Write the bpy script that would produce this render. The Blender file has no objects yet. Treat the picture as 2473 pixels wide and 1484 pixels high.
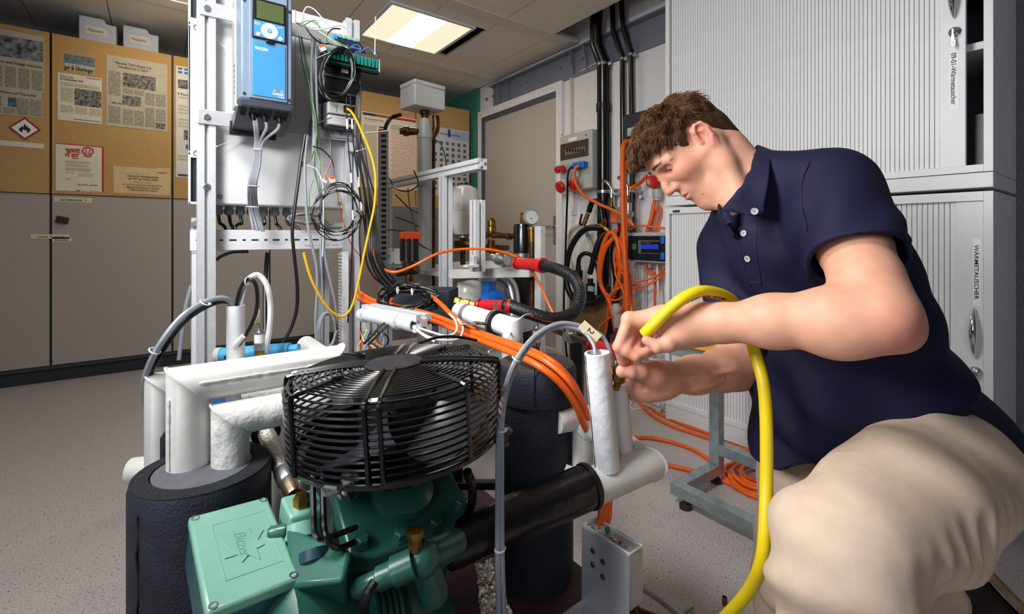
import bpy, math, random
import numpy as np
from mathutils import Vector as V, Matrix
random.seed(7)
scene = bpy.context.scene
COL = scene.collection
# ------------------------------------------------------------------ camera
FPX, HOR, CXP, EYE, YAW = 1139.0, 570.0, 1236.5, 0.95, math.radians(36.76)
cam_d = bpy.data.cameras.new('camera'); cam = bpy.data.objects.new('camera', cam_d); COL.objects.link(cam)
cam.location = (0, 0, EYE); cam.rotation_euler = (math.pi/2, 0, -YAW)
cam_d.sensor_width = 36; cam_d.lens = 36*FPX/2473; cam_d.shift_y = (HOR-742)/2473; cam_d.clip_start = .02
scene.camera = cam
# ------------------------------------------------------------------ light
w = bpy.data.worlds.new('world'); scene.world = w; w.use_nodes = True
w.node_tree.nodes['Background'].inputs[0].default_value = (.32, .40, .62, 1)
w.node_tree.nodes['Background'].inputs[1].default_value = .13
scene.view_settings.view_transform = 'Standard'; scene.view_settings.look = 'None'
scene.view_settings.exposure = 0.22; scene.view_settings.gamma = 1.0
def area(name, loc, target, size, power, color=(1, 1, 1), sy=None, spread=180):
    l = bpy.data.lights.new(name, 'AREA'); l.energy = power; l.color = color; l.size = size
    l.spread = math.radians(spread)
    if sy: l.shape = 'RECTANGLE'; l.size_y = sy
    o = bpy.data.objects.new(name, l); COL.objects.link(o); o.location = loc
    d = V(target)-V(loc); o.rotation_euler = d.to_track_quat('-Z', 'Y').to_euler()
    return o
area('studio_key_light', (-.62, .80, 1.42), (.95, .62, .98), .50, 8.2, (1, .985, .96), None, 104)
area('rack_fill_light', (-.75, .45, 1.75), (.36, 1.8, 1.32), .40, 3.4, (1, .99, .97), None, 66)  # added fill, aimed at the rack alone to brighten it
area('studio_top_light', (-.35, .92, 2.36), (.50, 1.15, .8), .55, 25, (1, .99, .97), None, 160)
area('ceiling_lamp_light', (1.515, 3.21, 2.43), (1.515, 3.21, 0), .42, 6.0, (1, .87, .68))
area('pinboard_fill_light', (.05, 3.45, 2.43), (.12, 4.2, 1.95), .3, 3.4, (1, .86, .66), None, 120)  # added light without a fixture, out of view, brightens the left pinboards
area('cool_fill_light', (-2.6, -1.4, 1.7), (1.2, 1.6, 1.0), 1.3, 17, (.76, .85, 1), 1.2)  # added bluish fill from behind the camera, no window there
# ------------------------------------------------------------------ geometry helpers
SA, CA = math.sin(YAW), math.cos(YAW)
RT, FW, UP = V((CA, -SA, 0)), V((SA, CA, 0)), V((0, 0, 1))
def C3(X, Y, d): return RT*X + FW*d + V((0, 0, EYE+Y))
def P(px, py, d): return C3((px-CXP)/FPX*d, (HOR-py)/FPX*d, d)
def _ray(px, py): return RT*((px-CXP)/FPX) + FW + UP*((HOR-py)/FPX)
def PY(px, py, y): r = _ray(px, py); k = y/r.y; return r*k + V((0, 0, EYE))
def PXX(px, py, x): r = _ray(px, py); k = x/r.x; return r*k + V((0, 0, EYE))
def PZ(px, py, z): r = _ray(px, py); k = (z-EYE)/r.z; return r*k + V((0, 0, EYE))
def cdir(X, Y, Z): return RT*X + UP*Y - FW*Z      # Z towards the camera
def basis(x=None, z=None):
    if z is None:
        x = V(x).normalized(); t = V((0, 0, 1)) if abs(x.z) < .95 else V((0, 1, 0))
        y = t.cross(x).normalized(); z = x.cross(y)
    else:
        z = V(z).normalized()
        if x is None: x = V((1, 0, 0)) if abs(z.x) < .9 else V((0, 1, 0))
        x = (V(x)-z*V(x).dot(z)).normalized(); y = z.cross(x)
    return Matrix((x, y, z)).transposed()
def cr(pts, seg=8, closed=False):
    pts = [V(p) for p in pts]; n = len(pts); out = []
    if n < 3 and not closed: return pts
    rng = range(n) if closed else range(n-1)
    for i in rng:
        p1, p2 = pts[i], pts[(i+1) % n]
        p0 = pts[(i-1) % n] if (closed or i > 0) else p1*2-p2
        p3 = pts[(i+2) % n] if (closed or i+2 < n) else p2*2-p1
        for k in range(seg):
            t = k/seg
            out.append(.5*((2*p1)+(p2-p0)*t+(2*p0-5*p1+4*p2-p3)*t*t+(3*p1-p0-3*p2+p3)*t**3))
    if not closed: out.append(pts[-1])
    return out
class MB:
    def __init__(s): s.v = []; s.f = []
    def add(s, vs, fs):
        b = len(s.v); s.v += [V(q) for q in vs]; s.f += [tuple(b+i for i in f) for f in fs]; return s
    def box(s, c, sz, R=None):
        hx, hy, hz = sz[0]/2, sz[1]/2, sz[2]/2; c = V(c)
        vs = [V((x, y, z)) for x in (-hx, hx) for y in (-hy, hy) for z in (-hz, hz)]
        if R is not None: vs = [R @ q for q in vs]
        return s.add([c+q for q in vs], [(0, 1, 3, 2), (4, 6, 7, 5), (0, 4, 5, 1), (2, 3, 7, 6), (0, 2, 6, 4), (1, 5, 7, 3)])
    def bx(s, lo, hi):
        lo, hi = V(lo), V(hi); return s.box((lo+hi)/2, [abs(a) for a in hi-lo])
    def bar(s, p0, p1, w, h, up=None):
        p0, p1 = V(p0), V(p1); d = p1-p0
        if up is None: R = basis(x=d)
        else:
            x = d.normalized(); z = (V(up)-x*V(up).dot(x)).normalized(); R = Matrix((x, z.cross(x), z)).transposed()
        return s.box((p0+p1)/2, (d.length, w, h), R)
    def cyl(s, p0, p1, r0, r1=None, n=16, cap=True):
        p0, p1 = V(p0), V(p1); r1 = r0 if r1 is None else r1; R = basis(z=p1-p0)
        vs = []
        for p, r in ((p0, r0), (p1, r1)):
            vs += [p + R @ V((r*math.cos(2*math.pi*i/n), r*math.sin(2*math.pi*i/n), 0)) for i in range(n)]
        fs = [(i, (i+1) % n, n+(i+1) % n, n+i) for i in range(n)]
        if cap: fs += [tuple(range(n-1, -1, -1)), tuple(range(n, 2*n))]
        return s.add(vs, fs)
    def lathe(s, prof, o, axis=(0, 0, 1), n=24, x=None, sy=1.0):
        o = V(o); R = basis(z=axis, x=x); vs = []; fs = []
        for r, h in prof:
            vs += [o + R @ V((r*math.cos(2*math.pi*i/n), sy*r*math.sin(2*math.pi*i/n), h)) for i in range(n)]
        for k in range(len(prof)-1):
            fs += [(k*n+i, k*n+(i+1) % n, (k+1)*n+(i+1) % n, (k+1)*n+i) for i in range(n)]
        fs += [tuple(range(n-1, -1, -1)), tuple(range((len(prof)-1)*n, len(prof)*n))]
        return s.add(vs, fs)
    def tube(s, pts, r, n=8, closed=False, flat=1.0):
        pts = [V(p) for p in pts]; m = len(pts); vs = []; fs = []
        rr = r if isinstance(r, (list, tuple)) else [r]*m
        T = []
        for i in range(m):
            a = pts[(i-1) % m] if (closed or i) else pts[0]; b = pts[(i+1) % m] if (closed or i < m-1) else pts[-1]
            d = (b-a); T.append(d.normalized() if d.length > 1e-9 else V((0, 0, 1)))
        t0 = T[0]; N = V((0, 0, 1)).cross(t0)
        if N.length < .1: N = V((1, 0, 0)).cross(t0)
        N.normalize()
        for i in range(m):
            if i:
                N = N - T[i]*N.dot(T[i])
                if N.length < 1e-6: N = V((1, 0, 0)).cross(T[i])
                N.normalize()
            B = T[i].cross(N)
            vs += [pts[i] + (N*math.cos(2*math.pi*k/n) + B*math.sin(2*math.pi*k/n)*flat)*rr[i] for k in range(n)]
        for i in range(m if closed else m-1):
            j = (i+1) % m
            fs += [(i*n+k, i*n+(k+1) % n, j*n+(k+1) % n, j*n+k) for k in range(n)]
        if not closed: fs += [tuple(range(n-1, -1, -1)), tuple(range((m-1)*n, m*n))]
        return s.add(vs, fs)
    def pipe(s, pts, r, n=20):                                 # straight runs with true mitred corners
        pts = [V(p) for p in pts]; m = len(pts); ds = [(pts[i+1]-pts[i]).normalized() for i in range(m-1)]
        B = basis(z=ds[0]); ring = [B @ V((r*math.cos(2*math.pi*k/n), r*math.sin(2*math.pi*k/n), 0)) for k in range(n)]
        vs = [pts[0]+q for q in ring]; cur = [pts[0]+q for q in ring]
        for i in range(1, m):
            nb = (ds[i-1]+ds[i]).normalized() if i < m-1 else ds[-1]
            cur = [q + ds[i-1]*((pts[i]-q).dot(nb)/ds[i-1].dot(nb)) for q in cur]; vs += cur
        fs = [(i*n+k, i*n+(k+1) % n, (i+1)*n+(k+1) % n, (i+1)*n+k) for i in range(m-1) for k in range(n)]
        return s.add(vs, fs+[tuple(range(n-1, -1, -1)), tuple(range((m-1)*n, m*n))])
    def ring(s, c, R_, r, axis=(0, 0, 1), n=40, m=6, x=None):
        B = basis(z=axis, x=x); c = V(c)
        return s.tube([c + B @ V((R_*math.cos(2*math.pi*i/n), R_*math.sin(2*math.pi*i/n), 0)) for i in range(n)], r, m, True)
    def sph(s, c, r, n=16, m=10, R=None):
        r = (r, r, r) if not hasattr(r, '__len__') else r; c = V(c); vs = []; fs = []
        for j in range(1, m):
            a = math.pi*j/m
            for i in range(n):
                b = 2*math.pi*i/n; q = V((r[0]*math.sin(a)*math.cos(b), r[1]*math.sin(a)*math.sin(b), r[2]*math.cos(a)))
                vs.append(c + (R @ q if R is not None else q))
        t = V((0, 0, r[2])); t = R @ t if R is not None else t
        vs += [c+t, c-t]; T = len(vs)-2
        for j in range(m-2):
            fs += [(j*n+i, j*n+(i+1) % n, (j+1)*n+(i+1) % n, (j+1)*n+i) for i in range(n)]
        fs += [(T, (i+1) % n, i) for i in range(n)] + [(T+1, (m-2)*n+i, (m-2)*n+(i+1) % n) for i in range(n)]
        return s.add(vs, fs)
    def prism(s, poly, o, ux, uy, dv):
        o, ux, uy, dv = V(o), V(ux), V(uy), V(dv); n = len(poly)
        a = [o+ux*x+uy*y for x, y in poly]
        return s.add(a+[q+dv for q in a], [tuple(range(n-1, -1, -1)), tuple(range(n, 2*n))]+[(i, (i+1) % n, n+(i+1) % n, n+i) for i in range(n)])
    def frame(s, o, ux, uy, dv, x0, x1, y0, y1, t):          # a rectangular frame, t thick
        for p in (((x0, y0), (x1, y0), (x1, y0+t), (x0, y0+t)), ((x0, y1-t), (x1, y1-t), (x1, y1), (x0, y1)),
                  ((x0, y0+t), (x0+t, y0+t), (x0+t, y1-t), (x0, y1-t)), ((x1-t, y0+t), (x1, y0+t), (x1, y1-t), (x1-t, y1-t))):
            s.prism(p, o, ux, uy, dv)
        return s
ORI = {}
def build(name, mb, mat, parent=None, loc=None, bevel=0, smooth=True, ang=38):
    me = bpy.data.meshes.new(name)
    if parent is not None: o0 = ORI[parent.name]
    elif loc is not None: o0 = V(loc)
    else:
        lo = V([min(q[i] for q in mb.v) for i in range(3)]); hi = V([max(q[i] for q in mb.v) for i in range(3)])
        o0 = V(((lo.x+hi.x)/2, (lo.y+hi.y)/2, lo.z))
    me.from_pydata([tuple(q-o0) for q in mb.v], [], mb.f); me.update()
    me.materials.append(mat)
    if smooth: me.shade_smooth(); me.set_sharp_from_angle(angle=math.radians(ang))
    ob = bpy.data.objects.new(name, me); COL.objects.link(ob)
    if parent is not None: ob.parent = parent
    else: ob.location = o0
    ORI[ob.name] = o0
    if bevel:
        m = ob.modifiers.new('bevel', 'BEVEL'); m.width = bevel; m.segments = 2; m.limit_method = 'ANGLE'; m.angle_limit = math.radians(40)
    return ob
def tag(o, label, cat, group=None, kind=None):
    o['label'] = label; o['category'] = cat
    if group: o['group'] = group
    if kind: o['kind'] = kind
    return o
def thing(name, label, cat, loc, group=None):
    o = bpy.data.objects.new(name, None); COL.objects.link(o); o.location = loc; o.empty_display_size = .05
    ORI[o.name] = V(loc); return tag(o, label, cat, group)
def struct(name, mb, mat, parent=None, **k):
    o = build(name, mb, mat, parent, **k)
    if parent is None: o['kind'] = 'structure'
    return o
def inst(src, name, off, parent):               # a further part sharing its mesh
    o = bpy.data.objects.new(name, src.data); COL.objects.link(o); o.parent = parent; o.location = src.location + V(off)
    ORI[o.name] = ORI[src.name]
    for m in src.modifiers:
        n = o.modifiers.new(m.name, m.type)
        if m.type == 'BEVEL': n.width = m.width; n.segments = m.segments; n.limit_method = m.limit_method; n.angle_limit = m.angle_limit
    return o
def text(name, s, o, ux, uy, size, mat, parent, fit=None, ext=.0004, bold=0, shear=0, align='LEFT'):
    c = bpy.data.curves.new(name, 'FONT'); c.body = s; c.size = 1; c.extrude = 0; c.offset = bold; c.shear = shear; c.align_x = align
    c.resolution_u = 3
    t = bpy.data.objects.new('tmp_text', c); COL.objects.link(t)
    dg = bpy.context.evaluated_depsgraph_get(); dg.update()
    me = bpy.data.meshes.new_from_object(t.evaluated_get(dg)); bpy.data.objects.remove(t); bpy.data.curves.remove(c)
    vs = [q.co.copy() for q in me.vertices]; fs = [tuple(p.vertices) for p in me.polygons]; bpy.data.meshes.remove(me)
    if not vs: return None
    x0 = min(q.x for q in vs); x1 = max(q.x for q in vs)
    sx = size if fit is None else fit/(x1-x0)
    if fit is not None and align == 'LEFT': off = x0
    else: off = 0
    ux, uy = V(ux).normalized(), V(uy).normalized(); nn = ux.cross(uy)
    mb = MB(); mb.add([V(o)+ux*((q.x-off)*sx)+uy*(q.y*size)+nn*ext for q in vs], fs)
    return build(name, mb, mat, parent, smooth=False)
# ------------------------------------------------------------------ materials
def lin(c):
    return tuple(((x/255)/12.92 if x/255 <= .04045 else ((x/255+.055)/1.055)**2.4) for x in c)
MATS = {}
def pm(name, rgb, rough=.5, metal=0, var=.06, sc=25, bump=0, bsc=60, rgb2=None, coat=0, sss=0, trans=0, alpha=1, emit=0, spec=.5, stretch=None):
    if name in MATS: return MATS[name]
    m = bpy.data.materials.new(name); m.use_nodes = True; nt = m.node_tree; b = nt.nodes['Principled BSDF']
    c1 = lin(rgb); c2 = lin(rgb2) if rgb2 else tuple(x*(1-var*2) for x in c1)
    tc = nt.nodes.new('ShaderNodeTexCoord'); src = tc.outputs['Object']
    if stretch:
        mp = nt.nodes.new('ShaderNodeMapping'); mp.inputs['Scale'].default_value = stretch; nt.links.new(src, mp.inputs[0]); src = mp.outputs[0]
    if var or rgb2:
        no = nt.nodes.new('ShaderNodeTexNoise'); no.inputs['Scale'].default_value = sc; no.inputs['Detail'].default_value = 4
        nt.links.new(src, no.inputs['Vector'])
        r = nt.nodes.new('ShaderNodeValToRGB'); r.color_ramp.elements[0].position = .35; r.color_ramp.elements[1].position = .65
        r.color_ramp.elements[0].color = (*c2, 1); r.color_ramp.elements[1].color = (*c1, 1)
        nt.links.new(no.outputs['Fac'], r.inputs[0]); nt.links.new(r.outputs[0], b.inputs['Base Color'])
    else: b.inputs['Base Color'].default_value = (*c1, 1)
    b.inputs['Roughness'].default_value = rough; b.inputs['Metallic'].default_value = metal
    b.inputs['Specular IOR Level'].default_value = spec
    if coat: b.inputs['Coat Weight'].default_value = coat; b.inputs['Coat Roughness'].default_value = .12
    if sss: b.inputs['Subsurface Weight'].default_value = sss; b.inputs['Subsurface Radius'].default_value = (.012, .004, .002); b.inputs['Subsurface Scale'].default_value = .35
    if trans: b.inputs['Transmission Weight'].default_value = trans
    if alpha < 1: b.inputs['Alpha'].default_value = alpha
    if emit: b.inputs['Emission Color'].default_value = (*c1, 1); b.inputs['Emission Strength'].default_value = emit
    if bump:
        n2 = nt.nodes.new('ShaderNodeTexNoise'); n2.inputs['Scale'].default_value = bsc; n2.inputs['Detail'].default_value = 3
        nt.links.new(src, n2.inputs['Vector'])
        bp = nt.nodes.new('ShaderNodeBump'); bp.inputs['Strength'].default_value = bump; bp.inputs['Distance'].default_value = .01
        nt.links.new(n2.outputs['Fac'], bp.inputs['Height']); nt.links.new(bp.outputs[0], b.inputs['Normal'])
    MATS[name] = m; return m
def mat_floor():
    m = bpy.data.materials.new('floor_vinyl'); m.use_nodes = True; nt = m.node_tree; b = nt.nodes['Principled BSDF']
    tc = nt.nodes.new('ShaderNodeTexCoord')
    def noise(s, d=2):
        n = nt.nodes.new('ShaderNodeTexNoise'); n.inputs['Scale'].default_value = s; n.inputs['Detail'].default_value = d
        nt.links.new(tc.outputs['Object'], n.inputs['Vector']); return n.outputs['Fac']
    def ramp(f, p0, c0, p1, c1):
        r = nt.nodes.new('ShaderNodeValToRGB'); e = r.color_ramp.elements
        e[0].position = p0; e[0].color = (*lin(c0), 1); e[1].position = p1; e[1].color = (*lin(c1), 1); nt.links.new(f, r.inputs[0]); return r.outputs[0]
    def mix(f, a, c, mode='MIX'):
        x = nt.nodes.new('ShaderNodeMix'); x.data_type = 'RGBA'; x.blend_type = mode
        if isinstance(f, float): x.inputs[0].default_value = f
        else: nt.links.new(f, x.inputs[0])
        nt.links.new(a, x.inputs[6]); nt.links.new(c, x.inputs[7]); return x.outputs[2]
    base = ramp(noise(220, 3), .38, (172, 165, 163), .62, (202, 195, 193))
    spk = ramp(noise(150, 1), .30, (255, 255, 255), .33, (0, 0, 0))
    dark = ramp(noise(2, 1), 0, (84, 78, 76), 1, (84, 78, 76))
    c = mix(spk, base, dark)
    spl = ramp(noise(190, 1), .68, (0, 0, 0), .71, (255, 255, 255)); lite = ramp(noise(2), 0, (220, 214, 210), 1, (220, 214, 210))
    c = mix(spl, c, lite)
    nt.links.new(c, b.inputs['Base Color']); b.inputs['Roughness'].default_value = .42
    return m
def mat_text(name, ink, paper, line=110, wsc=160, rough=.7, thick=.5, ax='XZ'):          # flat print: rows of small type
    m = bpy.data.materials.new(name); m.use_nodes = True; nt = m.node_tree; b = nt.nodes['Principled BSDF']
    tc = nt.nodes.new('ShaderNodeTexCoord'); sp = nt.nodes.new('ShaderNodeSeparateXYZ'); nt.links.new(tc.outputs['Object'], sp.inputs[0])
    def mth(op, a, v=None):
        n = nt.nodes.new('ShaderNodeMath'); n.operation = op
        nt.links.new(a, n.inputs[0])
        if v is not None:
            if isinstance(v, (int, float)): n.inputs[1].default_value = v
            else: nt.links.new(v, n.inputs[1])
        return n.outputs[0]
    zz = mth('MULTIPLY', sp.outputs[ax[1]], line); fr = mth('FRACT', zz); on = mth('LESS_THAN', fr, thick); fl = mth('FLOOR', zz)
    cb = nt.nodes.new('ShaderNodeCombineXYZ'); nt.links.new(mth('MULTIPLY', sp.outputs[ax[0]], wsc), cb.inputs[0]); nt.links.new(mth('MULTIPLY', fl, 7.3), cb.inputs[1])
    no = nt.nodes.new('ShaderNodeTexNoise'); no.inputs['Scale'].default_value = 1; nt.links.new(cb.outputs[0], no.inputs['Vector'])
    wd = mth('GREATER_THAN', no.outputs['Fac'], .43); f = mth('MULTIPLY', on, wd)
    x = nt.nodes.new('ShaderNodeMix'); x.data_type = 'RGBA'; nt.links.new(f, x.inputs[0])
    x.inputs[6].default_value = (*lin(paper), 1); x.inputs[7].default_value = (*lin(ink), 1)
    nt.links.new(x.outputs[2], b.inputs['Base Color']); b.inputs['Roughness'].default_value = rough
    return m
WHITE = pm('white_painted_steel', (222, 224, 226), .45, var=.02)
PVC = pm('white_pvc', (232, 233, 236), .38, var=.02)
WRAP = pm('white_pipe_wrap', (232, 231, 227), .42, var=.05, sc=9, bump=.25, bsc=14)
WRAP2 = pm('white_pipe_wrap_wrinkled', (226, 225, 222), .36, var=.06, sc=12, bump=.7, bsc=28)
ALU = pm('anodised_aluminium', (226, 229, 233), .38, .25, var=.04, sc=40)
ALUP = pm('brushed_aluminium_plate', (212, 214, 218), .30, .40, var=.06, sc=60, stretch=(1, 1, 8))
GALV = pm('galvanised_steel', (168, 180, 184), .36, .6, var=.14, sc=30)
STEEL = pm('zinc_steel', (190, 192, 195), .28, .95, var=.08)
CHROME = pm('chrome', (225, 228, 232), .08, 1, var=0)
BLACK = pm('black_plastic', (16, 17, 21), .38, var=.05)
BLACKG = pm('black_gloss_paint', (9, 10, 13), .22, var=.03, coat=.3)
FOAM = pm('black_foam_insulation', (36, 42, 56), .66, var=.25, sc=22, bump=.25, bsc=240)
FOAMC = pm('cut_foam_edge', (44, 46, 52), .95, var=.35, sc=300, bump=.8, bsc=500)
RUBB = pm('black_cable_jacket', (14, 15, 19), .33, var=.05)
GREYC = pm('grey_cable_jacket', (150, 154, 164), .42, var=.04)
WHITEC = pm('white_cable_jacket', (226, 226, 228), .4, var=.03)
ORANGE = pm('orange_cable_jacket', (242, 100, 22), .36, var=.05, sc=8)
YELLOW = pm('yellow_hose_rubber', (232, 206, 22), .40, var=.05, sc=8)
YCAB = pm('yellow_patch_cable', (238, 190, 30), .4, var=.03)
REDC = pm('red_wire', (205, 30, 34), .4, var=.03)
GREENC = pm('green_wire', (36, 132, 52), .4, var=.03)
GYC = pm('green_yellow_wire', (150, 196, 92), .4, var=.2, sc=40)
BLUEC = pm('blue_wire', (72, 150, 220), .4, var=.03)
BROWNC = pm('brown_wire', (112, 66, 44), .4, var=.03)
TIE = pm('white_nylon', (236, 236, 236), .4, var=0)
TAPE = pm('masking_tape', (222, 210, 176), .6, var=.05)
BRASS = pm('aged_brass', (168, 128, 62), .32, .9, var=.3, sc=40)
BRASSD = pm('dark_bronze', (112, 80, 52), .42, .85, var=.35, sc=30)
RED = pm('red_plastic', (200, 28, 32), .34, var=.05)
BLUE = pm('blue_plastic', (30, 110, 205), .35, var=.05)
GREEN = pm('green_paint', (44, 100, 88), .33, var=.10, sc=18, coat=.2)
GREENL = pm('light_green_paint', (122, 172, 156), .30, var=.05, sc=14, coat=.15)
GREENB = pm('green_terminal_plastic', (24, 128, 116), .4, var=.08)
DGREY = pm('dark_grey_plastic', (58, 62, 70), .45, var=.05)
MGREY = pm('mid_grey_plastic', (128, 132, 138), .45, var=.04)
LGREY = pm('light_grey_plastic', (186, 188, 184), .45, var=.03)
FOIL = pm('crumpled_foil', (222, 220, 216), .22, .95, var=.08, sc=24, bump=.25, bsc=50)
SCREEN = pm('lcd_glass', (86, 98, 62), .18, var=.1, sc=8)
VBLUE = pm('sky_blue_front', (66, 140, 205), .36, var=.02)
VGREY = pm('blue_grey_housing', (124, 142, 164), .42, var=.03)
INKB = pm('black_print', (24, 24, 30), .6, var=0)
INKW = pm('white_print', (240, 242, 244), .6, var=0)
INKR = pm('red_print', (190, 40, 48), .6, var=0)
INKG = pm('green_print', (60, 160, 90), .6, var=0)
INKO = pm('orange_print', (236, 150, 50), .6, var=0)
WOOD = pm('oak_board', (214, 156, 70), .4, var=.12, sc=14, stretch=(1, 8, 8))
LAPTOP = pm('maroon_phenolic_board', (74, 42, 50), .55, var=.3, sc=260, bump=.3, bsc=300)
PAPER = pm('paper', (228, 222, 206), .75, var=.04)
NEWS = pm('newsprint', (196, 188, 168), .8, var=.06)
CORK = pm('tan_pinboard_felt', (196, 158, 100), .9, var=.06, sc=120, bump=.2, bsc=300)
DOORG = pm('grey_cabinet_laminate', (172, 163, 154), .5, var=.05, sc=160, stretch=(6, 6, 1))
TAMB = pm('light_grey_tambour', (226, 228, 229), .42, var=.015)
CABG = pm('light_grey_cabinet_steel', (226, 229, 231), .40, var=.015)
DARK = pm('dark_void', (14, 15, 18), .9, var=0)
# ================================================================== the room
CEILZ, XW, YB = 2.47, 2.65, 4.2
struct('floor', MB().bx((-3.2, -2.4, -.1), (XW+.1, 4.9, 0)), mat_floor())
PLASTER = pm('white_plaster', (236, 235, 236), .85, var=.03, bump=.15, bsc=150)
PLASTG = pm('rough_grey_plaster', (150, 152, 160), .9, var=.06, bump=.8, bsc=120)
struct('wall_back', MB().bx((-3.2, 4.8, 0), (XW+.1, 4.9, 2.9)), pm('dim_wall_paint', (120, 122, 130), .85))
wr = struct('wall_right', MB().bx((XW, .85, 0), (XW+.1, 4.8, 2.9)), PLASTER)
struct('wall_right_end', MB().bx((XW, -2.4, 0), (XW+.1, .85, 2.9)), PLASTG)
struct('wall_left', MB().bx((-3.3, -2.4, 0), (-3.2, 4.9, 2.9)), PLASTG)
struct('wall_rear', MB().bx((-3.3, -2.5, 0), (XW+.1, -2.4, 2.9)), PLASTG)
struct('baseboard_right', MB().bx((XW-.012, -2.4, 0), (XW, .85, .07)), pm('grey_baseboard', (120, 123, 130), .5), bevel=.002)
TEAL = pm('teal_panel_paint', (70, 140, 124), .5)
struct('trim_1', MB().bx((XW-.035, PXX(1160, 400, XW).y, 0), (XW, 4.8, CEILZ)), TEAL)
# ceiling: void above, broad rails and planks
VOID = pm('dark_ceiling_void', (60, 58, 58), .9)
ce = struct('ceiling', MB().bx((-3.2, -2.4, 2.80), (XW+.1, 4.9, 2.9)), VOID)
CEILM = pm('ceiling_plank_enamel', (240, 234, 222), .55, var=.02)
RAILM = pm('ceiling_rail_enamel', (226, 220, 212), .5, var=.02)
rails = [-1.65, -.56, .53, 1.62, 2.71, 3.80]
for y in rails:
    build('ceiling_rail', MB().bx((-3.2, y-.06, CEILZ-.006), (XW-.02, y+.06, CEILZ+.03)), RAILM, ce)
rows = [(-2.4, -1.71)] + [(a+.06, b-.06) for a, b in zip(rails, rails[1:])] + [(3.86, 4.8)]
xs = [1.94+.443*k for k in range(-11, 3)]
for (y0, y1) in rows:
    first = None
    for a, b in zip(xs, xs[1:]):
        b2 = min(b, XW-.02)
        if b2-a < .05: continue
        if b > 2.4 and y1 < 2.7: continue                     # open strip over the pipes
        if y0 < 3.2 < y1 and 1.3 < (a+b)/2 < 1.8:             # lamp sits here
            build('ceiling_plank', MB().bx((a+.003, y0, CEILZ), (b-.003, 2.9, CEILZ+.02)), CEILM, ce)
            build('ceiling_plank', MB().bx((a+.003, 3.53, CEILZ), (b-.003, y1, CEILZ+.02)), CEILM, ce)
            continue
        build('ceiling_plank', MB().bx((a+.003, y0, CEILZ), (b2-.003, y1, CEILZ+.02)), CEILM, ce)
# lit ceiling lamp
def ceiling_lamp(x0, x1, y0, y1, label):
    t = thing('ceiling_lamp', label, 'ceiling light', ((x0+x1)/2, (y0+y1)/2, CEILZ-.02))
    z = CEILZ-.016
    build('lamp_frame', MB().frame((0, 0, z), (1, 0, 0), (0, 1, 0), (0, 0, .03), x0, x1, y0, y1, .022), WHITE, t)
    gl = pm('glowing_diffuser', (255, 246, 224), .5, var=0, emit=2.6); gs = pm('dim_perforated_reflector', (255, 240, 210), .5, var=0, emit=.75)
    xa, xb = x0+.022, x1-.022; q = (xb-xa)/3
    build('reflector', MB().bx((xa, y0+.022, z+.006), (xa+q-.006, y1-.022, z+.012)), gs, t)
    build('diffuser', MB().bx((xa+q+.006, y0+.022, z+.004), (xb-q, y1-.022, z+.012)), gl, t)
    build('reflector', MB().bx((xb-q, y0+.022, z+.006), (xb, y1-.022, z+.012)), gs, t)
ceiling_lamp(1.19, 1.84, 2.90, 3.53, 'square recessed ceiling lamp, lit, with bright middle strip')
# steel beam along the right wall
BEAM = pm('blue_grey_steel_paint', (122, 126, 140), .45, var=.04)
bz0, bz1 = PXX(1300, 221, XW).z, PXX(1300, 165, XW).z
bm = struct('trim_2', MB().bx((XW-.02, .9, bz0), (XW, 3.83, bz1)).bx((XW-.075, .9, bz1-.012), (XW, 3.83, bz1)), BEAM)
for px in (1215, 1236, 1392, 1424):
    y = PXX(px, 180, XW).y
    build('gusset', MB().prism([(0, 0), (.055, 0), (.012, -.17), (0, -.17)], (XW-.02, y, bz1-.012), (-1, 0, 0), (0, 0, 1), (0, .008, 0)), BEAM, bm)
for px in (1180, 1196, 1262, 1278, 1358, 1383, 1411, 1472):
    p = PXX(px, 180, XW); build('bolt', MB().lathe([(.014, 0), (.014, .006), (.009, .007), (.009, .016)], (XW-.02, p.y, (bz0+bz1)/2+.01), (-1, 0, 0), 8), BEAM, bm)
# door in the right wall
FR = pm('dark_blue_grey_door_frame', (84, 88, 104), .45); LEAF = pm('beige_grey_door_leaf', (188, 181, 172), .5, var=.03, sc=90, stretch=(6, 6, 1))
y0, y1 = PXX(1357, 300, XW).y, PXX(1168, 300, XW).y; zt = PXX(1357, 218, XW).z
struct('trim_3', MB().frame((XW-.03, 0, 0), (0, 1, 0), (0, 0, 1), (.04, 0, 0), y0-.03, y1+.07, -.06, zt+.07, .07), PLASTER)
d1 = struct('door_1', MB().bx((XW-.012, y0+.045, .01), (XW+.02, y1-.03, zt-.045)), LEAF)
build('door_frame', MB().frame((XW-.026, 0, 0), (0, 1, 0), (0, 0, 1), (.03, 0, 0), y0, y1, -.05, zt, .045), FR, d1)
hp = PXX(1341, 556, XW-.012)
build('handle_plate', MB().bx((hp.x-.008, hp.y-.02, hp.z-.12), (hp.x, hp.y+.02, hp.z+.12)), STEEL, d1, bevel=.002)
build('lever', MB().tube([(hp.x, hp.y, hp.z+.03), (hp.x-.05, hp.y, hp.z+.03), (hp.x-.055, hp.y+.13, hp.z+.03)], .010, 8), STEEL, d1)
for z in (1.62, .25):
    build('hinge', MB().cyl((XW-.03, y1-.02, z), (XW-.03, y1-.02, z+.11), .012), STEEL, d1)
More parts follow.
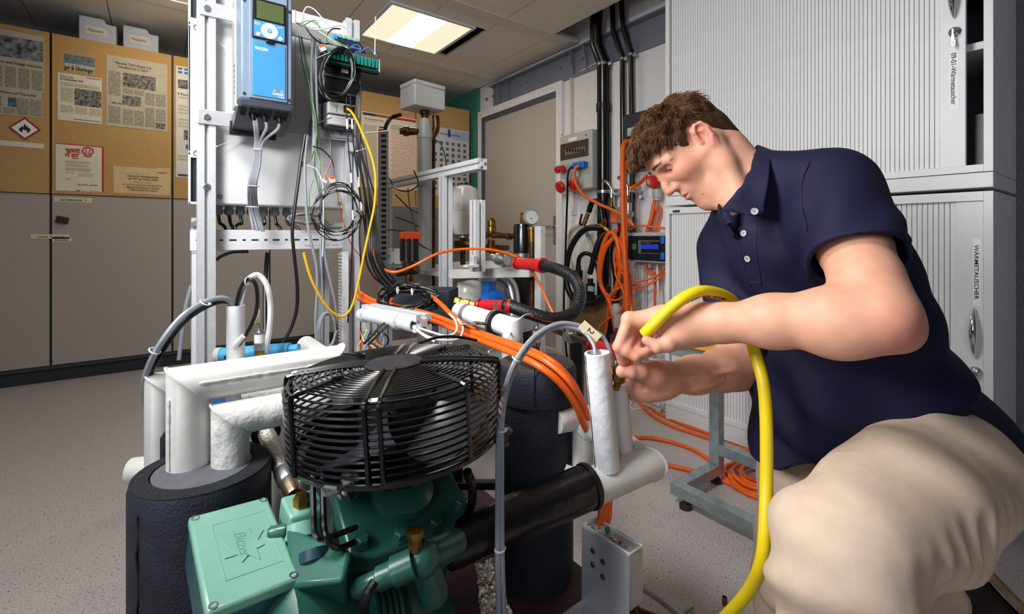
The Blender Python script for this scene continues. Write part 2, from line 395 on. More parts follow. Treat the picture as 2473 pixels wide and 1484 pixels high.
# thin conduit and light switch beside the door
p = PXX(1383, 300, XW)
tag(build('wall_conduit', MB().bx((XW-.02, p.y-.012, 1.52), (XW, p.y+.012, bz0)).tube(cr([(XW-.012, p.y, bz0-.002), (XW-.012, p.y-.05, bz0+.02), (XW-.03, p.y-.3, bz0+.035)], 5), .006, 6), pm('cream_conduit', (216, 208, 190), .5)), 'slim cream cable conduit on the wall above the left fuse box', 'conduit')
sw = PXX(1387, 504, XW)
t = thing('light_switch', 'white rocker light switch on the wall beside the door', 'switch', (XW, sw.y, sw.z-.04))
build('plate', MB().bx((XW-.012, sw.y-.032, sw.z-.05), (XW, sw.y+.032, sw.z+.05)), WHITE, t, bevel=.002)
build('rocker', MB().bx((XW-.018, sw.y-.016, sw.z-.026), (XW-.01, sw.y+.016, sw.z+.026)), PVC, t, bevel=.002)
build('supply_duct', MB().bx((XW-.015, sw.y-.008, sw.z+.05), (XW, sw.y+.008, sw.z+.13)), PVC, t)
# ================================================================== pinboard cabinets along the back wall
cx = [-1.831, -1.196, -.561, .074, .709, 1.344, 1.979, 2.59]
ZD, ZP, ZT = .117, 1.222, 2.255
names = ['half hidden at the left picture edge, outside the fire diamond', 'with the red flame diamond on its pinboard', 'with the award certificate on its pinboard', 'just left of the control rack', 'seen through the open control rack',
         'behind the red striped product chart', 'beside the teal panel in the corner']
plinth = pm('dark_plinth', (44, 44, 50), .6)
for i in range(7):
    a, b = cx[i], cx[i+1]
    t = thing('storage_cabinet', 'tall grey storage cabinet ' + names[i], 'cabinet', ((a+b)/2, YB+.25, 0), 'tall pinboard cabinets on the back wall')
    build('carcass', MB().bx((a+.001, YB+.022, .09), (b-.001, YB+.52, ZT)), DARK if False else pm('dark_cabinet_side', (70, 68, 68), .6), t)
    build('plinth', MB().bx((a, YB+.06, 0), (b, YB+.5, .09)), plinth, t)
    build('door', MB().bx((a+.006, YB, ZD), (b-.006, YB+.02, ZP-.004)), DOORG, t, bevel=.0015)
    build('pinboard', MB().bx((a+.006, YB-.004, ZP), (b-.006, YB+.02, ZT)), CORK, t, bevel=.0015)
    build('pinboard_edge', MB().bx((a+.006, YB-.010, ZP), (b-.006, YB-.004, ZP+.022)), CORK, t)
# ---- papers on the pinboards (flat print)
NT = mat_text('newsprint_rows', (70, 66, 62), (196, 188, 168), 250, 240, .8, .55)
NTD = mat_text('letter_rows', (96, 90, 84), (226, 216, 190), 230, 240, .75, .42)
NTS = mat_text('bold_rows', (34, 34, 44), (222, 198, 150), 160, 200, .75, .45)
PHOTO = pm('printed_photo', (150, 146, 140), .7, sc=55, rgb2=(40, 38, 38))
PHOTOC = pm('printed_lab_photo', (150, 156, 160), .7, sc=28, rgb2=(34, 40, 46))
PHOTOB = pm('printed_portrait', (96, 124, 150), .7, sc=30, rgb2=(60, 56, 60))
YP = YB-.0055
class Sheet:
    def __init__(s, name, label, cat, pl, pr, pt, pb, mat, pxl=None, border=None):
        tl = PY(pl, pt, YP); bl = PY(pl, pb, YP); s.x0 = tl.x; s.x1 = PY(pr, pt, YP).x; s.z0, s.z1 = bl.z, tl.z
        s.o = thing(name, label, cat, ((s.x0+s.x1)/2, YP, s.z0))
        s.k = 0; build('sheet', MB().bx((s.x0, YP-.0008, s.z0), (s.x1, YP, s.z1)), mat, s.o)
    def q(s, u0, u1, v0, v1, mat, name='print', lift=1):
        X = lambda u: s.x0+(s.x1-s.x0)*u
        Z = lambda v: s.z1-(s.z1-s.z0)*v
        s.k += 1; y = YP-.0010-.00003*min(s.k, 60)
        build(name, MB().add([(X(u0), y, Z(v1)), (X(u1), y, Z(v1)), (X(u1), y, Z(v0)), (X(u0), y, Z(v0))], [(0, 1, 2, 3)]), mat, s.o, smooth=False)
    def t(s, txt, u, v, h, mat=INKB, fit=None, bold=0, shear=0):
        H = s.z1-s.z0; W_ = s.x1-s.x0
        text('lettering', txt, (s.x0+W_*u, YP-.0032, s.z1-H*v), (1, 0, 0), (0, 0, 1), h*H, mat, s.o, fit=None if fit is None else fit*W_, bold=bold, shear=shear)
n = Sheet('newspaper_page', 'newspaper page with colour laboratory photo, top left', 'newspaper', -30, 107, 64, 208, NEWS)
n.q(.05, .98, .10, .46, PHOTOC, 'photo'); n.t('Institut und Image wachsen', .05, .57, .075, fit=.92)
for k in range(4): n.q(.05+k*.24, .25+k*.24, .62, .97, NT, 'text_column')
n = Sheet('newspaper_clipping', 'grey newspaper clipping with small portrait above the flame diamond', 'newspaper', -30, 102, 208, 272, NEWS)
n.t('Niveau auf Top-Level', .22, .19, .15, fit=.66); n.q(.36, .55, .32, .68, PHOTOB, 'photo')
for k in range(4): n.q(.03+k*.245, .25+k*.245, .74 if k == 1 else .30, .96, NT, 'text_column')
n = Sheet('newspaper_masthead', 'small torn newspaper masthead with gothic lettering', 'newspaper', 156, 228, 128, 169, NEWS)
n.q(.0, 1, .02, .56, pm('printed_landscape', (120, 140, 146), .7, sc=40, rgb2=(70, 96, 104)), 'photo'); n.t('ger & Überlinger', .0, .93, .34, fit=.98, bold=.012)
n = Sheet('printed_article', 'cream printed article with dark photo beside the big newspaper page', 'paper', 139, 246, 174, 289, PAPER)
n.t('Weiteren Ausblick', .06, .09, .055, fit=.3); n.t('für Energiesysteme, 2018', .06, .145, .055, fit=.5, bold=.01); n.q(.64, .98, .025, .04, pm('blue_print', (60, 80, 140), .6, var=0))
n.q(.06, .95, .19, .27, NTD, 'text_column'); n.q(.06, .34, .30, .60, NTD, 'text_column'); n.q(.37, .99, .29, .65, PHOTO, 'photo')
for k in range(3): n.q(.06+k*.32, .34+k*.32, .68, .84, NTD, 'text_column')
n.q(.36, .98, .945, .96, MATS['blue_print'])
n = Sheet('newspaper_spread', 'large yellowed newspaper page with group photo', 'newspaper', 257, 404, 131, 303, NEWS)
n.t('Neueste Technologie und', .14, .11, .05, fit=.58); n.t('Umweltschutz im Labor', .18, .16, .05, fit=.5)
n.q(.26, .80, .22, .42, PHOTO, 'photo'); n.q(.25, .55, .54, .66, PHOTO, 'photo')
for k, (a, b) in enumerate(((.03, .22), (.26, .42), (.44, .60), (.62, .78), (.80, .97))):
    for (v0, v1) in (((.22, .56), (.72, .96)) if k == 0 else (((.44, .52), (.74, .96)) if k in (1, 2) else ((.46, .64), (.68, .86 if k == 4 else .96)))):
        n.q(a, b, v0, v1, NT, 'text_column')
n.t('Alles Wärme in gelöschten', .08, .68, .035, fit=.46, bold=.01); n.q(.80, .97, .88, .97, PHOTO, 'photo')
n = Sheet('flame_sign', 'red bordered white diamond hazard sign with black flame', 'sign', 20, 100, 282, 338, pm('hidden_backing', (184, 140, 70), .9, var=0))
bpy.data.objects.remove([c for c in n.o.children][0])
c = PY(60, 311, YP); hw = (n.x1-n.x0)/2
def dia(r, y, m, nm): build(nm, MB().prism([(0, -r), (r, 0), (0, r), (-r, 0)], (c.x, y, c.z), (1, 0, 0), (0, 0, 1), (0, .001, 0)), m, n.o)
dia(hw, YP-.002, pm('dark_red_print', (150, 30, 36), .5, var=0), 'red_border'); dia(hw*.80, YP-.0026, INKW, 'white_field')
fl = [(-.30, -.38), (-.44, -.15), (-.36, .05), (-.28, .02), (-.22, .28), (-.10, .12), (-.02, .56), (.12, .22), (.2, .34), (.26, .05), (.36, .16), (.42, -.12), (.30, -.38), (.12, -.42), (.20, -.26), (.10, -.12), (.02, -.24), (-.08, -.06), (-.14, -.2), (-.2, -.3), (-.12, -.42)]
build('flame', MB().prism([(x*hw*.82, z*hw*.82) for x, z in fl], (c.x, YP-.0032, c.z), (1, 0, 0), (0, 0, 1), (0, .0008, 0)), INKB, n.o)
n = Sheet('label_strip', 'long narrow paper strip under the flame diamond', 'label', -30, 106, 336, 349, PAPER)
n = Sheet('award_certificate', 'white award certificate with red bulb logo', 'certificate', 134.5, 251, 345, 465, INKR)
n.q(0, .955, .02, .985, pm('certificate_paper', (230, 222, 196), .7, var=.02))
n.t('watt', .19, .16, .14, INKR, .31, .03); n.t('d\'or', .19, .255, .14, INKR, .30, .03); n.t('2018', .33, .30, .045, INKR, .13, .02)
X = n.x0+(n.x1-n.x0)*.66; Z = n.z1-(n.z1-n.z0)*.115; rr = (n.x1-n.x0)*.115
build('bulb_logo', MB().tube([(X+rr*math.sin(a), YP-.004, Z-rr*.85*math.cos(a)) for a in [(.28+k*(5.72/28)) for k in range(29)]], .0035, 5).tube([(X-.007, YP-.004, Z-rr*.75), (X-.007, YP-.004, Z-rr*.05), (X-.012, YP-.004, Z+.008)], .0022, 5).tube([(X+.007, YP-.004, Z-rr*.75), (X+.007, YP-.004, Z-rr*.05), (X+.012, YP-.004, Z+.008)], .0022, 5)
      .bx((X-.02, YP-.0045, Z-rr*1.12), (X+.02, YP-.0035, Z-rr*1.02)).bx((X-.02, YP-.0045, Z-rr*1.30), (X+.02, YP-.0035, Z-rr*1.20)).bx((X-.013, YP-.0045, Z-rr*1.46), (X+.013, YP-.0035, Z-rr*1.38)), INKR, n.o)
for v0, v1, a, b in ((.34, .39, .19, .72), (.41, .46, .19, .68), (.48, .55, .19, .72)): n.q(a, b, v0, v1, NTD, 'text_column')
n.q(.19, .38, .57, .60, NTD, 'text_column'); n.q(.45, .78, .585, .66, mat_text('red_rows', (196, 90, 84), (230, 222, 196), 230, 240, .75, .42), 'text_column')
n.q(.19, .30, .69, .74, NTD, 'text_column'); n.q(.42, .50, .935, .97, INKR); n.q(.52, .62, .94, .965, NTD); n.q(.69, .90, .93, .97, NTD)
def scrawl(n, u, v, w_, h_):
    W_, H = n.x1-n.x0, n.z1-n.z0
    pts = [(n.x0+W_*(u+w_*(k/14)+.02*math.sin(k*1.7)), YP-.0035, n.z1-H*(v+h_*math.sin(k*2.1)*(.5 if k % 3 else 1))) for k in range(15)]
    build('signature', MB().tube(cr(pts, 4), .0009, 4), INKB, n.o)
scrawl(n, .44, .82, .22, .03); scrawl(n, .69, .82, .18, .02)
n = Sheet('donation_notice', 'tan typed notice card at the lower pinboard corner', 'paper', 274, 411, 398, 470, pm('tan_card', (222, 192, 142), .75, var=.03))
n.q(.02, .74, .015, .03, MATS['blue_print']); scrawl(n, .76, .17, .18, .03)
n.q(.08, .54, .21, .27, NTD); n.t('Institut für Energiesysteme', .24, .37, .09, fit=.55, bold=.012); n.t('der OST am Campus Buchs', .25, .46, .085, fit=.53, bold=.012)
n.q(.34, .68, .53, .58, NTS); n.t('für die Entwicklung der Energiespeicher', .16, .66, .07, fit=.70); n.t('Effiziente Wärmepumpe, Schweiz', .22, .755, .08, fit=.58, bold=.01); n.t('WEKO-Preis Rorschach', .26, .84, .08, fit=.5, bold=.01); n.q(.40, .62, .89, .93, NTD)
n = Sheet('project_poster', 'white project poster with blue squares, partly behind the rack', 'poster', 425, 640, 158, 428, pm('poster_white', (222, 220, 214), .6, var=.02))
SQ = MATS['blue_print']
for k, (u, v) in enumerate(((.02, .012), (.085, .012), (.02, .045), (.085, .045))): n.q(u, u+.045, v, v+.02, pm('poster_blue', (44, 110, 170), .6, var=0))
n.q(.02, .4, .12, .20, PHOTOC, 'photo'); n.t('Hochleistungs-', .02, .26, .035, fit=.42); n.q(.02, .35, .27, .29, NTD)
for v in (.35, .38, .41, .47, .50, .53, .80, .83): n.q(.02, .45, v, v+.018, NTD, 'text_column')
n.q(.08, .3, .57, .66, PHOTO, 'photo'); n.q(.1, .3, .70, .74, PHOTOB, 'photo'); n.q(.02, .45, .97, .99, SQ)
n = Sheet('product_chart', 'large product chart with a black and red header bar', 'poster', 873, 1006, 268, 452, pm('chart_paper', (224, 216, 198), .7, var=.02))
n.q(.02, .24, .012, .045, INKB); n.q(.24, .99, .012, .045, INKR); n.t('für unterirdische Rohre', .05, .10, .03, fit=.34); n.q(.05, .28, .11, .125, NTD)
n.q(.52, .98, .12, .19, mat_text('grey_table', (150, 146, 140), (214, 206, 190), 90, 300, .7, .6)); n.q(.03, .26, .17, .9, NTD, 'text_column')
for k in range(26): n.q(.30, .41, .17+k*.028, .17+k*.028+.017, [INKB, INKR, PHOTO][k % 3])
n.q(.52, .98, .21, .97, mat_text('red_dotted_table', (206, 120, 110), (226, 218, 200), 60, 260, .7, .4), 'price_table')
n = Sheet('fittings_chart', 'blue headed fittings chart with rows of small product pictures', 'poster', 1012, 1132, 300, 470, pm('chart_cool', (206, 208, 214), .6, var=.02))
n.q(.56, .62, .01, .13, SQ); n.q(.66, 1.0, .03, .15, pm('pale_blue_print', (170, 186, 214), .6, var=0)); n.t('Rohrverbindungs-Katalog', .40, .10, .045, fit=.40)
gm = pm('printed_fitting', (120, 122, 132), .6, sc=90, rgb2=(60, 62, 74))
for r_ in range(9):
    for c_ in range(8):
        if random.random() < .88: n.q(.04+c_*.12, .10+c_*.12, .20+r_*.085, .24+r_*.085+random.random()*.015, gm, 'picture')
# labels on the doors
def lab(name, label, s, pl, pr, pt, pb, h=.6):
    n = Sheet(name, label, 'label', pl, pr, pt, pb, TAPE); n.t(s, .16, .78, h, fit=.70)
YP = YB-.0005
lab('name_label', 'cream label reading SCHRANK 7 under the pinboard', 'SCHRANK 7', 131, 222, 475, 488)
lab('name_label', 'cream label reading Chemie Flüssigkeit across two doors', 'Chemie  Flüssigkeit', 74, 168, 566, 577)
lab('name_label', 'cream label reading Behälter below the longer label', 'Behälter', 126, 173, 573.5, 584.5)
k = PY(150, 531, YB)
tag(build('door_magnet', MB().prism([(-.032, -.018), (.026, -.028), (.034, .012), (-.022, .026)], (k.x, YB-.022, k.z), (1, 0, 0), (0, 0, 1), (0, .022, 0)), pm('dark_felt_magnet', (48, 42, 46), .8), bevel=.002), 'dark grey folded magnet holder on the middle cabinet door', 'magnet')
# white archive boxes on top
def abox(name, label, pl, pr, d):
    a = PY(pl, 60, YB+.1); b = PY(pr, 60, YB+.1)
    t = thing(name, label, 'box', ((a.x+b.x)/2, YB+.2, ZT), 'storage boxes on top of the cabinets'); h = d; w_ = b.x-a.x
    build('tub', MB().prism([(0, 0), (w_, 0), (w_, h-.03), (w_*.74, h-.03), (w_*.66, h), (0, h)], (a.x, YB+.1, ZT), (1, 0, 0), (0, 0, 1), (0, .3, 0)), pm('pale_blue_plastic', (196, 204, 218), .5), t, bevel=.006)
    z = ZT+h*.52
    build('tag', MB().bx((a.x+w_*.18, YB+.098, z-.025), (a.x+w_*.76, YB+.1, z+.03)), PAPER, t)
    text('lettering', 'Messzubehör', (a.x+w_*.24, YB+.0975, z-.008), (1, 0, 0), (0, 0, 1), .03, INKB, t, fit=w_*.42)
abox('plastic_tub', 'pale plastic tub with a label, left one on the cabinets', 190, 281, .192)
abox('plastic_tub', 'pale plastic tub with a label, right one on the cabinets', 297, 383, .185)
# ================================================================== tambour cabinets on the right
XC, YC0, YC1 = 2.09, .281, 1.476
def tambour(name, label, z0, z1, zplinth, topf, yclosed, opened, pitch):
    t = thing(name, label, 'cabinet', (XC+.22, (YC0+YC1)/2, z0)); T = .022
    build('side_panel', MB().bx((XC, YC0, z0+zplinth), (XC+.44, YC0+T, z1)), CABG, t, bevel=.001)
    build('side_panel', MB().bx((XC, YC1-T, z0+zplinth), (XC+.44, YC1, z1)), CABG, t, bevel=.001)
    build('plinth', MB().bx((XC+.002, YC0, z0+.006), (XC+.44, YC1, z0+zplinth-.002)), CABG, t, bevel=.002)
    build('bottom', MB().bx((XC, YC0+T, z0+zplinth), (XC+.44, YC1-T, z0+zplinth+.024)), CABG, t, bevel=.001)
    build('top', MB().bx((XC, YC0+T, z1-topf), (XC+.44, YC1-T, z1)), CABG, t, bevel=.001)
    build('back_panel', MB().bx((XC+.42, YC0+T, z0+zplinth+.024), (XC+.44, YC1-T, z1-topf)), pm('cabinet_inner_steel', (120, 126, 140), .5), t)
    za, zb = z0+zplinth+.024, z1-topf
    sh = build('shelf', MB().bx((XC+.07, YC0+T, (za+zb)/2-.17), (XC+.42, YC1-T, (za+zb)/2-.145)), CABG, t, bevel=.001)
    if opened: inst(sh, 'shelf', (0, 0, .40), t)
    ys = YC1-T-.004; n = int((ys-yclosed-.058)/pitch)
    sl = build('slat', MB().prism([(0, 0), (pitch-.0010, 0), (pitch-.0018, -.0022), (.0008, -.0022)], (XC+.016, ys-pitch, za), (0, 1, 0), (1, 0, 0), (0, 0, zb-za)), TAMB, t, smooth=False)
    for k in range(1, n): inst(sl, 'slat', (0, -pitch*k, 0), t)
    ye = ys-pitch*n
    build('slat_backing', MB().bx((XC+.018, ye, za), (XC+.021, ys, zb)), pm('grey_tambour_gap', (172, 174, 176), .6), t)
    st = build('door_stile', MB().bx((XC+.008, yclosed, za), (XC+.026, ye, zb)), CABG, t, bevel=.002)
    return t, st
tl, stl = tambour('tambour_cabinet', 'lower light grey roller shutter cabinet, closed, behind the kneeling man', 0, 1.092, .082, .030, YC0+.023, False, .0142)
tu, stu = tambour('tambour_cabinet', 'upper light grey roller shutter cabinet, slightly open at the right', 1.098, 2.32, .056, .030, PXX(2331, 200, XC).y, True, .0135)
build('maker_badge', MB().bx((XC-.002, YC1-.085, 1.068), (XC, YC1-.045, 1.080)), DGREY, tl)
def hardware(st, py0, py1, lockpy, px):
    a, b = PXX(px, py0, XC), PXX(px, py1, XC); zs = [a.z+(b.z-a.z)*k/12 for k in range(13)]
    build('handle', MB().tube([(XC-.030*math.sin(math.pi*k/12)**.6, a.y, zs[k]) for k in range(13)], [.003+.008*math.sin(math.pi*k/12) for k in range(13)], 10), CHROME, st)
    l = PXX(px+2, lockpy, XC)
    build('lock', MB().lathe([(.016, 0), (.016, .005), (.012, .009), (.012, .018), (.006, .022)], (XC+.008, l.y, l.z), (-1, 0, 0), 18), CHROME, st)
    x = XC-.018
    build('key', MB().ring((x, l.y+.002, l.z-.006), .009, .0012, (1, .2, 0), 20, 5).bx((x-.001, l.y-.002, l.z-.052), (x+.001, l.y+.004, l.z-.014)).bx((x-.001, l.y-.005, l.z-.050), (x+.001, l.y, l.z-.036)).bx((x-.002, l.y-.001, l.z-.012), (x+.012, l.y+.003, l.z+.004)), STEEL, st)
hardware(stl, 745, 862, 898, 2353); hardware(stu, -60, 42, 76, 2303)
def slabel(st, s, px0, py0, px1, py1, bold=0):
    a, b = PXX(px0, py0, XC), PXX(px1, py1, XC)
    lb = build('door_label', MB().bx((XC+.0072, b.y, b.z), (XC+.008, a.y, a.z)), pm('label_white', (246, 247, 248), .5, var=0), st)
    h = abs(a.y-b.y)
    text('lettering', s, (XC+.007, a.y-h*.16, a.z-(a.z-b.z)*.09), (0, 0, -1), (0, -1, 0), h*.86, INKB, lb, fit=(a.z-b.z)*.82, bold=.012)
slabel(stl, 'WÄRMETAUSCHER', 2349, 577, 2367, 740); slabel(stu, '09-01-Wärmetauscher', 2292, 115, 2314, 264)
# things inside the open upper cabinet
tag(build('dark_instrument', MB().bx((XC+.10, YC0+.03, 1.182), (XC+.38, YC0+.38, 1.36)), BLACK, bevel=.004), 'black instrument inside the open cabinet, low down', 'instrument')
dd = build('red_digits', MB(), INKR) if False else None
tag(build('binder_box', MB().bx((XC+.14, YC0+.03, 1.80), (XC+.38, YC0+.36, 2.10)), pm('dark_blue_box', (40, 46, 60), .6), bevel=.004), 'dark blue box on the upper cabinet shelf', 'box')
# ================================================================== control rack
def profile(mb, p0, p1, w=.045, up=(0, 0, 1)):                  # slotted aluminium extrusion
    h = w/2; a = w*.11; s = w*.24; q = w*.20
    quarter = [(h, -a-0), (h-w*.05, -a), (h-w*.05, -a-w*.02)]
    pts = []
    for k in range(4):
        c, sn = math.cos(k*math.pi/2), math.sin(k*math.pi/2)
        for x, y in ((h, -h), (h, -a), (h-w*.07, -a), (h-w*.07, -s), (h-w*.28, -q*.55), (h-w*.28, q*.55), (h-w*.07, s), (h-w*.07, a), (h, a)):
            pts.append((x*c-y*sn, x*sn+y*c))
    p0, p1 = V(p0), V(p1); d = (p1-p0); z = d.normalized(); u = V(up) if abs(z.dot(V(up))) < .9 else V((1, 0, 0))
    x = (u-z*u.dot(z)).normalized(); return mb.prism(pts, p0, x, z.cross(x), d)
YR = 1.80
xl, xr = PY(499, 400, YR).x, PY(853, 400, YR).x
rack = thing('control_rack', 'aluminium profile rack carrying a white enclosure and a frequency inverter', 'rack', ((xl+xr)/2, YR+.1, .22))
ZB = .225                                                       # top of the base plate
for x in (xl, xr): build('post', profile(MB(), (x, YR+.025, ZB), (x, YR+.025, 1.776), .05), ALU, rack, smooth=False)
for x in (xl, xr): build('rear_post', profile(MB(), (x, YR+.42, ZB), (x, YR+.42, 1.02), .045), ALU, rack, smooth=False)
for z in (.28,): build('cross_beam', profile(MB(), (xl+.025, YR+.02, z), (xr-.025, YR+.02, z), .045, (0, 0, 1)), ALU, rack, smooth=False)
for x in (xl, xr): build('depth_beam', profile(MB(), (x, YR+.05, .98), (x, YR+.40, .98), .045), ALU, rack, smooth=False)
def flat(pxa, pya, pxb, pyb, hgt, nm='cross_bar'):
    a, b = PY(pxa, pya, YR-.006), PY(pxb, pyb, YR-.006); z = (a.z+b.z)/2
    return build(nm, MB().bx((a.x, YR-.008, z-hgt/2), (b.x, YR, z+hgt/2)), ALUP, rack, bevel=.001), z
b1, zb1 = flat(478, 271, 868, 337, .046); b2, zb2 = flat(482, 18, 868, 108, .046)
def screw(p, ax=(0, -1, 0), r=.009, par=rack, m=STEEL):
    return build('screw', MB().lathe([(r*1.25, 0), (r*1.25, .0015), (r, .002), (r, .006), (r*.8, .0085)], p, ax, 14), m, par)
for z in (zb1, zb2):
    for x in (xl, xr): screw((x, YR-.008, z))
screw(PY(499, 451, YR)); 
# white enclosure behind the posts
e0, e1 = PY(455, 487, 1.845).x, PY(870, 487, 1.845).x; ez0 = PY(480, 492, 1.845).z; ez1 = 1.772
enc = thing('control_enclosure', 'large white control enclosure bolted between the rack posts', 'enclosure', ((e0+e1)/2, 1.95, ez0))
build('housing', MB().bx((e0+.03, 1.845, ez0), (e1, 2.03, ez1)), WHITE, enc, bevel=.006)
build('flange', MB().frame((e0, 1.852, ez0-.004), (1, 0, 0), (0, 0, 1), (0, .03, 0), 0, .04, .16, ez1-ez0-.12, .012).bx((e0, 1.852, ez0-.002), (e0+.04, 1.862, ez0+.006)).bx((e0, 1.852, ez0-.002), (e0+.007, 1.88, ez1)).bx((e0, 1.853, ez0+.15), (e0+.04, 1.858, ez1-.11)), PVC, enc, bevel=.002)
build('recess', MB().bx((e0+.007, 1.866, ez0+.006), (e0+.034, 1.88, ez0+.15)).bx((e0+.007, 1.866, ez1-.11), (e0+.034, 1.88, ez1)), pm('dark_blue_recess', (22, 32, 46), .5), enc)
for z in (ez0+.165, ez1-.14): build('hinge_eye', MB().ring((e0+.022, 1.85, z), .008, .002, (0, 1, 0), 18, 5), MGREY, enc)
build('lid_seam', MB().bx((e0+.32, 1.8435, ez0+.28), (e1, 1.845, ez0+.284)).bx((e0+.318, 1.8435, ez0+.28), (e0+.322, 1.845, ez1)), LGREY, enc)
for px, py in ((531, 475), (820, 492)): build('hole_plug', MB().ring(PY(px, py, 1.843), .006, .002, (0, 1, 0), 16, 5), MGREY, enc)
CABLES = []
def cable(name, label, pts, r, mat, group=None, cat='cable', n=8, seg=7):
    return tag(build(name, MB().tube(cr(pts, seg), r, n), mat), label, cat, group)
def ties(pts, r, par, nm='cable_tie', mat=None, ax=(0, 0, 1)):
    for p, a in pts: build(nm, MB().ring(p, r, .0016, a, 18, 5).box(V(p)+basis(z=a) @ V((r, 0, 0)), (.006, .005, .004)), mat or TIE, par)
# cable glands and the black cables that leave them
gx = [(527, 500), (553, 501), (580, 503), (607, 505), (636, 507), (664, 508), (692, 510)]
for i, (px, py) in enumerate(gx):
    c = PY(px, py, 1.93); z = ez0
    build('cable_gland', MB().lathe([(.013, 0), (.013, -.012), (.0155, -.013), (.0155, -.026), (.011, -.032)], (c.x, 1.93, z), (0, 0, 1), 6), MGREY, enc)
GLT = ['first', 'second', 'third', 'fourth', 'fifth', 'sixth', 'seventh']
for i, (px, py) in enumerate(gx):
    c = PY(px, py, 1.93); e = PY(px+(18, 10, -12, 16, -8, 14, 30)[i], 553, 1.90)
    cable('gland_cable', f'short black cable from the {GLT[i]} gland under the white enclosure', [(c.x, 1.93, ez0-.03), (c.x+.004, 1.925, ez0-.06), ((c.x+e.x)/2, 1.915, .99), (e.x, 1.905, .975), (e.x, 1.90, .94)], .0055, RUBB, 'black cables under the enclosure glands')
# slotted wiring ducts
def duct(label, p0, p1, w_, dep, teeth, side, nm='wiring_duct', holes=False):
    p0, p1 = V(p0), V(p1); t = thing(nm, label, 'cable duct', (p0+p1)/2-V((0, 0, (w_/2) if abs(p1.z-p0.z) < .01 else abs(p1.z-p0.z)/2)))
    d = (p1-p0); L = d.length; d.normalize(); R = V(side).normalized()
    front = MB().bar(p0, p1, .003, w_, up=R if False else d.cross(V((0, -1, 0))))
    build('cover', front, PVC, t, bevel=.001)
    tb = None
    n = int(L/.0125)
    for k in range(n):
        q = p0 + d*(.0125*k+.006)
        for s_ in teeth:
            c = q + R*(s_*w_/2) + V((0, dep/2, 0))
            if tb is None: tb = build('tooth', MB().bar(c-V((0, dep/2, 0)), c+V((0, dep/2, 0)), .0022, .0075, up=d), PVC, t); tb0 = c
            else: inst(tb, 'tooth', c-tb0, t)
    return t
YD = 1.86
zD = PY(600, 580, YD).z
dx0, dx1 = PY(459, 580, YD).x, PY(838, 580, YD).x
du = duct('horizontal white slotted wiring duct across the rack', (dx0, YD-.003, zD), (dx1, YD-.003, zD), .068, .05, (-1, 1), (0, 0, 1))
build('back', MB().bx((dx0, YD+.001, zD-.034), (dx1, YD+.025, zD+.030)), PVC, du)
for k in range(14):
    x = dx0+.02+k*.0335; L = .011 if k % 2 else .005
    build('slot', MB().bx((x-L, YD-.0052, zD-.0025), (x+L, YD-.0045, zD+.0025)), BLACK, du)
text('lettering', 'hager          CE  VDE', (dx1-.155, YD-.005, zD-.024), (1, 0, 0), (0, 0, 1), .008, MGREY, du, fit=.12)
zl0 = .35
c = PY(464, 700, 1.865).x
dl = duct('vertical slotted duct on the left rack post', (c+.012, 1.865, zl0), (c+.012, 1.865, zD-.045), .024, .05, (-1,), (1, 0, 0)); build('back', MB().bx((c, 1.868, zl0), (c+.024, 1.91, zD-.045)), PVC, dl)
c = PY(834, 700, 1.775).x
dr = duct('vertical slotted duct on the right rack post', (c, 1.772, zl0), (c, 1.772, zD-.045), .022, .05, (-1,), (1, 0, 0)); build('back', MB().bx((c-.008, 1.776, zl0), (c+.011, 1.81, zD-.045)), PVC, dr)
# ---- frequency inverter
ix0, ix1 = PY(581, 232, 1.62).x, PY(706, 262, 1.62).x; iz0 = PY(583, 236, 1.62).z; iz1 = iz0+.345; yf = 1.62
inv = thing('frequency_inverter', 'blue and grey wall-mounted frequency inverter with keypad', 'inverter', ((ix0+ix1)/2, 1.71, iz0-.05))
W_ = ix1-ix0
build('housing', MB().bx((ix0, yf, iz0), (ix1, yf+.10, iz1)), VGREY, inv, bevel=.006)
build('rear_housing', MB().bx((ix0-.004, yf+.10, iz0-.005), (ix1+.004, YR-.010, iz1)), LGREY, inv, bevel=.004)
build('front_ridge', MB().bx((ix0+.022, yf-.006, iz0+.004), (ix1-.016, yf, iz1)), VGREY, inv, bevel=.002)
fx0, fx1 = ix0+.030, ix1-.022
bl = build('front_panel', MB().bx((fx0, yf-.009, iz0+.012), (fx1, yf-.006, iz0+.178)), VBLUE, inv, bevel=.001)
kp0 = iz0+.186
kb = build('keypad', MB().bx((fx0-.001, yf-.012, kp0), (fx1+.001, yf-.006, kp0+.122)), BLACK, inv, bevel=.002)
build('display', MB().bx((fx0+.011, yf-.0135, kp0+.060), (fx1-.006, yf-.012, kp0+.114)), SCREEN, kb)
build('keypad_face', MB().bx((fx0+.003, yf-.0132, kp0+.004), (fx1-.003, yf-.012, kp0+.054)), VBLUE, kb)
kc = V(((fx0+fx1)/2, yf-.0134, kp0+.028)); fw = (fx1-fx0)
build('dial', MB().lathe([(.0235, 0), (.0235, .0012)], kc, (0, -1, 0), 32, sy=1), INKW, kb)
build('ok_key', MB().lathe([(.0068, 0), (.0068, .0012)], kc+V((0, -.0012, 0)), (0, -1, 0), 20), VBLUE, kb)
text('lettering', 'OK', kc+V((-.004, -.0026, -.002)), (1, 0, 0), (0, 0, 1), .006, INKW, kb, fit=.008)
for dx, dz, s in ((0, .0155, '^'), (0, -.0175, 'v'), (-.0155, 0, '<'), (.0155, 0, '>')):
    build('arrow_key', MB().ring(kc+V((dx, -.0012, dz)), .0052, .0005, (0, -1, 0), 14, 4), LGREY, kb)
    text('lettering', s, kc+V((dx-.002, -.0016, dz-.0025)), (1, 0, 0), (0, 0, 1), .007, MGREY, kb, fit=.004)
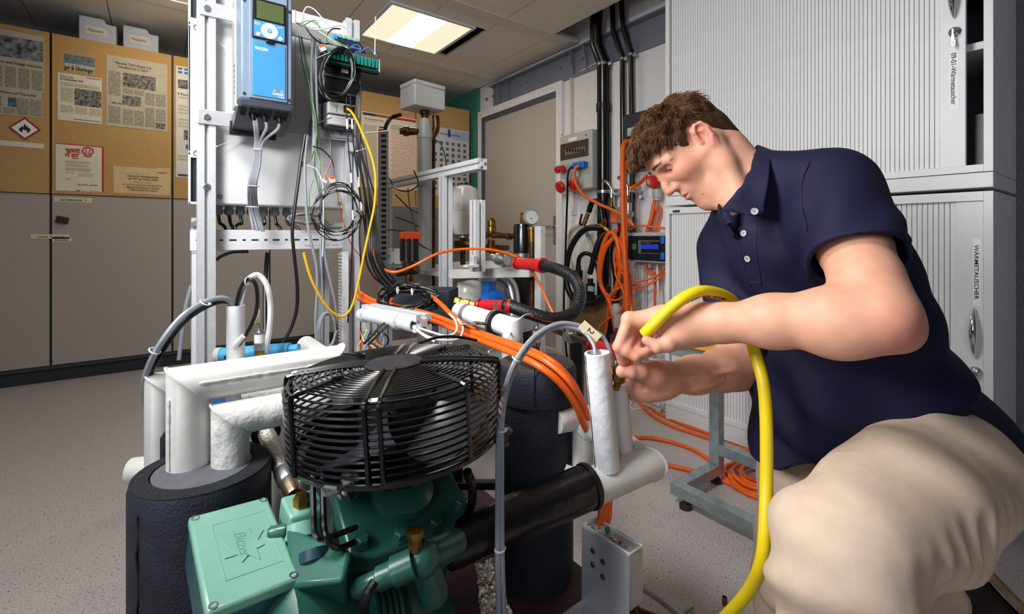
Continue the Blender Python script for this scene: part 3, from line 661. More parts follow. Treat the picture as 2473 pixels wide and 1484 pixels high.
build('stop_key', MB().lathe([(.0065, 0), (.0065, .0010)], kc+V((-.030, 0, -.016)), (0, -1, 0), 18), INKW, kb)
build('stop_mark', MB().ring(kc+V((-.030, -.0010, -.016)), .0052, .0007, (0, -1, 0), 18, 4).tube([kc+V((-.033, -.0012, -.0145)), kc+V((-.027, -.0012, -.0145)), kc+V((-.030, -.0012, -.0195))], .0006, 4, True), INKR, kb)
build('start_key', MB().prism([(0, -.0075), (.0075, 0), (0, .0075), (-.0075, 0)], kc+V((.030, 0, -.016)), (1, 0, 0), (0, 0, 1), (0, -.001, 0)), INKW, kb)
build('start_mark', MB().bx(kc+V((.0292, -.0016, -.020)), kc+V((.0308, -.001, -.012))), INKG, kb)
for dx, s in ((-.040, 'BACK\nRESET'), (.0225, 'FUNCT')):
    text('lettering', s, kc+V((dx, -.0006, .016)), (1, 0, 0), (0, 0, 1), .0052, INKW, kb, fit=.015)
build('latch', MB().bx((kc.x-.010, yf-.016, kp0-.010), (kc.x+.012, yf-.008, kp0)), BLACK, inv, bevel=.002)
text('lettering', 'VACON', (fx0+.006, yf-.0092, iz0+.152), (1, 0, 0), (0, 0, 1), .0125, INKW, bl, fit=.036, bold=.03)
text('lettering', 'DANGER', (fx1-.036, yf-.0092, iz0+.022), (1, 0, 0), (0, 0, 1), .0095, INKW, bl, fit=.031, bold=.01)
text('lettering', '5 MIN', (fx1-.021, yf-.0092, iz0+.0145), (1, 0, 0), (0, 0, 1), .0065, INKW, bl, fit=.016, bold=.01)
for dx in (-.036, -.016): build('warning_triangle', MB().prism([(0, 0), (.011, 0), (.0055, .010)], (fx1+dx, yf-.0096, iz0+.031), (1, 0, 0), (0, 0, 1), (0, .0006, 0)), INKO, bl)
for k in range(6): build('vent_slot', MB().prism([(0, 0), (.014, .004), (.014, .014), (0, .009)], (ix0-.0045, yf+.105, iz0+.035+k*.017), (0, 1, 0), (0, 0, 1), (.002, 0, 0)), BLACK, inv)
for x in (ix0+.010, ix1-.008):
    for z in (iz0+.014, iz1-.05): build('case_screw', MB().lathe([(.005, 0), (.005, .001), (.003, .001), (.003, -.001)], (x, yf, z), (0, -1, 0), 12), DGREY, inv)
# cable entry shoe below
build('cable_shoe', MB().prism([(-.006, 0), (W_+.006, 0), (W_-.004, -.022), (.004, -.022)], (ix0, yf-.002, iz0), (1, 0, 0), (0, 0, 1), (0, .05, 0)), DGREY, inv, bevel=.003)
build('entry_plate', MB().prism([(yf, -.022), (yf+.17, -.022), (yf+.17, -.075), (yf+.10, -.060)], (ix0-.006, 0, iz0), (0, 1, 0), (0, 0, 1), (W_+.012, 0, 0)), DGREY, inv, bevel=.003)
for r_ in range(2):
    for k in range(6): build('grille_hole', MB().box((ix0+.010+k*.0235, yf+.018+r_*.022, iz0-.030-r_*.0085), (.014, .012, .010), Matrix.Rotation(.36, 3, 'X')), BLACK, inv)
lug = build('mounting_lug', MB().bx((ix0-.012, YR-.030, iz0-.085), (ix0+.060, YR-.010, iz0-.040)).bx((ix0+.07, YR-.03, iz0-.09), (ix1-.02, YR-.01, iz0-.045)), BLACK, inv, bevel=.002)
build('lug_screw', MB().lathe([(.007, 0), (.007, .003), (.004, .003)], (ix0+.004, YR-.030, iz0-.062), (0, -1, 0), 14), STEEL, inv)
cxs = [PY(612, 265, 1.66).x, PY(640, 268, 1.66).x, PY(676, 274, 1.66).x]
for x in cxs: build('strain_relief', MB().lathe([(.013, 0), (.011, -.018), (.008, -.034)], (x, yf+.04, iz0-.022), (0, 0, 1), 14), BLACK, inv)
def pr(px, py, y=1.70): return PY(px, py, y)
GM = 'grey motor cables hanging below the inverter'
for i, (a, lst) in enumerate(((cxs[0], [(618, 345), (612, 400), (602, 450), (603, 500), (612, 556)]), (cxs[0]+.006, [(622, 345), (617, 400), (607, 450), (609, 505), (622, 558)]), (cxs[1], [(627, 345), (622, 400), (612, 450), (616, 505), (630, 558)]), (cxs[2], [(634, 345), (626, 400), (617, 450), (621, 505), (636, 560)]))):
    pts = [(a, yf+.04, iz0-.045), (a+(.004 if i < 3 else -.008), yf+.04, iz0-.075)] + [pr(px, py, 1.69 if py < 500 else 1.77) for px, py in lst]
    cc = cable('motor_cable', f'grey motor cable below the inverter, {["leftmost", "second from left", "third from left", "rightmost"][i]} of the tied bundle', pts, .0052, GREYC, GM)
    if i == 1:
        for px, py in ((624, 362), (611, 450), (608, 500)): ties([(pr(px, py, 1.69), (0, 0, 1))], .016, cc)
# ---- modules on the right post
def pbx(mb, px0, px1, py0, py1, y, dep):
    a, b = PY(px0, py0, y), PY(px1, py1, y); z1 = PY((px0+px1)/2, py0, y).z; z0 = PY((px0+px1)/2, py1, y).z
    return mb.bx((a.x, y, z0), (b.x, y+dep, z1)), a.x, b.x, z0, z1
t = thing('input_module', 'black stack of input modules mounted behind the cable coil', 'module', PY(830, 245, 1.73))
m_, a, b, z0, z1 = pbx(MB(), 782, 868, 128, 243, 1.72, .09); build('module_body', m_, BLACK, t, bevel=.003)
for k in range(3): build('module_rib', MB().bx((a-.002, 1.712, z0+.02+k*(z1-z0)/3), (b+.004, 1.72, z0+.026+k*(z1-z0)/3)), DGREY, t)
build('paper_label', MB().bx((a+.06, 1.7185, z1-.07), (a+.085, 1.72, z1-.035)), LGREY, t)
t = thing('bus_coupler', 'white bus coupler module with network socket', 'module', PY(830, 305, 1.73))
m_, a, b, z0, z1 = pbx(MB(), 793, 865, 250, 277, 1.715, .08); build('upper_housing', m_, LGREY, t, bevel=.003)
build('socket', MB().bx((a+.052, 1.712, z0+.008), (a+.075, 1.716, z1-.006)).bx((a+.08, 1.712, z0+.008), (b-.004, 1.716, z1-.006)), BRASS, t)
text('lettering', 'EtherCAT', (a+.03, 1.7145, z0+.006), (0, 0, 1), (-1, 0, 0), .007, INKB, t, fit=.022)
m_, a, b, z0, z1 = pbx(MB(), 793, 865, 281, 304, 1.715, .08); build('lower_housing', m_, LGREY, t, bevel=.003)
build('connector', MB().bx((b-.035, 1.708, z0+.008), (b-.006, 1.716, z1-.008)), BLACK, t)
build('dark_base', MB().bx((a-.006, 1.735, z0-.006), (b+.004, 1.79, z1+.045)), DGREY, t)
t = thing('relay_board', 'dark blue circuit board with pale green screw terminals', 'circuit board', PY(850, 118, 1.70))
o_ = PY(818, 115, 1.72); ux = (PY(893, 102, 1.72)-o_); ux.z = 0
L = .098; up_ = V((-.08, .45, .55)).normalized()
build('board', MB().prism([(0, 0), (L, 0), (L, .07), (0, .07)], o_, (1, 0, 0), up_, (0, -.003, .002)), pm('navy_solder_mask', (24, 40, 74), .35), t)
for k in range(4): build('screw_terminal', MB().box(o_+V((.020+k*.020, 0, 0))+up_*.068+V((0, -.004, .006)), (.014, .010, .014)), pm('pale_green_plastic', (142, 210, 168), .4), t, bevel=.002)
text('lettering', 'RELAY  MODULE', o_+V((.012, -.004, .004))+up_*.012, (1, 0, 0), up_, .007, INKW, t, fit=.07)
build('blue_choke', MB().box(o_+V((.004, 0, 0))+up_*.06, (.02, .016, .022)), BLUEC, t, bevel=.003)
t = thing('terminal_strip', 'long teal terminal strip sticking out past the right post', 'terminal strip', PY(850, 140, 1.68))
a, b = PY(795, 128, 1.69), PY(908, 140, 1.69); nT = 13
for k in range(nT):
    x = a.x+(b.x-a.x)*k/(nT-1)
    build('terminal', MB().bx((x-.0052, 1.675, a.z-.022), (x+.0052, 1.70, a.z+.010)), GREENB, t, bevel=.001)
build('strip_rail', MB().bx((a.x-.006, 1.70, a.z-.036), (b.x+.010, 1.712, a.z+.006)).bx((a.x-.006, 1.675, a.z-.036), (b.x+.010, 1.71, a.z-.030)), pm('dark_teal_plastic', (16, 60, 62), .4), t)
build('end_plate', MB().bx((b.x+.006, 1.674, a.z-.036), (b.x+.009, 1.712, a.z+.012)), LGREY, t)
t = thing('rail_bracket', 'small aluminium bracket under the bus coupler', 'bracket', PY(835, 320, 1.76))
m_, a, b, z0, z1 = pbx(MB(), 806, 868, 306, 335, 1.785, .006); build('plate', m_, ALUP, t)
m_, a, b, z0, z1 = pbx(MB(), 842, 872, 345, 366, 1.765, .03); build('foot', m_, ALU, t, bevel=.002)
screw(PY(822, 322, 1.785), par=t, r=.006)
# lever connectors
def lever(label, px, py, y, s=1.0, rot=0):
    p = PY(px, py, y); t = thing('lever_connector', label, 'connector', p); R = Matrix.Rotation(rot, 3, 'Y')
    build('clear_body', MB().box(p, (.018*s, .012, .016*s), R), pm('clear_grey_plastic', (206, 202, 198), .25, var=0), t, bevel=.001)
    for k in (-1, 0, 1): build('lever', MB().box(p+R @ V((k*.0055*s, -.003, .009*s)), (.0045*s, .010, .007*s), R), pm('orange_lever', (236, 104, 34), .4, var=0), t, bevel=.0008)
lever('orange lever connector joining white and brown wires at the left', 731, 399, 1.74, .8, .5)
lever('orange lever connector on the red wire', 784, 438, 1.70, .9, .5); lever('wide orange lever connector beside the red wire', 802, 436, 1.70, 1.15, -.1)
lever('orange and clear connector under the relay board', 779, 118, 1.68, 1.1, -.6)
# ================================================================== heat pump rig in the foreground
ZPL = .20
base = thing('rig_base', 'low rig base with maroon board under the heat pump', 'base frame', (.38, 1.2, 0))
build('board', MB().prism([(-.07, .42), (.765, .42), (.765, 2.35), (.06, 2.35), (.06, 1.1), (-.07, 1.1)], (0, 0, ZPL-.02), (1, 0, 0), (0, 1, 0), (0, 0, .02)), LAPTOP, base)
for y in (.46, 1.15, 2.3): build('frame_beam', profile(MB(), (.08, y, ZPL-.045), (.745, y, ZPL-.045), .05), ALU, base, smooth=False)
for x in (.10, .73): build('frame_beam', profile(MB(), (x, .49, ZPL-.095), (x, 2.28, ZPL-.095), .05), ALU, base, smooth=False)
for x in (.10, .73):
    for y in (.6, 1.2, 2.2): build('foot', MB().lathe([(.03, 0), (.03, .012), (.012, .02), (.012, .082)], (x, y, 0), (0, 0, 1), 16), BLACK, base)
ZB = ZPL
# ---- left insulated vessel
LC = V((.0614, .9776, 0)); LZ = .547
t = thing('insulated_vessel', 'black foam insulated vessel at the left with two white pipes on top', 'vessel', (LC.x, LC.y, ZPL))
build('foam_jacket', MB().lathe([(.103, ZPL), (.105, ZPL+.05), (.105, LZ-.012), (.101, LZ), (.078, LZ+.001), (.078, LZ-.006)], (LC.x, LC.y, 0), (0, 0, 1), 48), FOAM, t)
build('foam_rim', MB().lathe([(.102, 0), (.0765, .002), (.0765, 0)], (LC.x, LC.y, LZ+.0006), (0, 0, 1), 48), FOAMC, t)
build('top_disc', MB().lathe([(.078, 0), (.074, .010), (.01, .012)], (LC.x, LC.y, LZ-.008), (0, 0, 1), 40), pm('grey_rubber_disc', (92, 95, 102), .7, var=.15), t)
sd = cdir(-.35, 0, .94); sp_ = LC+sd*.1045
build('glue_seam', MB().tube([sp_+V((.002*math.sin(k*2.2), .001*math.sin(k*3.1), ZPL+.02+k*.03)) for k in range(11)], .0022, 6), BLACK, t)
# tall foam slab behind it
tag(build('foam_block', MB().prism([(0, 0), (.06, 0), (.06, .35), (.012, .368), (0, .35)], V((P(385, 1140, .93).x, P(385, 1140, .93).y, ZPL)), RT, (0, 0, 1), FW*.04), FOAM, bevel=.002), 'black foam offcut standing between the white pipes and vessel', 'foam block')
# ---- white wrapped pipes
GP = 'white wrapped pipes of the rig'
def wpipe(label, pts, r, mat=WRAP, seam=None, nm='insulated_pipe', loc=None):
    pts = [V(p) for p in pts]
    t = thing(nm, label, 'pipe', pts[0] if loc is None else loc, GP)
    build('wrap', MB().pipe(pts, r, 28), mat, t)
    for i in range(1, len(pts)-1):                                # raised joint at each mitre
        d1, d2 = (pts[i]-pts[i-1]).normalized(), (pts[i+1]-pts[i]).normalized(); nb = (d1+d2).normalized()
        B = basis(z=d1); ring = []
        for k in range(28):
            q = pts[i-1]+B @ V((r*1.02*math.cos(2*math.pi*k/28), r*1.02*math.sin(2*math.pi*k/28), 0)); ring.append(q+d1*((pts[i]-q).dot(nb)/d1.dot(nb)))
        build('joint', MB().tube(ring, .0022, 6, True), mat, t)
    if seam is not None:
        for i in range(len(pts)-1):
            d = (pts[i+1]-pts[i]); s_ = V(seam)-d.normalized()*V(seam).dot(d.normalized())
            if s_.length < .05: continue
            s_.normalize(); m_ = max(3, int(d.length/.006)); rnd = random.Random(i)
            lo, hi = .06, .88
            build('stud_seam', MB().tube([pts[i]+d*(lo+(hi-lo)*k/m_)+s_*(r+.0004) for k in range(m_+1)], [.0012+.0022*rnd.random() for k in range(m_+1)], 5), mat, t)
    return t
za = .690; ax_, ay_ = .0405, 1.0
wpipe('tall white wrapped pipe bending right, left front of the rig', [(ax_, ay_, LZ), (ax_, ay_, za), (.275, ay_, za), (.275, ay_, ZPL)], .0325, WRAP, cdir(-.35, .1, .9))
zb = P(555, 1005, .85).z; B0 = P(557, 1140, .835)
wpipe('shorter wrinkled white pipe bending right on the black vessel', [(B0.x, B0.y, LZ), (B0.x, B0.y, zb), (B0.x+.20, B0.y, zb), (B0.x+.20, B0.y+.22, zb)], .030, WRAP2)
C0 = P(385, 1000, 1.0); zc = P(385, 930, 1.0).z
wpipe('white wrapped pipe half hidden behind the tall front pipe', [(C0.x, C0.y, ZPL), (C0.x, C0.y, zc), (C0.x+.34, C0.y, zc), (C0.x+.34, C0.y+.2, zc)], .026, WRAP, cdir(-.95, 0, .1))
D0, D1 = P(318, 1135, 1.02), P(420, 1128, 1.03)
wpipe('white wrapped pipe stub pointing left at the vessel', [D0+V((0, 0, -.004)), D1], .028, WRAP)
for i, (px, py0, d, r, lab_) in enumerate(((760, 1060, .98, .028, 'white vertical pipe under the fan cage, left'), (655, 1090, 1.05, .030, 'white vertical pipe behind the braided hose'), (700, 1000, 1.08, .020, 'thin white vertical pipe left of the fan cage'))):
    p = P(px, py0, d); wpipe(lab_, [(p.x, p.y, ZPL), (p.x, p.y, .60 if i == 0 else .56)], r, WRAP)
p0, p1 = P(590, 945, 1.02), P(700, 935, 1.05)
wpipe('white wrapped pipe with a rusty stud behind the two front pipes', [p0, p1], .033, WRAP2)
st = tag(build('threaded_stud', MB().cyl(P(648, 940, 1.02)+V((0, 0, .0)), P(648, 915, 1.02)+V((0, 0, .012)), .007, n=10).lathe([(.012, 0), (.010, .006)], P(648, 938, 1.02), (0, 0, 1), 8), BRASSD), 'dark rusty stud poking out of a white pipe', 'stud')
for lab_, a, b, r in (('white pipe running level behind the fan, low', P(700, 1190, 1.02), P(880, 1150, 1.1), .022), ('white pipe below the fan, lower one', P(700, 1235, .98), P(860, 1195, 1.06), .018)):
    wpipe(lab_, [a, b], r, WRAP)
# slim white tube with sensors, rear left
p = P(569, 970, 1.12); q = P(569, 738, 1.12)
t = thing('sensor_tube', 'slim white plastic tube standing behind the front pipes, cables inside', 'tube', (p.x, p.y, ZPL))
build('tube_wall', MB().lathe([(.0195, ZPL), (.0195, q.z), (.0165, q.z), (.0165, q.z-.05)], (p.x, p.y, 0), (0, 0, 1), 28), PVC, t)
# ---- flow meter (light blue)
FLB = pm('light_blue_instrument', (70, 168, 220), .4, var=.04)
p = P(610, 862, 1.22)
t = thing('flow_meter', 'light blue flow meter behind the white pipes', 'flow meter', p-V((0, 0, .2)))
build('sensor_head', MB().lathe([(.024, 0), (.034, .006), (.036, .03), (.034, .06), (.02, .066)], P(600, 868, 1.24)-V((0, 0, .035)), (0, 0, 1), 28), FLB, t)
build('cross_housing', MB().cyl(P(535, 858, 1.22), P(700, 845, 1.22), .018, n=20).cyl(P(690, 846, 1.22), P(722, 842, 1.22), .012), FLB, t)
build('end_cap', MB().cyl(P(524, 859, 1.22), P(537, 858, 1.22), .020), LGREY, t)
build('type_plate', MB().box(P(545, 950, 1.2), (.10, .004, .085), basis(z=(0, 0, 1), x=RT)), pm('blue_type_plate', (62, 118, 190), .4, var=.08, sc=30), t)
text('lettering', 'Promag', P(525, 935, 1.192), RT, (0, 0, 1), .012, INKW, t, fit=.05)
# ---- pressure sensor on the front pipe
p = P(627, 858, 1.12)
t = thing('pressure_sensor', 'small chrome pressure transmitter with brass nut', 'sensor', p)
build('hex_nut', MB().lathe([(.011, 0), (.011, .012)], p, (0, 0, 1), 6), BRASS, t)
build('steel_nut', MB().lathe([(.0125, .012), (.0125, .026)], p, (0, 0, 1), 6), STEEL, t)
build('body', MB().lathe([(.0115, .026), (.0115, .055), (.009, .058), (.0055, .064)], p, (0, 0, 1), 20), STEEL, t)
build('label_sleeve', MB().lathe([(.0118, .030), (.0118, .050)], p, (0, 0, 1), 20), PVC, t)
# ---- braided hose
h0, h1 = P(640, 1040, .98), P(716, 1208, .80); dh = (h1-h0).normalized()
t = thing('braided_hose', 'stainless braided hose running down to the green valve', 'hose', h1)
build('braid', MB().tube([h0+(h1-h0)*(.03+.62*k/60) for k in range(61)], [.0155+.0009*(k % 2) for k in range(61)], 20), pm('steel_braid', (222, 218, 210), .24, .8, var=.12, sc=200, bump=.3, bsc=400), t)
build('ferrule', MB().lathe([(.0175, 0), (.0175, .030), (.0155, .034)], h0+(h1-h0)*.64, dh, 24), STEEL, t)
build('weld_neck', MB().lathe([(.0145, 0), (.0145, .045), (.0125, .05)], h0+(h1-h0)*.74, dh, 24), pm('heat_tinted_steel', (196, 182, 160), .3, .95, var=.2, sc=30, rgb2=(140, 96, 50)), t)
build('rubber_end', MB().lathe([(.028, -.02), (.028, .012)], h0, dh, 20), BLACK, t)
# ---- green compressor
comp = thing('compressor', 'green reciprocating compressor with terminal box, bottom of the picture', 'compressor', P(820, 1500, .72)*1)
comp.location.z = ZPL; ORI[comp.name] = V(comp.location)
cA = C3(-.382, -.444, .665); uu = cdir(.0814, -.0074, -.07).normalized(); vv = cdir(.1207, -.031, .14); vv = (vv-uu*vv.dot(uu)).normalized(); nn = vv.cross(uu).normalized()
if nn.z < 0: nn = -nn
cu, cv = .1076, .187; Rb = Matrix((uu, -vv, nn)).transposed()
tbx = build('terminal_box', MB().box(cA-nn*.036, (cu*.97, cv*.97, .07), Rb), pm('dark_green_paint', (24, 78, 84), .4, var=.08), comp, bevel=.006)
cov = build('box_cover', MB().box(cA, (cu, cv, .016), Rb), GREENL, comp, bevel=.0045)
def L2(a, b, h=.0082): return cA+uu*a-vv*b+nn*h
build('cover_groove', MB().tube([L2(x, y, .0079) for x, y in ((-.028, .058), (.040, .058), (.040, -.055), (-.028, -.055))], .0008, 5, True), GREENL, cov)
star = []
for k in range(16):
    a = 2*math.pi*k/16+math.pi/8; r_ = (.041 if k % 4 == 0 else .034) if k % 2 == 0 else .0225
    star.append((r_*math.cos(a)*.72, r_*math.sin(a)*1.05))
build('star_emblem', MB().prism(star, L2(.004, 0, .0078), uu, -vv, nn*.0016), GREENL, cov)
text('lettering', 'Bitzer', L2(-.006, .026, .0092), vv, uu, .021, pm('engraved_green', (92, 156, 138), .4, var=.03), cov, fit=.052, shear=.3, ext=.0006)
for sx in (-1, 1):
    for sy in (-1, 1): build('cover_screw', MB().lathe([(.0055, -.001), (.0055, .0006), (.0035, .0006), (.0035, -.0012)], L2(sx*(cu/2-.008), sy*(cv/2-.008)), nn, 14), STEEL, cov)
build('lower_cover', MB().box(cA-uu*.02+vv*.125-nn*.040, (.16, .09, .016), Rb), GREENL, comp, bevel=.005)
# motor housing and crankcase
def gx_(px, py, d): return P(px, py, d)
m0, m1 = P(560, 1560, .60), P(1010, 1500, .86); dm = (m1-m0).normalized(); Lm = (m1-m0).length
build('crankcase', MB().lathe([(.075, 0), (.105, .012), (.112, .05), (.112, Lm*.55), (.120, Lm*.57), (.120, Lm*.62), (.105, Lm*.66), (.100, Lm*.95), (.07, Lm)], m0-V((0, 0, .02)), dm, 36), GREEN, comp)
for k in range(5):
    a = m0+dm*(Lm*(.36+.035*k)); build('cooling_rib', MB().lathe([(.100, -.005), (.1255, -.0035), (.1255, .0035), (.100, .005)], a-V((0, 0, .02)), dm, 32), GREEN, comp)
build('support_foot', MB().box((m0+dm*Lm*.25)*1-V((0, 0, .02))+V((0, 0, 0)), (.10, .20, .02)), GREEN, comp) if False else None
for f_ in (.3, .85):
    a = m0+dm*Lm*f_; build('support_foot', MB().bx((a.x-.07, a.y-.07, ZPL), (a.x+.07, a.y+.07, a.z-.06)), GREEN, comp, bevel=.004)
# flank plate between box and head
fa, fb, fc_, fd = P(690, 1270, .70), P(850, 1330, .66), P(830, 1405, .61), P(700, 1420, .62)
build('flank', MB().add([fa, fb, fc_, fd]+[q+V((.02, .05, -.08)) for q in (fa, fb, fc_, fd)], [(0, 1, 2, 3), (7, 6, 5, 4), (0, 4, 5, 1), (1, 5, 6, 2), (2, 6, 7, 3), (3, 7, 4, 0)]), GREEN, comp, bevel=.006)
# cylinder block and head
k0, k1 = P(850, 1330, .70), P(1110, 1245, .80); ku = (k1-k0).normalized(); kn = (V((0, 0, 1))+cdir(-.1, 0, .55)).normalized(); kn = (kn-ku*kn.dot(ku)).normalized(); kv = kn.cross(ku)
if kv.dot(FW) < 0: kv = -kv
kc_ = (k0+k1)/2; Lk = (k1-k0).length; Rk = Matrix((ku, kv, kn)).transposed()
build('cylinder_block', MB().box(kc_+kv*.055-kn*.085, (Lk*.98, .14, .15), Rk), GREEN, comp, bevel=.010)
hd = build('cylinder_head', MB().prism([(-Lk/2-.012, -.02), (-Lk/2+.02, -.035), (Lk/2-.02, -.035), (Lk/2+.012, -.02), (Lk/2+.012, .12), (-Lk/2-.012, .12)], kc_-kn*.012, ku, kv, kn*.034), GREEN, comp, bevel=.005)
for a, b in ((-.46, -.01), (-.15, -.02), (.17, -.02), (.47, 0), (-.46, .10), (-.15, .105), (.17, .105), (.47, .09)):
    build('head_bolt', MB().lathe([(.0135, 0), (.0135, .004), (.0105, .0045), (.0105, .015), (.008, .017)], kc_+ku*(a*Lk)+kv*b+kn*.021, kn, 6), GREEN, comp)
build('head_boss', MB().lathe([(.05, 0), (.05, .02), (.03, .034)], kc_+kv*.05+kn*.02, kn, 24), GREEN, comp)
# suction valve block with brass cap
va = P(728, 1275, .745)
vb = build('suction_valve', MB().box(va+V((0, 0, .010)), (.055, .055, .065), Rb), GREENL, comp, bevel=.004)
build('valve_cap', MB().lathe([(.0125, 0), (.0125, .020), (.010, .024)], P(728, 1222, .735)-V((0, 0, .006)), (0, 0, 1), 6), BRASS, vb)
build('spindle_housing', MB().lathe([(.028, 0), (.028, .02), (.020, .026), (.020, .05), (.0225, .052), (.0225, .075), (.017, .085)], P(728, 1270, .72), cdir(.30, -.75, .6), 20), GREENL, vb)
build('spindle_cap', MB().lathe([(.021, 0), (.021, .014), (.016, .018)], P(760, 1330, .665), cdir(.30, -.75, .6), 20), pm('dark_teal_cap', (20, 62, 72), .4), vb)
build('service_port', MB().lathe([(.010, 0), (.010, .02), (.007, .024)], P(690, 1283, .70), cdir(-.9, 0, .3), 12), GREEN, vb)
# discharge valve, right front
dv = build('discharge_valve', MB().lathe([(.020, 0), (.020, .030), (.016, .032), (.016, .052), (.013, .054), (.013, .082), (.010, .088)], P(1000, 1360, .665), cdir(-.93, -.34, .15), 20), GREEN, comp)
build('valve_body', MB().sph(P(1022, 1352, .68), (.027, .024, .027)).cyl(P(1022, 1352, .68), P(1050, 1440, .70), .021).cyl(P(1022, 1352, .68), P(1110, 1305, .76), .022), GREEN, dv)
build('valve_cap', MB().lathe([(.010, 0), (.010, .018), (.0125, .019), (.0125, .028)], P(1002, 1328, .67), (0, 0, 1), 8), BRASS, dv)
build('oil_cable', MB().tube(cr([P(905, 1405, .62), P(885, 1440, .61), P(870, 1500, .62)], 5), .006, 8), RUBB, dv)
# crumpled foil
def foilsheet(label, corners, nu=18, nv=12, amp=.006, seed=1, thick=.0012):
    rnd = random.Random(seed); A_, B_, C_, D_ = [V(c) for c in corners]; mb = MB(); vs = []
    nrm = (B_-A_).cross(D_-A_).normalized()
    for j in range(nv+1):
        for i in range(nu+1):
            u, v = i/nu, j/nv; q = (A_*(1-u)+B_*u)*(1-v)+(D_*(1-u)+C_*u)*v
            vs.append(q+nrm*((rnd.random()-.5)*amp*.9+amp*1.2*math.sin(u*9+seed)*math.sin(v*7+u*4))+V((rnd.random()-.5, rnd.random()-.5, rnd.random()-.5))*amp*.4)
    n_ = len(vs); fs = [(j*(nu+1)+i, j*(nu+1)+i+1, (j+1)*(nu+1)+i+1, (j+1)*(nu+1)+i) for j in range(nv) for i in range(nu)]
    mb.add(vs, fs); mb.add([q-nrm*thick for q in vs], [f[::-1] for f in fs])
    return tag(build('foil_sheet', mb, FOIL, ang=12), label, 'foil')
foilsheet('crumpled aluminium foil on the compressor head, lit edge', [P(845, 1255, .77), P(1000, 1205, .85), P(990, 1160, .90), P(860, 1205, .82)], seed=3)
foilsheet('small foil crumple right of the fan foot', [P(985, 1225, .83), P(1065, 1195, .88), P(1060, 1145, .91), P(1030, 1150, .90)], 12, 10, .004, 5)
foilsheet('foil scrap beside the black suction pipe', [P(1098, 1255, .86), P(1150, 1235, .90), P(1120, 1195, .92), P(1098, 1200, .92)], 10, 8, .004, 9)
foilsheet('large blue reflecting foil sheet low beside the grey cables', [P(1145, 1365, .86), P(1195, 1345, .90), P(1235, 1490, .86), P(1165, 1500, .80)], 14, 22, .004, 12)
# ---- black insulated suction pipe
s0, s1 = P(1075, 1320, .76), P(1428, 1172, .90); ds = (s1-s0).normalized()
t = thing('suction_pipe', 'black taped suction pipe crossing from the compressor to the white pipe', 'pipe', s0)
build('pipe_wrap', MB().lathe([(.036, 0), (.038, .02), (.037, .16), (.040, .24), (.040, (s1-s0).length-.02), (.037, (s1-s0).length)], s0, ds, 32), pm('glossy_black_tape', (13, 14, 19), .30, var=.1, bump=.35, bsc=22), t)
build('taped_lead', MB().tube(cr([s0+(s1-s0)*.25+V((0, 0, -.041)), s0+(s1-s0)*.6+V((0, 0, -.045)), s0+(s1-s0)*.97+V((0, 0, -.040))], 6), .005, 8), RUBB, t)
build('tape_end', MB().lathe([(.042, 0), (.043, .006), (.041, .010)], s1-ds*.012, ds, 28), BLACK, t)
build('sleeve', MB().tube([P(1350, 1245, .835)+(P(1395, 1232, .85)-P(1350, 1245, .835))*(k/3) for k in range(4)], .005, 8), PAPER, t)
# ---- right insulated vessel
RC = P(1296, 1000, 1.05); RC.z = 0
t = thing('insulated_vessel', 'blue-black insulated vessel with a thicker collar, right of the fan', 'vessel', (RC.x, RC.y, ZPL))
zt_ = P(1296, 872, 1.05).z; zk = P(1296, 968, 1.0).z
build('foam_jacket', MB().lathe([(.078, ZPL), (.081, ZPL+.02), (.081, zk-.004), (.07, zk)], (RC.x, RC.y, 0), (0, 0, 1), 48), FOAM, t)
build('foam_collar', MB().lathe([(.079, zk-.012), (.086, zk-.008), (.0885, zk+.02), (.087, zt_-.012), (.082, zt_-.002)], (RC.x, RC.y, 0), (0, 0, 1), 48), FOAM, t)
build('worn_top', MB().lathe([(.083, zt_-.004), (.078, zt_), (.01, zt_+.001)], (RC.x, RC.y, 0), (0, 0, 1), 40), pm('worn_rubber_top', (66, 58, 60), .8, var=.2, sc=40, bump=.4, bsc=90), t)
a_ = cdir(-.10, 0, 1); build('collar_seam', MB().tube([(RC+a_*.0878)+V((0, 0, zk+.0+k*.013)) for k in range(7)], .0012, 5), BLACK, t)
# ---- white pipes right of it
wpipe('white pipe stub leaving the right vessel, upper', [P(1345, 1020, .985), P(1440, 1003, 1.03)], .0235, WRAP2)
wpipe('white vertical pipe between the right vessel and the twin tubes', [P(1407, 1190, 1.0), P(1407, 1030, 1.0), P(1470, 1050, .96)], .022, WRAP)
wpipe('white pipe stub leaving the right vessel, lower', [P(1360, 1150, .985), P(1420, 1175, .97)], .024, WRAP)
GW = pm('greyish_pipe_wrap', (214, 213, 211), .4, var=.06, sc=14)
t = wpipe('white mitred pipe elbow under the twin tubes', [P(1418, 1182, .89), P(1556, 1122, .95), P(1462, 1052, 1.14)], .034, GW)
text('lettering', 'MK-25', P(1520, 1082, .96), RT-UP*.2, (FW+UP*.5).normalized(), .014, MGREY, t, fit=.05)
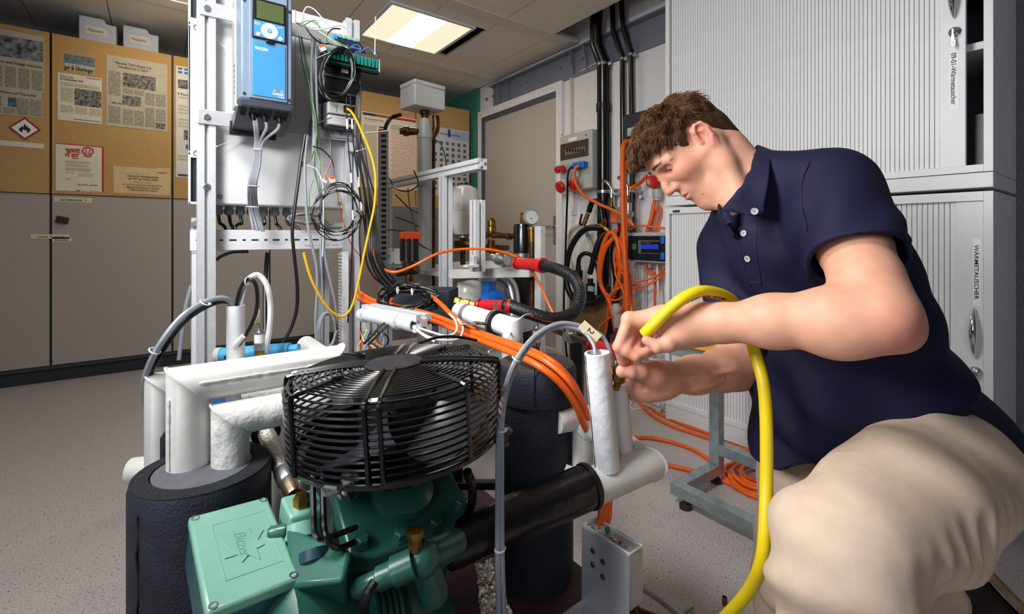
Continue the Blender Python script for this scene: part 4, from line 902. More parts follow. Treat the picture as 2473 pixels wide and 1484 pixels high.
# twin foam tubes
def twin(label, px0, py0, px1, py1, d, r, cable_hole=True):
    a, b = P(px0, py0, d), P(px1, py1, d); ax = (b-a).normalized(); L = (b-a).length
    t = thing('foam_tube', label, 'tube', a, 'white foam tubes held by the man')
    build('tube_wall', MB().lathe([(r, 0), (r, L), (r*.82, L+.0005), (r*.80, L-.03)], a, ax, 14), pm('white_foam_sleeve', (226, 227, 231), .55, var=.03, bump=.3, bsc=40), t)
    build('tube_core', MB().lathe([(r*.8, L-.02), (r*.4, L-.018)], a, ax, 20), DGREY if cable_hole else LGREY, t)
    s_ = cdir(-.97, 0, .25); rnd = random.Random(4)
    if cable_hole: build('slit', MB().tube([a+ax*(L*(.02+.96*k/16))+s_*(r*1.0) +RT*.0005*rnd.random() for k in range(17)], [.0004+.0012*rnd.random() for k in range(17)], 5), DGREY, t)
    return t
twin('taller white foam tube with slit, in front of the shorter one', 1467, 1132, 1442, 852, .905, .0245)
twin('shorter white foam tube with brass needle in its top', 1506, 1110, 1489, 925, .955, .0215, False)
# ---- fan in wire cage
FC = C3(-.204, 0, .82); FC.z = 0; ztop = .728
fax = (UP + RT*-.055 + FW*0).normalized(); fx = (RT-fax*RT.dot(fax)).normalized(); fy = fax.cross(fx)
fan = thing('cooling_fan', 'black caged cooling fan sitting on the compressor head', 'fan', V((FC.x, FC.y, ztop))-fax*.25)
F0 = V((FC.x, FC.y, ztop)); RF = .176
def Fp(r, a, h): return F0+fx*(r*math.cos(a))+fy*(r*math.sin(a))+fax*h
def fring(r, h, rad=.0018, nm='wire_ring'): build(nm, MB().tube([Fp(r, 2*math.pi*k/72, h) for k in range(72)], rad, 6, True), BLACKG, fan)
for k in range(13): fring(.050+k*.0090, -.0004*k*k/13)
for r_, h in ((.1700, -.010),): fring(r_, h)
for k in range(11): fring(RF, -.018-k*.0101, .0021)
def rib(a, r0, dbl):
    for o in ((-.010, .010) if dbl else (0,)):
        pts = []
        for r_, h in ((r0, .003), (.10, .0015), (.155, -.004), (.173, -.006), (RF+.0045, -.014), (RF+.0045, -.06), (RF+.0045, -.122)):
            pts.append(Fp(r_, a, h)+(-fx*math.sin(a)+fy*math.cos(a))*o)
        build('guard_rib', MB().tube(cr(pts, 5), .0036, 6), BLACKG, fan)
for k in range(4): rib(math.radians(4+90*k), .045, True); rib(math.radians(49+90*k), .115, False)
build('cage_hub', MB().lathe([(.050, -.002), (.050, .003), (.046, .005), (.005, .006)], F0, fax, 36), pm('dark_hub_disc', (30, 32, 38), .5, var=.1), fan)
build('motor', MB().lathe([(.060, -.150), (.066, -.145), (.066, -.07), (.062, -.062), (.060, -.05), (.050, -.04), (.01, -.038)], F0, fax, 32), BLACK, fan)
build('motor_cap', MB().lathe([(.071, -.054), (.072, -.042), (.064, -.030), (.03, -.024), (.01, -.023)], F0, fax, 32), pm('polished_dark_steel', (90, 92, 98), .18, .9, var=.05), fan)
BL = pm('dark_fan_blade', (52, 55, 62), .3, var=.1)
for k in range(5):
    a0 = 2*math.pi*k/5+.5; vs = []; nr, na = 6, 6
    for i in range(nr+1):
        for j in range(na+1):
            r_ = .062+(.165-.062)*i/nr; aa = a0+(j/na-.5)*(.95-.1*i/nr)+.25*i/nr; h = -.095+(j/na-.5)*(.070-.025*i/nr)
            vs.append(Fp(r_, aa, h))
    n1 = len(vs); fs = [(i*(na+1)+j, i*(na+1)+j+1, (i+1)*(na+1)+j+1, (i+1)*(na+1)+j) for i in range(nr) for j in range(na)]
    build('blade', MB().add(vs, fs).add([q-fax*.0025 for q in vs], [f[::-1] for f in fs]), BL, fan)
build('venturi_ring', MB().lathe([(.168, -.132), (.175, -.128), (.175, -.122), (.168, -.120), (.164, -.126)], F0, fax, 56), BLACKG, fan)
build('fan_foot', MB().lathe([(.055, -.190), (.075, -.182), (.078, -.155), (.066, -.145)], F0, fax, 32), BLACKG, fan)
for k in range(3):
    a = math.radians(20+120*k); build('spider_arm', MB().bar(Fp(.06, a, -.140), Fp(.178, a, -.136), .014, .006), BLACKG, fan)
for px, py, d in ((842, 1172, .66), (1216, 1052, .80)):
    p = P(px, py, d); build('clamp_bolt', MB().lathe([(.014, -.014), (.014, -.010), (.009, -.009), (.009, .006), (.014, .007), (.014, .013), (.006, .018)], p, UP+RT*.25, 10).box(p-UP*.004-RT*.016, (.04, .018, .005)), STEEL if px < 1000 else BLACKG, fan)
for o in (0, .014):
    build('support_rod', MB().tube(cr([P(755, 1135, .68)+RT*o, P(757, 1240, .66)+RT*o, P(762, 1292, .645)+RT*o, P(790, 1300, .65)+RT*o-UP*o, P(860, 1275, .70)+RT*o-UP*o], 4), .0042, 8), BLACKG, fan)
build('support_rod', MB().tube(cr([P(1128, 1140, .74), P(1140, 1180, .76), P(1135, 1230, .78), P(1100, 1290, .80)], 5), .0075, 8), BLACKG, fan)
# dark frame behind the fan
tag(build('mounting_frame', MB().frame(P(1000, 1330, 1.12), RT, UP, FW*.02, 0, .21, 0, .16, .018), BLACKG, bevel=.002), 'black steel mounting frame behind the fan cage', 'frame')
tag(build('black_housing', MB().bx((.42, 1.0, ZPL), (.60, 1.14, .44)), BLACK, bevel=.006), 'black housing under the rig pipes, right of the fan foot', 'housing')
# ---- aluminium switch box on bracket
ab = P(1456, 1400, .93)
def AB(px, py, d): return P(px, py, d)
yb_ = Matrix.Rotation(math.radians(-35), 3, 'Z')
u1 = cdir(.62, 0, .78).normalized(); u2 = V((0, 0, 1)); u3 = u2.cross(u1).normalized()
if u3.dot(FW) < 0: u3 = -u3
oo = P(1405, 1272, .965)               # top left front corner of the bracket plate
t = thing('switch_box', 'small aluminium switch box on an angle bracket, screws on top', 'switch box', V((oo.x+.03, oo.y, ZPL)))
Wd = .118; H1 = oo.z-ZPL
build('bracket_plate', MB().prism([(0, 0), (Wd, 0), (Wd, -H1), (0, -H1)], oo, u1, u2, u3*.003), ALUP, t)
build('bracket_foot', MB().prism([(0, 0), (Wd, 0), (Wd, -.055), (0, -.055)], oo-u2*(H1-.0015), u1, u3, u2*.003), ALUP, t)
boxb = build('box_body', MB().prism([(0, -.002), (Wd, -.002), (Wd, -.105), (0, -.105)], oo+u3*.003, u1, u2, u3*.042), pm('grey_cast_box', (196, 199, 204), .4, .3), t, bevel=.003)
build('top_frame', MB().frame(oo+u3*.003+u2*.0, u1, u3, u2*.004, 0, Wd, 0, .042, .004), ALU, t, bevel=.001)
for a, b in ((.030, -.034), (.056, -.042), (.030, -.062), (.056, -.072)): build('rivet', MB().lathe([(.0058, 0), (.0058, .0012), (.004, .003)], oo+u1*a+u2*b, -u3, 14), DGREY, t)
for k, (a, b) in enumerate(((.016, .015), (.022, .010), (.024, .024), (.062, .020), (.070, .016), (.082, .020), (.094, .022))): build('top_screw', MB().lathe([(.0035, 0), (.0035, .002), (.002, .003)], oo+u1*a+u3*b+u2*.0, u2, 10), STEEL if k != 5 else BRASS, t)
build('green_toggle', MB().lathe([(.004, 0), (.006, .004), (.004, .010)], oo+u1*.044+u3*.026, u2+u1*.3, 10), pm('green_toggle_plastic', (20, 130, 90), .4, var=0), t)
build('foot_screw', MB().lathe([(.006, 0), (.006, .002), (.003, .002)], oo+u1*.03-u3*.03-u2*(H1-.003), u2, 12), STEEL, t)
build('brass_gland', MB().lathe([(.012, 0), (.012, .02), (.009, .022), (.009, .04)], oo+u1*(Wd-.01)+u3*.02-u2*.105, (0, 0, -1), 8), BRASSD, t)
tag(build('impulse_hose', MB().tube(cr([oo+u1*(Wd-.01)+u3*.02-u2*.14, P(1520, 1455, .97), P(1545, 1475, .97), P(1590, 1492, .95)], 6), .0055, 8), BRASSD), 'thin brown hose with steel ferrule below the switch box', 'hose')
tag(build('grey_floor_cable', MB().tube(cr([P(1525, 1408, 1.05), P(1570, 1435, 1.12), P(1610, 1465, 1.15), P(1650, 1500, 1.14)], 6), .006, 8), GREYC), 'grey cable leaving the switch box across the floor', 'cable')
t = thing('cable_clip', 'small grey plastic clip lying on the floor', 'clip', PZ(1665, 1480, 0)); p = PZ(1665, 1480, .008)
build('clip_body', MB().box(p, (.022, .016, .014)).box(p+V((0, 0, .011)), (.026, .006, .006)), LGREY, t, bevel=.001)
p = PZ(1750, 1462, .0)
tag(build('brass_sleeve', MB().lathe([(.0065, 0), (.0065, .02), (.005, .02), (.005, .002)], p, (0, 0, 1), 14), BRASS), 'tiny brass sleeve standing on the floor near the yellow hose', 'sleeve')
# ================================================================== hydronic test stand in the middle distance
def onx(px, x): t_ = (px-CXP)/FPX; return x*(CA-SA*t_)/(SA+CA*t_)
xb_ = 1.069; zb_ = 1.248
stand = thing('test_stand', 'aluminium profile stand for the hydronic test loop behind the fan', 'stand', (xb_, 2.1, 0))
build('top_beam', profile(MB(), (xb_, 1.635, zb_), (xb_, 2.70, zb_), .045), ALU, stand, smooth=False)
yp_ = onx(1076, xb_); build('post', profile(MB(), (xb_, yp_, 0), (xb_, yp_, zb_-.0225), .048), ALU, stand, smooth=False)
build('post', profile(MB(), (xb_, 2.66, 0), (xb_, 2.66, zb_-.0225), .048), ALU, stand, smooth=False)
pq = P(1153, 640, 1.98); build('short_post', profile(MB(), (pq.x, pq.y, .80), (pq.x, pq.y, 1.10), .048), ALU, stand, smooth=False)
build('angle_bracket', MB().box(P(1143, 632, 1.93), (.02, .03, .05)).box(P(1138, 643, 1.92), (.06, .03, .012)), ALU, stand, bevel=.002)
r0, r1 = P(1090, 662, 2.16), P(1283, 658, 2.02)
build('shelf_rail', MB().bar(r0, r1, .05, .040), pm('stand_grey_steel', (196, 196, 192), .45), stand, bevel=.002)
build('shelf_rail', MB().bar(r0+V((.25, .55, 0)), r1+V((.25, .55, 0)), .05, .040), MATS['stand_grey_steel'], stand, bevel=.002)
pl_ = P(1304, 700, 2.05); build('side_leg', MB().bx((pl_.x-.015, pl_.y-.02, 0), (pl_.x+.015, pl_.y+.02, P(1304, 547, 2.05).z)), MATS['stand_grey_steel'], stand, bevel=.002)
build('shelf_board', MB().bx((r0.x, r0.y+.03, .755), (r1.x+.2, r0.y+.7, .775)), MATS['stand_grey_steel'], stand)
build('lower_board', MB().bx((xb_-.02, 1.70, .30), (xb_+.55, 2.65, .33)), MATS['stand_grey_steel'], stand)
# perforated strut
a = P(926, 315, 2.35); t = thing('perforated_strut', 'grey perforated strut standing left of the tall pipe', 'strut', (a.x, a.y, 0))
build('channel', MB().box((a.x, a.y, a.z/2), (.045, .03, a.z), basis(z=(0, 0, 1), x=RT)), LGREY, t, bevel=.002)
for k in range(24):
    build('slot', MB().box(V((a.x, a.y, a.z-.03-k*.0265))-FW*.0155+RT*.006, (.022, .003, .013), basis(z=(0, 0, 1), x=RT)), BLACK, t)
# tall grey riser pipe with junction box
b = P(1026, 500, 2.54); GP2 = pm('grey_riser_pipe', (176, 178, 172), .4, var=.03)
t = thing('riser_pipe', 'tall grey plastic riser pipe under a white junction box', 'pipe', (b.x, b.y, 0))
zt2 = P(1026, 288, 2.54).z
build('pipe_body', MB().lathe([(.0385, .0), (.0385, zt2-.11), (.043, zt2-.105), (.043, zt2-.08), (.040, zt2-.05), (.030, zt2), (.022, zt2)], (b.x, b.y, 0), (0, 0, 1), 28), GP2, t)
build('pipe_band', MB().lathe([(.038, 0), (.038, .014)], P(1026, 436, 2.54), (0, 0, 1), 28), BLACK, t)
build('pipe_neck', MB().lathe([(.020, 0), (.020, .022), (.026, .024), (.026, .045)], (b.x, b.y, zt2), (0, 0, 1), 16), BRASSD, t)
br = cdir(-1, 0, .15)
build('side_elbow', MB().lathe([(.016, 0), (.020, .03), (.020, .05), (.026, .055), (.026, .08), (.018, .085), (.018, .1)], P(1012, 318, 2.52), br, 14), BRASSD, t)
build('side_riser', MB().tube(cr([P(1052, 280, 2.57), P(1053, 310, 2.57), P(1046, 326, 2.56), P(1040, 330, 2.55)], 5), .020, 12).cyl(P(1046, 330, 2.59), P(1046, 690, 2.59), .012), BRASSD, t)
c0 = P(1013, 246, 2.51)
t = thing('junction_box', 'white grey junction box on top of the tall riser pipe', 'junction box', c0-V((0, 0, .09)))
zj = zt2+.045; Rj = basis(z=(0, 0, 1), x=V((1, .12, 0)))
build('box_body', MB().box((b.x-.012, b.y, zj+.055), (.19, .15, .11), Rj), LGREY, t, bevel=.006)
build('box_lid', MB().box((b.x-.012, b.y, zj+.122), (.192, .152, .024), Rj), LGREY, t, bevel=.005)
tag(build('probe_cable', MB().tube(cr([P(968, 277, 2.49), P(945, 285, 2.51), P(932, 305, 2.45), P(928, 330, 2.54)], 6), .010, 10), RUBB), 'thick black cable curving left out of the junction box', 'cable')
# expansion vessels
VW = pm('white_vessel_enamel', (226, 222, 214), .25, var=.03)
p = P(1122, 570, 2.55); zt3 = P(1122, 448, 2.55).z
t = thing('expansion_vessel', 'white expansion vessel standing on the stand shelf behind the posts', 'vessel', (p.x, p.y, p.z-.04))
H = zt3-p.z
build('tank', MB().lathe([(.02, 0), (.055, .008), (.076, .04), (.080, .09), (.081, H*.55), (.080, H-.07), (.068, H-.02), (.03, H), (.01, H+.002)], p, (0, 0, 1), 32), VW, t)
build('weld_band', MB().ring(p+V((0, 0, H*.5)), .081, .0022, (0, 0, 1), 40, 6), VW, t)
build('cap', MB().lathe([(.022, 0), (.022, .012), (.012, .018)], p+V((0, 0, H)), (0, 0, 1), 16), BLACK, t)
build('nipple', MB().cyl(p-V((0, 0, .06)), p+V((0, 0, .01)), .016), BRASSD, t)
build('hex_collar', MB().lathe([(.05, 0), (.05, .014)], p-V((0, 0, .012)), (0, 0, 1), 18), STEEL, t)
p = P(1130, 745, 2.3)
t = thing('expansion_vessel', 'second white vessel under the grey shelf rail', 'vessel', p)
build('tank', MB().lathe([(.03, 0), (.07, .01), (.078, .05), (.078, .09), (.06, .13), (.03, .142)], p, (0, 0, 1), 32), VW, t)
build('nipple', MB().cyl(p-V((0, 0, .12)), p, .016), BRASSD, t)
t = thing('blue_filter', 'blue plastic filter housing beside the lower white vessel', 'filter', P(1180, 730, 2.2))
build('housing', MB().lathe([(.045, 0), (.045, .02), (.034, .03), (.034, .10)], P(1180, 728, 2.2), (0, 0, 1), 24).lathe([(.02, 0), (.034, .01), (.034, .05), (.02, .055)], P(1190, 716, 2.17), cdir(.7, 0, .7), 20), BLUE, t)
build('clear_cap', MB().lathe([(.036, 0), (.036, .02)], P(1180, 678, 2.2), (0, 0, 1), 24), LGREY, t)
tag(build('steel_duct', MB().tube(cr([P(1205, 668, 2.3), P(1232, 690, 2.3), P(1240, 730, 2.28), P(1238, 780, 2.26)], 6), .035, 16), STEEL), 'bent steel duct behind the red hose sleeves', 'duct')
tag(build('dark_cabinet', MB().box(P(1262, 745, 2.45), (.16, .14, .36), basis(z=(0, 0, 1), x=RT)), BLACK, bevel=.004), 'dark pump cabinet behind the bronze riser', 'cabinet')
# bronze pipework
t = thing('bronze_manifold', 'bronze pipe manifold with safety valve and shut-off valves', 'manifold', P(1200, 640, 2.25))
build('main_pipe', MB().tube([P(1175, 568, 2.35), P(1290, 570, 2.2)], .016, 12).tube([P(1170, 600, 2.38), P(1215, 602, 2.3)], .02, 12), BRASSD, t)
build('safety_valve', MB().lathe([(.018, 0), (.018, .03), (.024, .032), (.024, .055), (.018, .06), (.022, .064), (.022, .085), (.008, .10)], P(1187, 575, 2.34), (0, 0, 1), 16), BRASS, t)
build('elbow', MB().tube(cr([P(1187, 580, 2.34), P(1187, 605, 2.34), P(1210, 618, 2.3), P(1218, 640, 2.28)], 5), .018, 12), BRASSD, t)
build('tee', MB().tube([P(1100, 590, 2.4), P(1140, 590, 2.38)], .024, 12).tube([P(1118, 575, 2.39), P(1118, 640, 2.39)], .014, 10), BRASSD, t)
build('hex_union', MB().lathe([(.02, 0), (.02, .03)], P(1222, 571, 2.28), RT, 6).lathe([(.02, 0), (.02, .03)], P(1255, 571, 2.24), RT, 6), BRASS, t)
t = thing('bronze_riser', 'bronze riser with brass head in front of the door', 'pipe', P(1285, 860, 2.1))
build('riser', MB().cyl(P(1285, 860, 2.1), P(1285, 585, 2.1), .0145, n=14), BRASSD, t)
build('head', MB().lathe([(.018, 0), (.018, .05), (.022, .052), (.022, .066), (.018, .068)], P(1285, 585, 2.1), (0, 0, 1), 14), BRASS, t)
t = thing('air_separator', 'black cylindrical air separator with steel clamp', 'separator', P(1263, 625, 2.2))
build('body', MB().lathe([(.03, 0), (.044, .01), (.046, .14), (.04, .155)], P(1263, 622, 2.2), (0, 0, 1), 24), BLACKG, t)
build('clamp', MB().lathe([(.048, 0), (.048, .02)], P(1263, 622, 2.2), (0, 0, 1), 24), STEEL, t)
t = thing('pressure_gauge', 'round grey pressure gauge above the air separator', 'gauge', P(1280, 540, 2.15))
gp = P(1284, 525, 2.14); gd = cdir(.35, .1, .9)
build('case', MB().lathe([(.034, -.024), (.036, -.02), (.036, 0), (.033, .004), (.031, .002)], gp, gd, 28), MGREY, t)
build('dial', MB().lathe([(.031, .0), (.030, .0025)], gp, gd, 28), LGREY, t)
build('stem', MB().cyl(gp, P(1264, 545, 2.2), .010).lathe([(.014, 0), (.014, .05)], P(1263, 540, 2.2), (0, 0, 1), 8), BRASS, t)
t = thing('ball_valve', 'steel ball valve in front of the upper red sleeve', 'valve', P(1215, 640, 1.95))
build('valve_body', MB().lathe([(.016, 0), (.016, .03), (.026, .04), (.026, .07), (.018, .08), (.018, .10)], P(1188, 622, 2.0), P(1250, 636, 1.88)-P(1188, 622, 2.0), 14), STEEL, t)
build('stem', MB().cyl(P(1222, 620, 1.95), P(1222, 600, 1.95), .008), STEEL, t)
build('lever', MB().bar(P(1212, 600, 1.95), P(1228, 598, 1.93), .012, .02), BLACK, t)
# red sleeves and black hose
def sleeve(label, a, b, r):
    d = (b-a); t = thing('hose_sleeve', label, 'sleeve', a)
    L = d.length
    build('grip', MB().lathe([(r*.85, 0), (r, .006), (r, .012), (r*.93, .014), (r*.93, .020), (r, .022), (r, L-.03), (r*1.06, L-.028), (r*1.22, L-.012), (r*1.22, L), (r, L)], a, d, 24), RED, t)
    build('black_ring', MB().ring(a+d*.12, r*1.02, .0018, d, 24, 5).ring(a+d*.86, r*1.06, .0018, d, 24, 5), BLACK, t)
    return t
a1, b1_ = P(1245, 635, 1.86), P(1312, 642, 1.74); s1_ = sleeve('upper red hose sleeve pointing right', a1, b1_, .0235)
a2, b2_ = P(1150, 737, 1.55), P(1236, 740, 1.50); s2_ = sleeve('lower red hose sleeve above the white clamped pipe', a2, b2_, .0185)
text('lettering', 'freed fit', a2+(b2_-a2)*.58-FW*.0188-UP*.003, (b2_-a2), UP, .014, RED, s2_, fit=.035)
HR = pm('black_hydraulic_hose', (20, 22, 28), .45, var=.2, sc=60, bump=.3, bsc=120)
t = thing('black_hose', 'thick black hose looping between the two red sleeves', 'hose', P(1300, 770, 1.5))
hp = cr([b1_-(b1_-a1)*.1, P(1345, 650, 1.68), P(1385, 672, 1.62), P(1401, 712, 1.57), P(1385, 755, 1.52), P(1335, 771, 1.48), P(1280, 757, 1.48), P(1232, 740, 1.50), b2_-(b2_-a2)*.2], 8)
build('hose_wall', MB().tube(hp, .0205, 16), HR, t)
build('red_print', MB().tube([q+cdir(.25, .55, .8).normalized()*.0203 for q in hp[4:22]], .0012, 4).tube([q+cdir(0, -.3, .95).normalized()*.0205 for q in hp[34:50]], .0012, 4), INKR, t)
ties([(P(1322, 768, 1.48), RT)], .022, t, mat=BLACK)
t = thing('brass_coupling', 'brass coupling left of the lower red sleeve', 'coupling', P(1105, 732, 1.56))
build('hex', MB().lathe([(.016, 0), (.016, .018), (.012, .02), (.012, .03), (.0145, .032), (.0145, .05), (.011, .052), (.011, .07)], P(1100, 728, 1.57), a2-P(1100, 728, 1.57), 6), BRASS, t)
# actuator with orange head
t = thing('valve_actuator', 'valve actuator with orange cap and black yoke on a brass body', 'actuator', P(988, 700, 2.1))
build('orange_cap', MB().bx(P(970, 583, 2.1)+V((0, 0, 0)), P(1000, 560, 2.1)+V((.05, .06, 0))), pm('orange_red_plastic', (226, 78, 34), .4), t, bevel=.004)
ya = P(988, 620, 2.1)
build('yoke', MB().box(ya+RT*.03+UP*.03, (.012, .03, .10)).box(ya-RT*.03+UP*.03, (.012, .03, .10)).cyl(ya-UP*.04, ya+UP*.08, .008), BLACK, t)
build('valve_body', MB().lathe([(.02, -.11), (.014, -.08), (.03, -.065), (.03, -.03), (.016, -.02)], ya, (0, 0, 1), 14).tube([P(960, 658, 2.12), P(1010, 652, 2.1)], .02, 12), BRASSD, t)
t = thing('sensor_box', 'small white sensor box on the strut left of the actuator', 'box', P(952, 640, 2.1))
bb = P(952, 620, 2.15); build('box_body', MB().box(bb, (.068, .03, .072), basis(z=(0, 0, 1), x=RT)), LGREY, t, bevel=.004)
for sy in (-1, 1): build('lid_screw', MB().lathe([(.004, 0), (.004, .002)], bb+UP*.030*sy-FW*.015, -FW, 10), DGREY, t)
build('green_mark', MB().box(bb-RT*.02-FW*.0156, (.010, .001, .02), basis(z=(0, 0, 1), x=RT)), INKG, t)
# rear equipment panels behind the rack
tag(build('equipment_board', MB().bx((1.20, 2.95, .0), (1.75, 3.02, 1.15)), pm('panel_grey', (168, 170, 174), .5), bevel=.003), 'grey equipment panel behind the riser pipe', 'panel')
# ---- black foam block, white pipe with clamp, conduit, profile stub
fb = P(1030, 742, 1.62)
tag(build('foam_block', MB().box(P(1030, 738, 1.66), (.20, .12, .12), basis(z=(0, 0, 1), x=RT-FW*.15)), FOAM, bevel=.004), 'black foam insulation block behind the cable coil', 'foam block')
t = thing('clamped_pipe', 'white plastic pipe with a rubber lined clamp, elbow at its end', 'pipe', P(1238, 880, 1.28))
q0, q1, q2 = P(1108, 752, 1.48), P(1238, 792, 1.30), P(1236, 905, 1.30)
build('pipe_body', MB().pipe([q0, q1, q2], .0285, 28), PVC, t)
dq = (q1-q0).normalized(); 
build('grey_tape', MB().lathe([(.0292, 0), (.0292, .018)], q0+dq*.035, dq, 28), MGREY, t)
build('tape_patch', MB().lathe([(.0290, 0), (.0290, .03)], q1-UP*.03-dq*.0, (0, 0, -1), 28), LGREY, t)
build('clamp_rubber', MB().lathe([(.031, 0), (.036, .002), (.036, .014), (.031, .016)], q0+dq*((q1-q0).length*.70), dq, 32), BLACK, t)
build('clamp_band', MB().lathe([(.037, 0), (.038, .001), (.038, .010), (.037, .011)], q0+dq*((q1-q0).length*.69), dq, 32), STEEL, t)
build('clamp_bolt', MB().lathe([(.005, 0), (.005, .016), (.007, .017), (.007, .024)], q0+dq*((q1-q0).length*.71)+UP*.036, (0, 0, 1), 8), STEEL, t)
cl = q0+dq*((q1-q0).length*.72)-RT*.03-FW*.02
build('threaded_rod', MB().cyl(cl, P(1145, 780, 1.24), .0045, n=10), pm('rusty_rod', (150, 120, 96), .5, .6, var=.3), t)
tag(build('steel_plate', MB().box(P(1131, 785, 1.22), (.042, .003, .042), basis(z=cdir(.1, .2, .95), x=RT)), GALV, bevel=.001), 'small galvanised square plate on the orange cables', 'plate')
t = thing('grey_conduit', 'light grey plastic conduit with snap clips and open end', 'conduit', P(935, 790, 1.35))
g0, g1 = P(872, 760, 1.42), P(1004, 786, 1.22); dg_ = (g1-g0).normalized(); Lg = (g1-g0).length
CON = pm('conduit_grey', (206, 208, 212), .4, var=.02)
build('conduit_wall', MB().lathe([(.0175, 0), (.0175, Lg-.035), (.0195, Lg-.033), (.0195, Lg), (.0160, Lg), (.0160, Lg-.03)], g0, dg_, 28), CON, t)
build('bore', MB().lathe([(.0158, 0), (.0158, .001)], g1-dg_*.028, dg_, 24), BLACK, t)
for k in (.05, .68): build('clip', MB().lathe([(.021, 0), (.0215, .004), (.0215, .012), (.021, .016)], g0+dg_*(Lg*k), dg_, 20).box(g0+dg_*(Lg*k+.008)-FW*.021, (.012, .006, .014)), CON, t)
t = thing('profile_stub', 'short aluminium profile beside the open conduit end', 'profile', P(1010, 800, 1.27))
build('profile_body', profile(MB(), P(1024, 781, 1.215), P(890, 752, 1.46), .045), ALU, t, smooth=False)
t = thing('upright_profile', 'short aluminium upright right of the rack post', 'profile', (xr+.06, YR+.02, ZPL))
build('profile_body', profile(MB(), (xr+.055, YR-.02, ZPL), (xr+.055, YR-.02, P(885, 738, 1.85).z), .045), ALU, t, smooth=False)
# slotted white channel right of the clamp
t = thing('slotted_channel', 'white slotted cable channel right of the clamped pipe', 'cable duct', P(1265, 800, 1.5))
ch0, ch1 = P(1240, 785, 1.52), P(1290, 772, 1.62)
build('channel', MB().bar(ch0, ch1, .05, .05), PVC, t)
for k in range(7): build('slot', MB().box(ch0+(ch1-ch0)*((k+.5)/7)-FW*.022+UP*.004-RT*.016, (.006, .03, .032)), DGREY, t)
# pressure sensor behind the vessel
p = P(1357, 872, 1.35)
t = thing('pressure_sensor', 'silver pressure transmitter behind the right vessel', 'sensor', p-V((0, 0, .06)))
p = P(1297, 815, 1.55)
build('body', MB().lathe([(.010, -.03), (.014, -.028), (.014, .03), (.009, .035), (.005, .05)], p, (0, 0, 1), 20), STEEL, t)
build('label_sleeve', MB().lathe([(.0144, -.015), (.0144, .022)], p, (0, 0, 1), 20), PVC, t)
build('brass_nut', MB().lathe([(.014, -.10), (.014, -.07), (.010, -.065), (.010, -.03)], p, (0, 0, 1), 6), BRASS, t)
# floor level valve with second red sleeve
t = thing('floor_valve', 'steel ball valve and brown pipe left of the third red sleeve', 'valve', P(1385, 860, 1.75))
build('pipe', MB().tube([P(1330, 795, 1.95), P(1425, 830, 1.62)], .012, 12), BRASSD, t)
build('valve_body', MB().lathe([(.014, 0), (.022, .01), (.024, .04), (.020, .06), (.016, .08)], P(1368, 812, 1.82), P(1425, 830, 1.62)-P(1368, 812, 1.82), 16), STEEL, t)
build('valve_top', MB().lathe([(.012, 0), (.012, .02), (.016, .022), (.016, .034)], P(1383, 810, 1.78), (0, 0, 1), 10), STEEL, t)
build('blue_lever', MB().bar(P(1383, 792, 1.78), P(1400, 786, 1.74), .010, .006), BLUE, t)
sleeve('third red hose sleeve behind the twin tubes', P(1427, 832, 1.60), P(1492, 850, 1.42), .020)
t = thing('drain_trap', 'black plastic drain trap on the floor behind the vessel', 'trap', P(1393, 950, 2.0))
build('tube', MB().lathe([(.03, 0), (.042, .01), (.042, .05), (.03, .06), (.03, .54)], V((P(1393, 905, 2.0).x, P(1393, 905, 2.0).y, .0)), (0, 0, 1), 20), BLACK, t)
# ================================================================== installations on the right wall
X0 = XW
def WX(px, py, off=0): return PXX(px, py, X0-off)
def wbox(mb, px0, px1, py0, py1, off, dep):
    a = PXX(px0, (py0+py1)/2, X0-off); b = PXX(px1, (py0+py1)/2, X0-off); pm_ = (px0+px1)/2
    z1 = PXX(pm_, py0, X0-off).z; z0 = PXX(pm_, py1, X0-off).z
    return mb.bx((X0-off, b.y, z0), (X0-off+dep, a.y, z1)), a.y, b.y, z0, z1
t = thing('drain_pipe', 'thick black drain pipe running down the white wall', 'pipe', WX(1457, 860, .09))
pts = [WX(1440, -10, .12), WX(1440, 108, .12), WX(1457, 152, .07), WX(1457, 900, .07)]
build('pipe_body', MB().pipe(pts, .046, 20), BLACKG, t)
for py in (160, 467): build('clamp', MB().lathe([(.05, 0), (.05, .02)], WX(1457, py, .07), (0, 0, 1), 24).box(WX(1474, py-3, .07)+V((0, 0, .01)), (.02, .03, .02)), STEEL, t)
build('coupling', MB().lathe([(.052, 0), (.052, .06)], WX(1457, 270, .07), (0, 0, 1), 24), BLACKG, t)
m_, *_ = wbox(MB(), 1479, 1501, 148, 470, .05, .05)
tag(build('wall_channel', m_, PLASTER, bevel=.003), 'white boxed channel between the black wall pipes', 'channel')
for i, (pp, lab_) in enumerate((([(1478, -10), (1481, 75), (1503, 138), (1505, 480)], 'left thin black pipe on the wall'), ([(1500, -10), (1505, 65), (1524, 128), (1526, 275)], 'right thin black pipe on the wall'))):
    t = thing('supply_pipe', lab_, 'pipe', WX(pp[-1][0], pp[-1][1], .045)); build('pipe_body', MB().pipe([WX(a, b, .09 if k < 2 else .045) for k, (a, b) in enumerate(pp)], .019, 14), BLACKG, t)
    build('clamp', MB().lathe([(.024, 0), (.024, .018)], WX(pp[2][0], pp[2][1]+8, .045), (0, 0, 1), 18).box(WX(pp[2][0]+9, pp[2][1]+4, .045), (.018, .03, .022)), STEEL, t)
tag(build('supply_pipe_lower', MB().pipe([WX(1527, 395, .045), WX(1527, 620, .045)], .018, 14), BLACKG), 'black pipe below the dark socket panel', 'pipe')
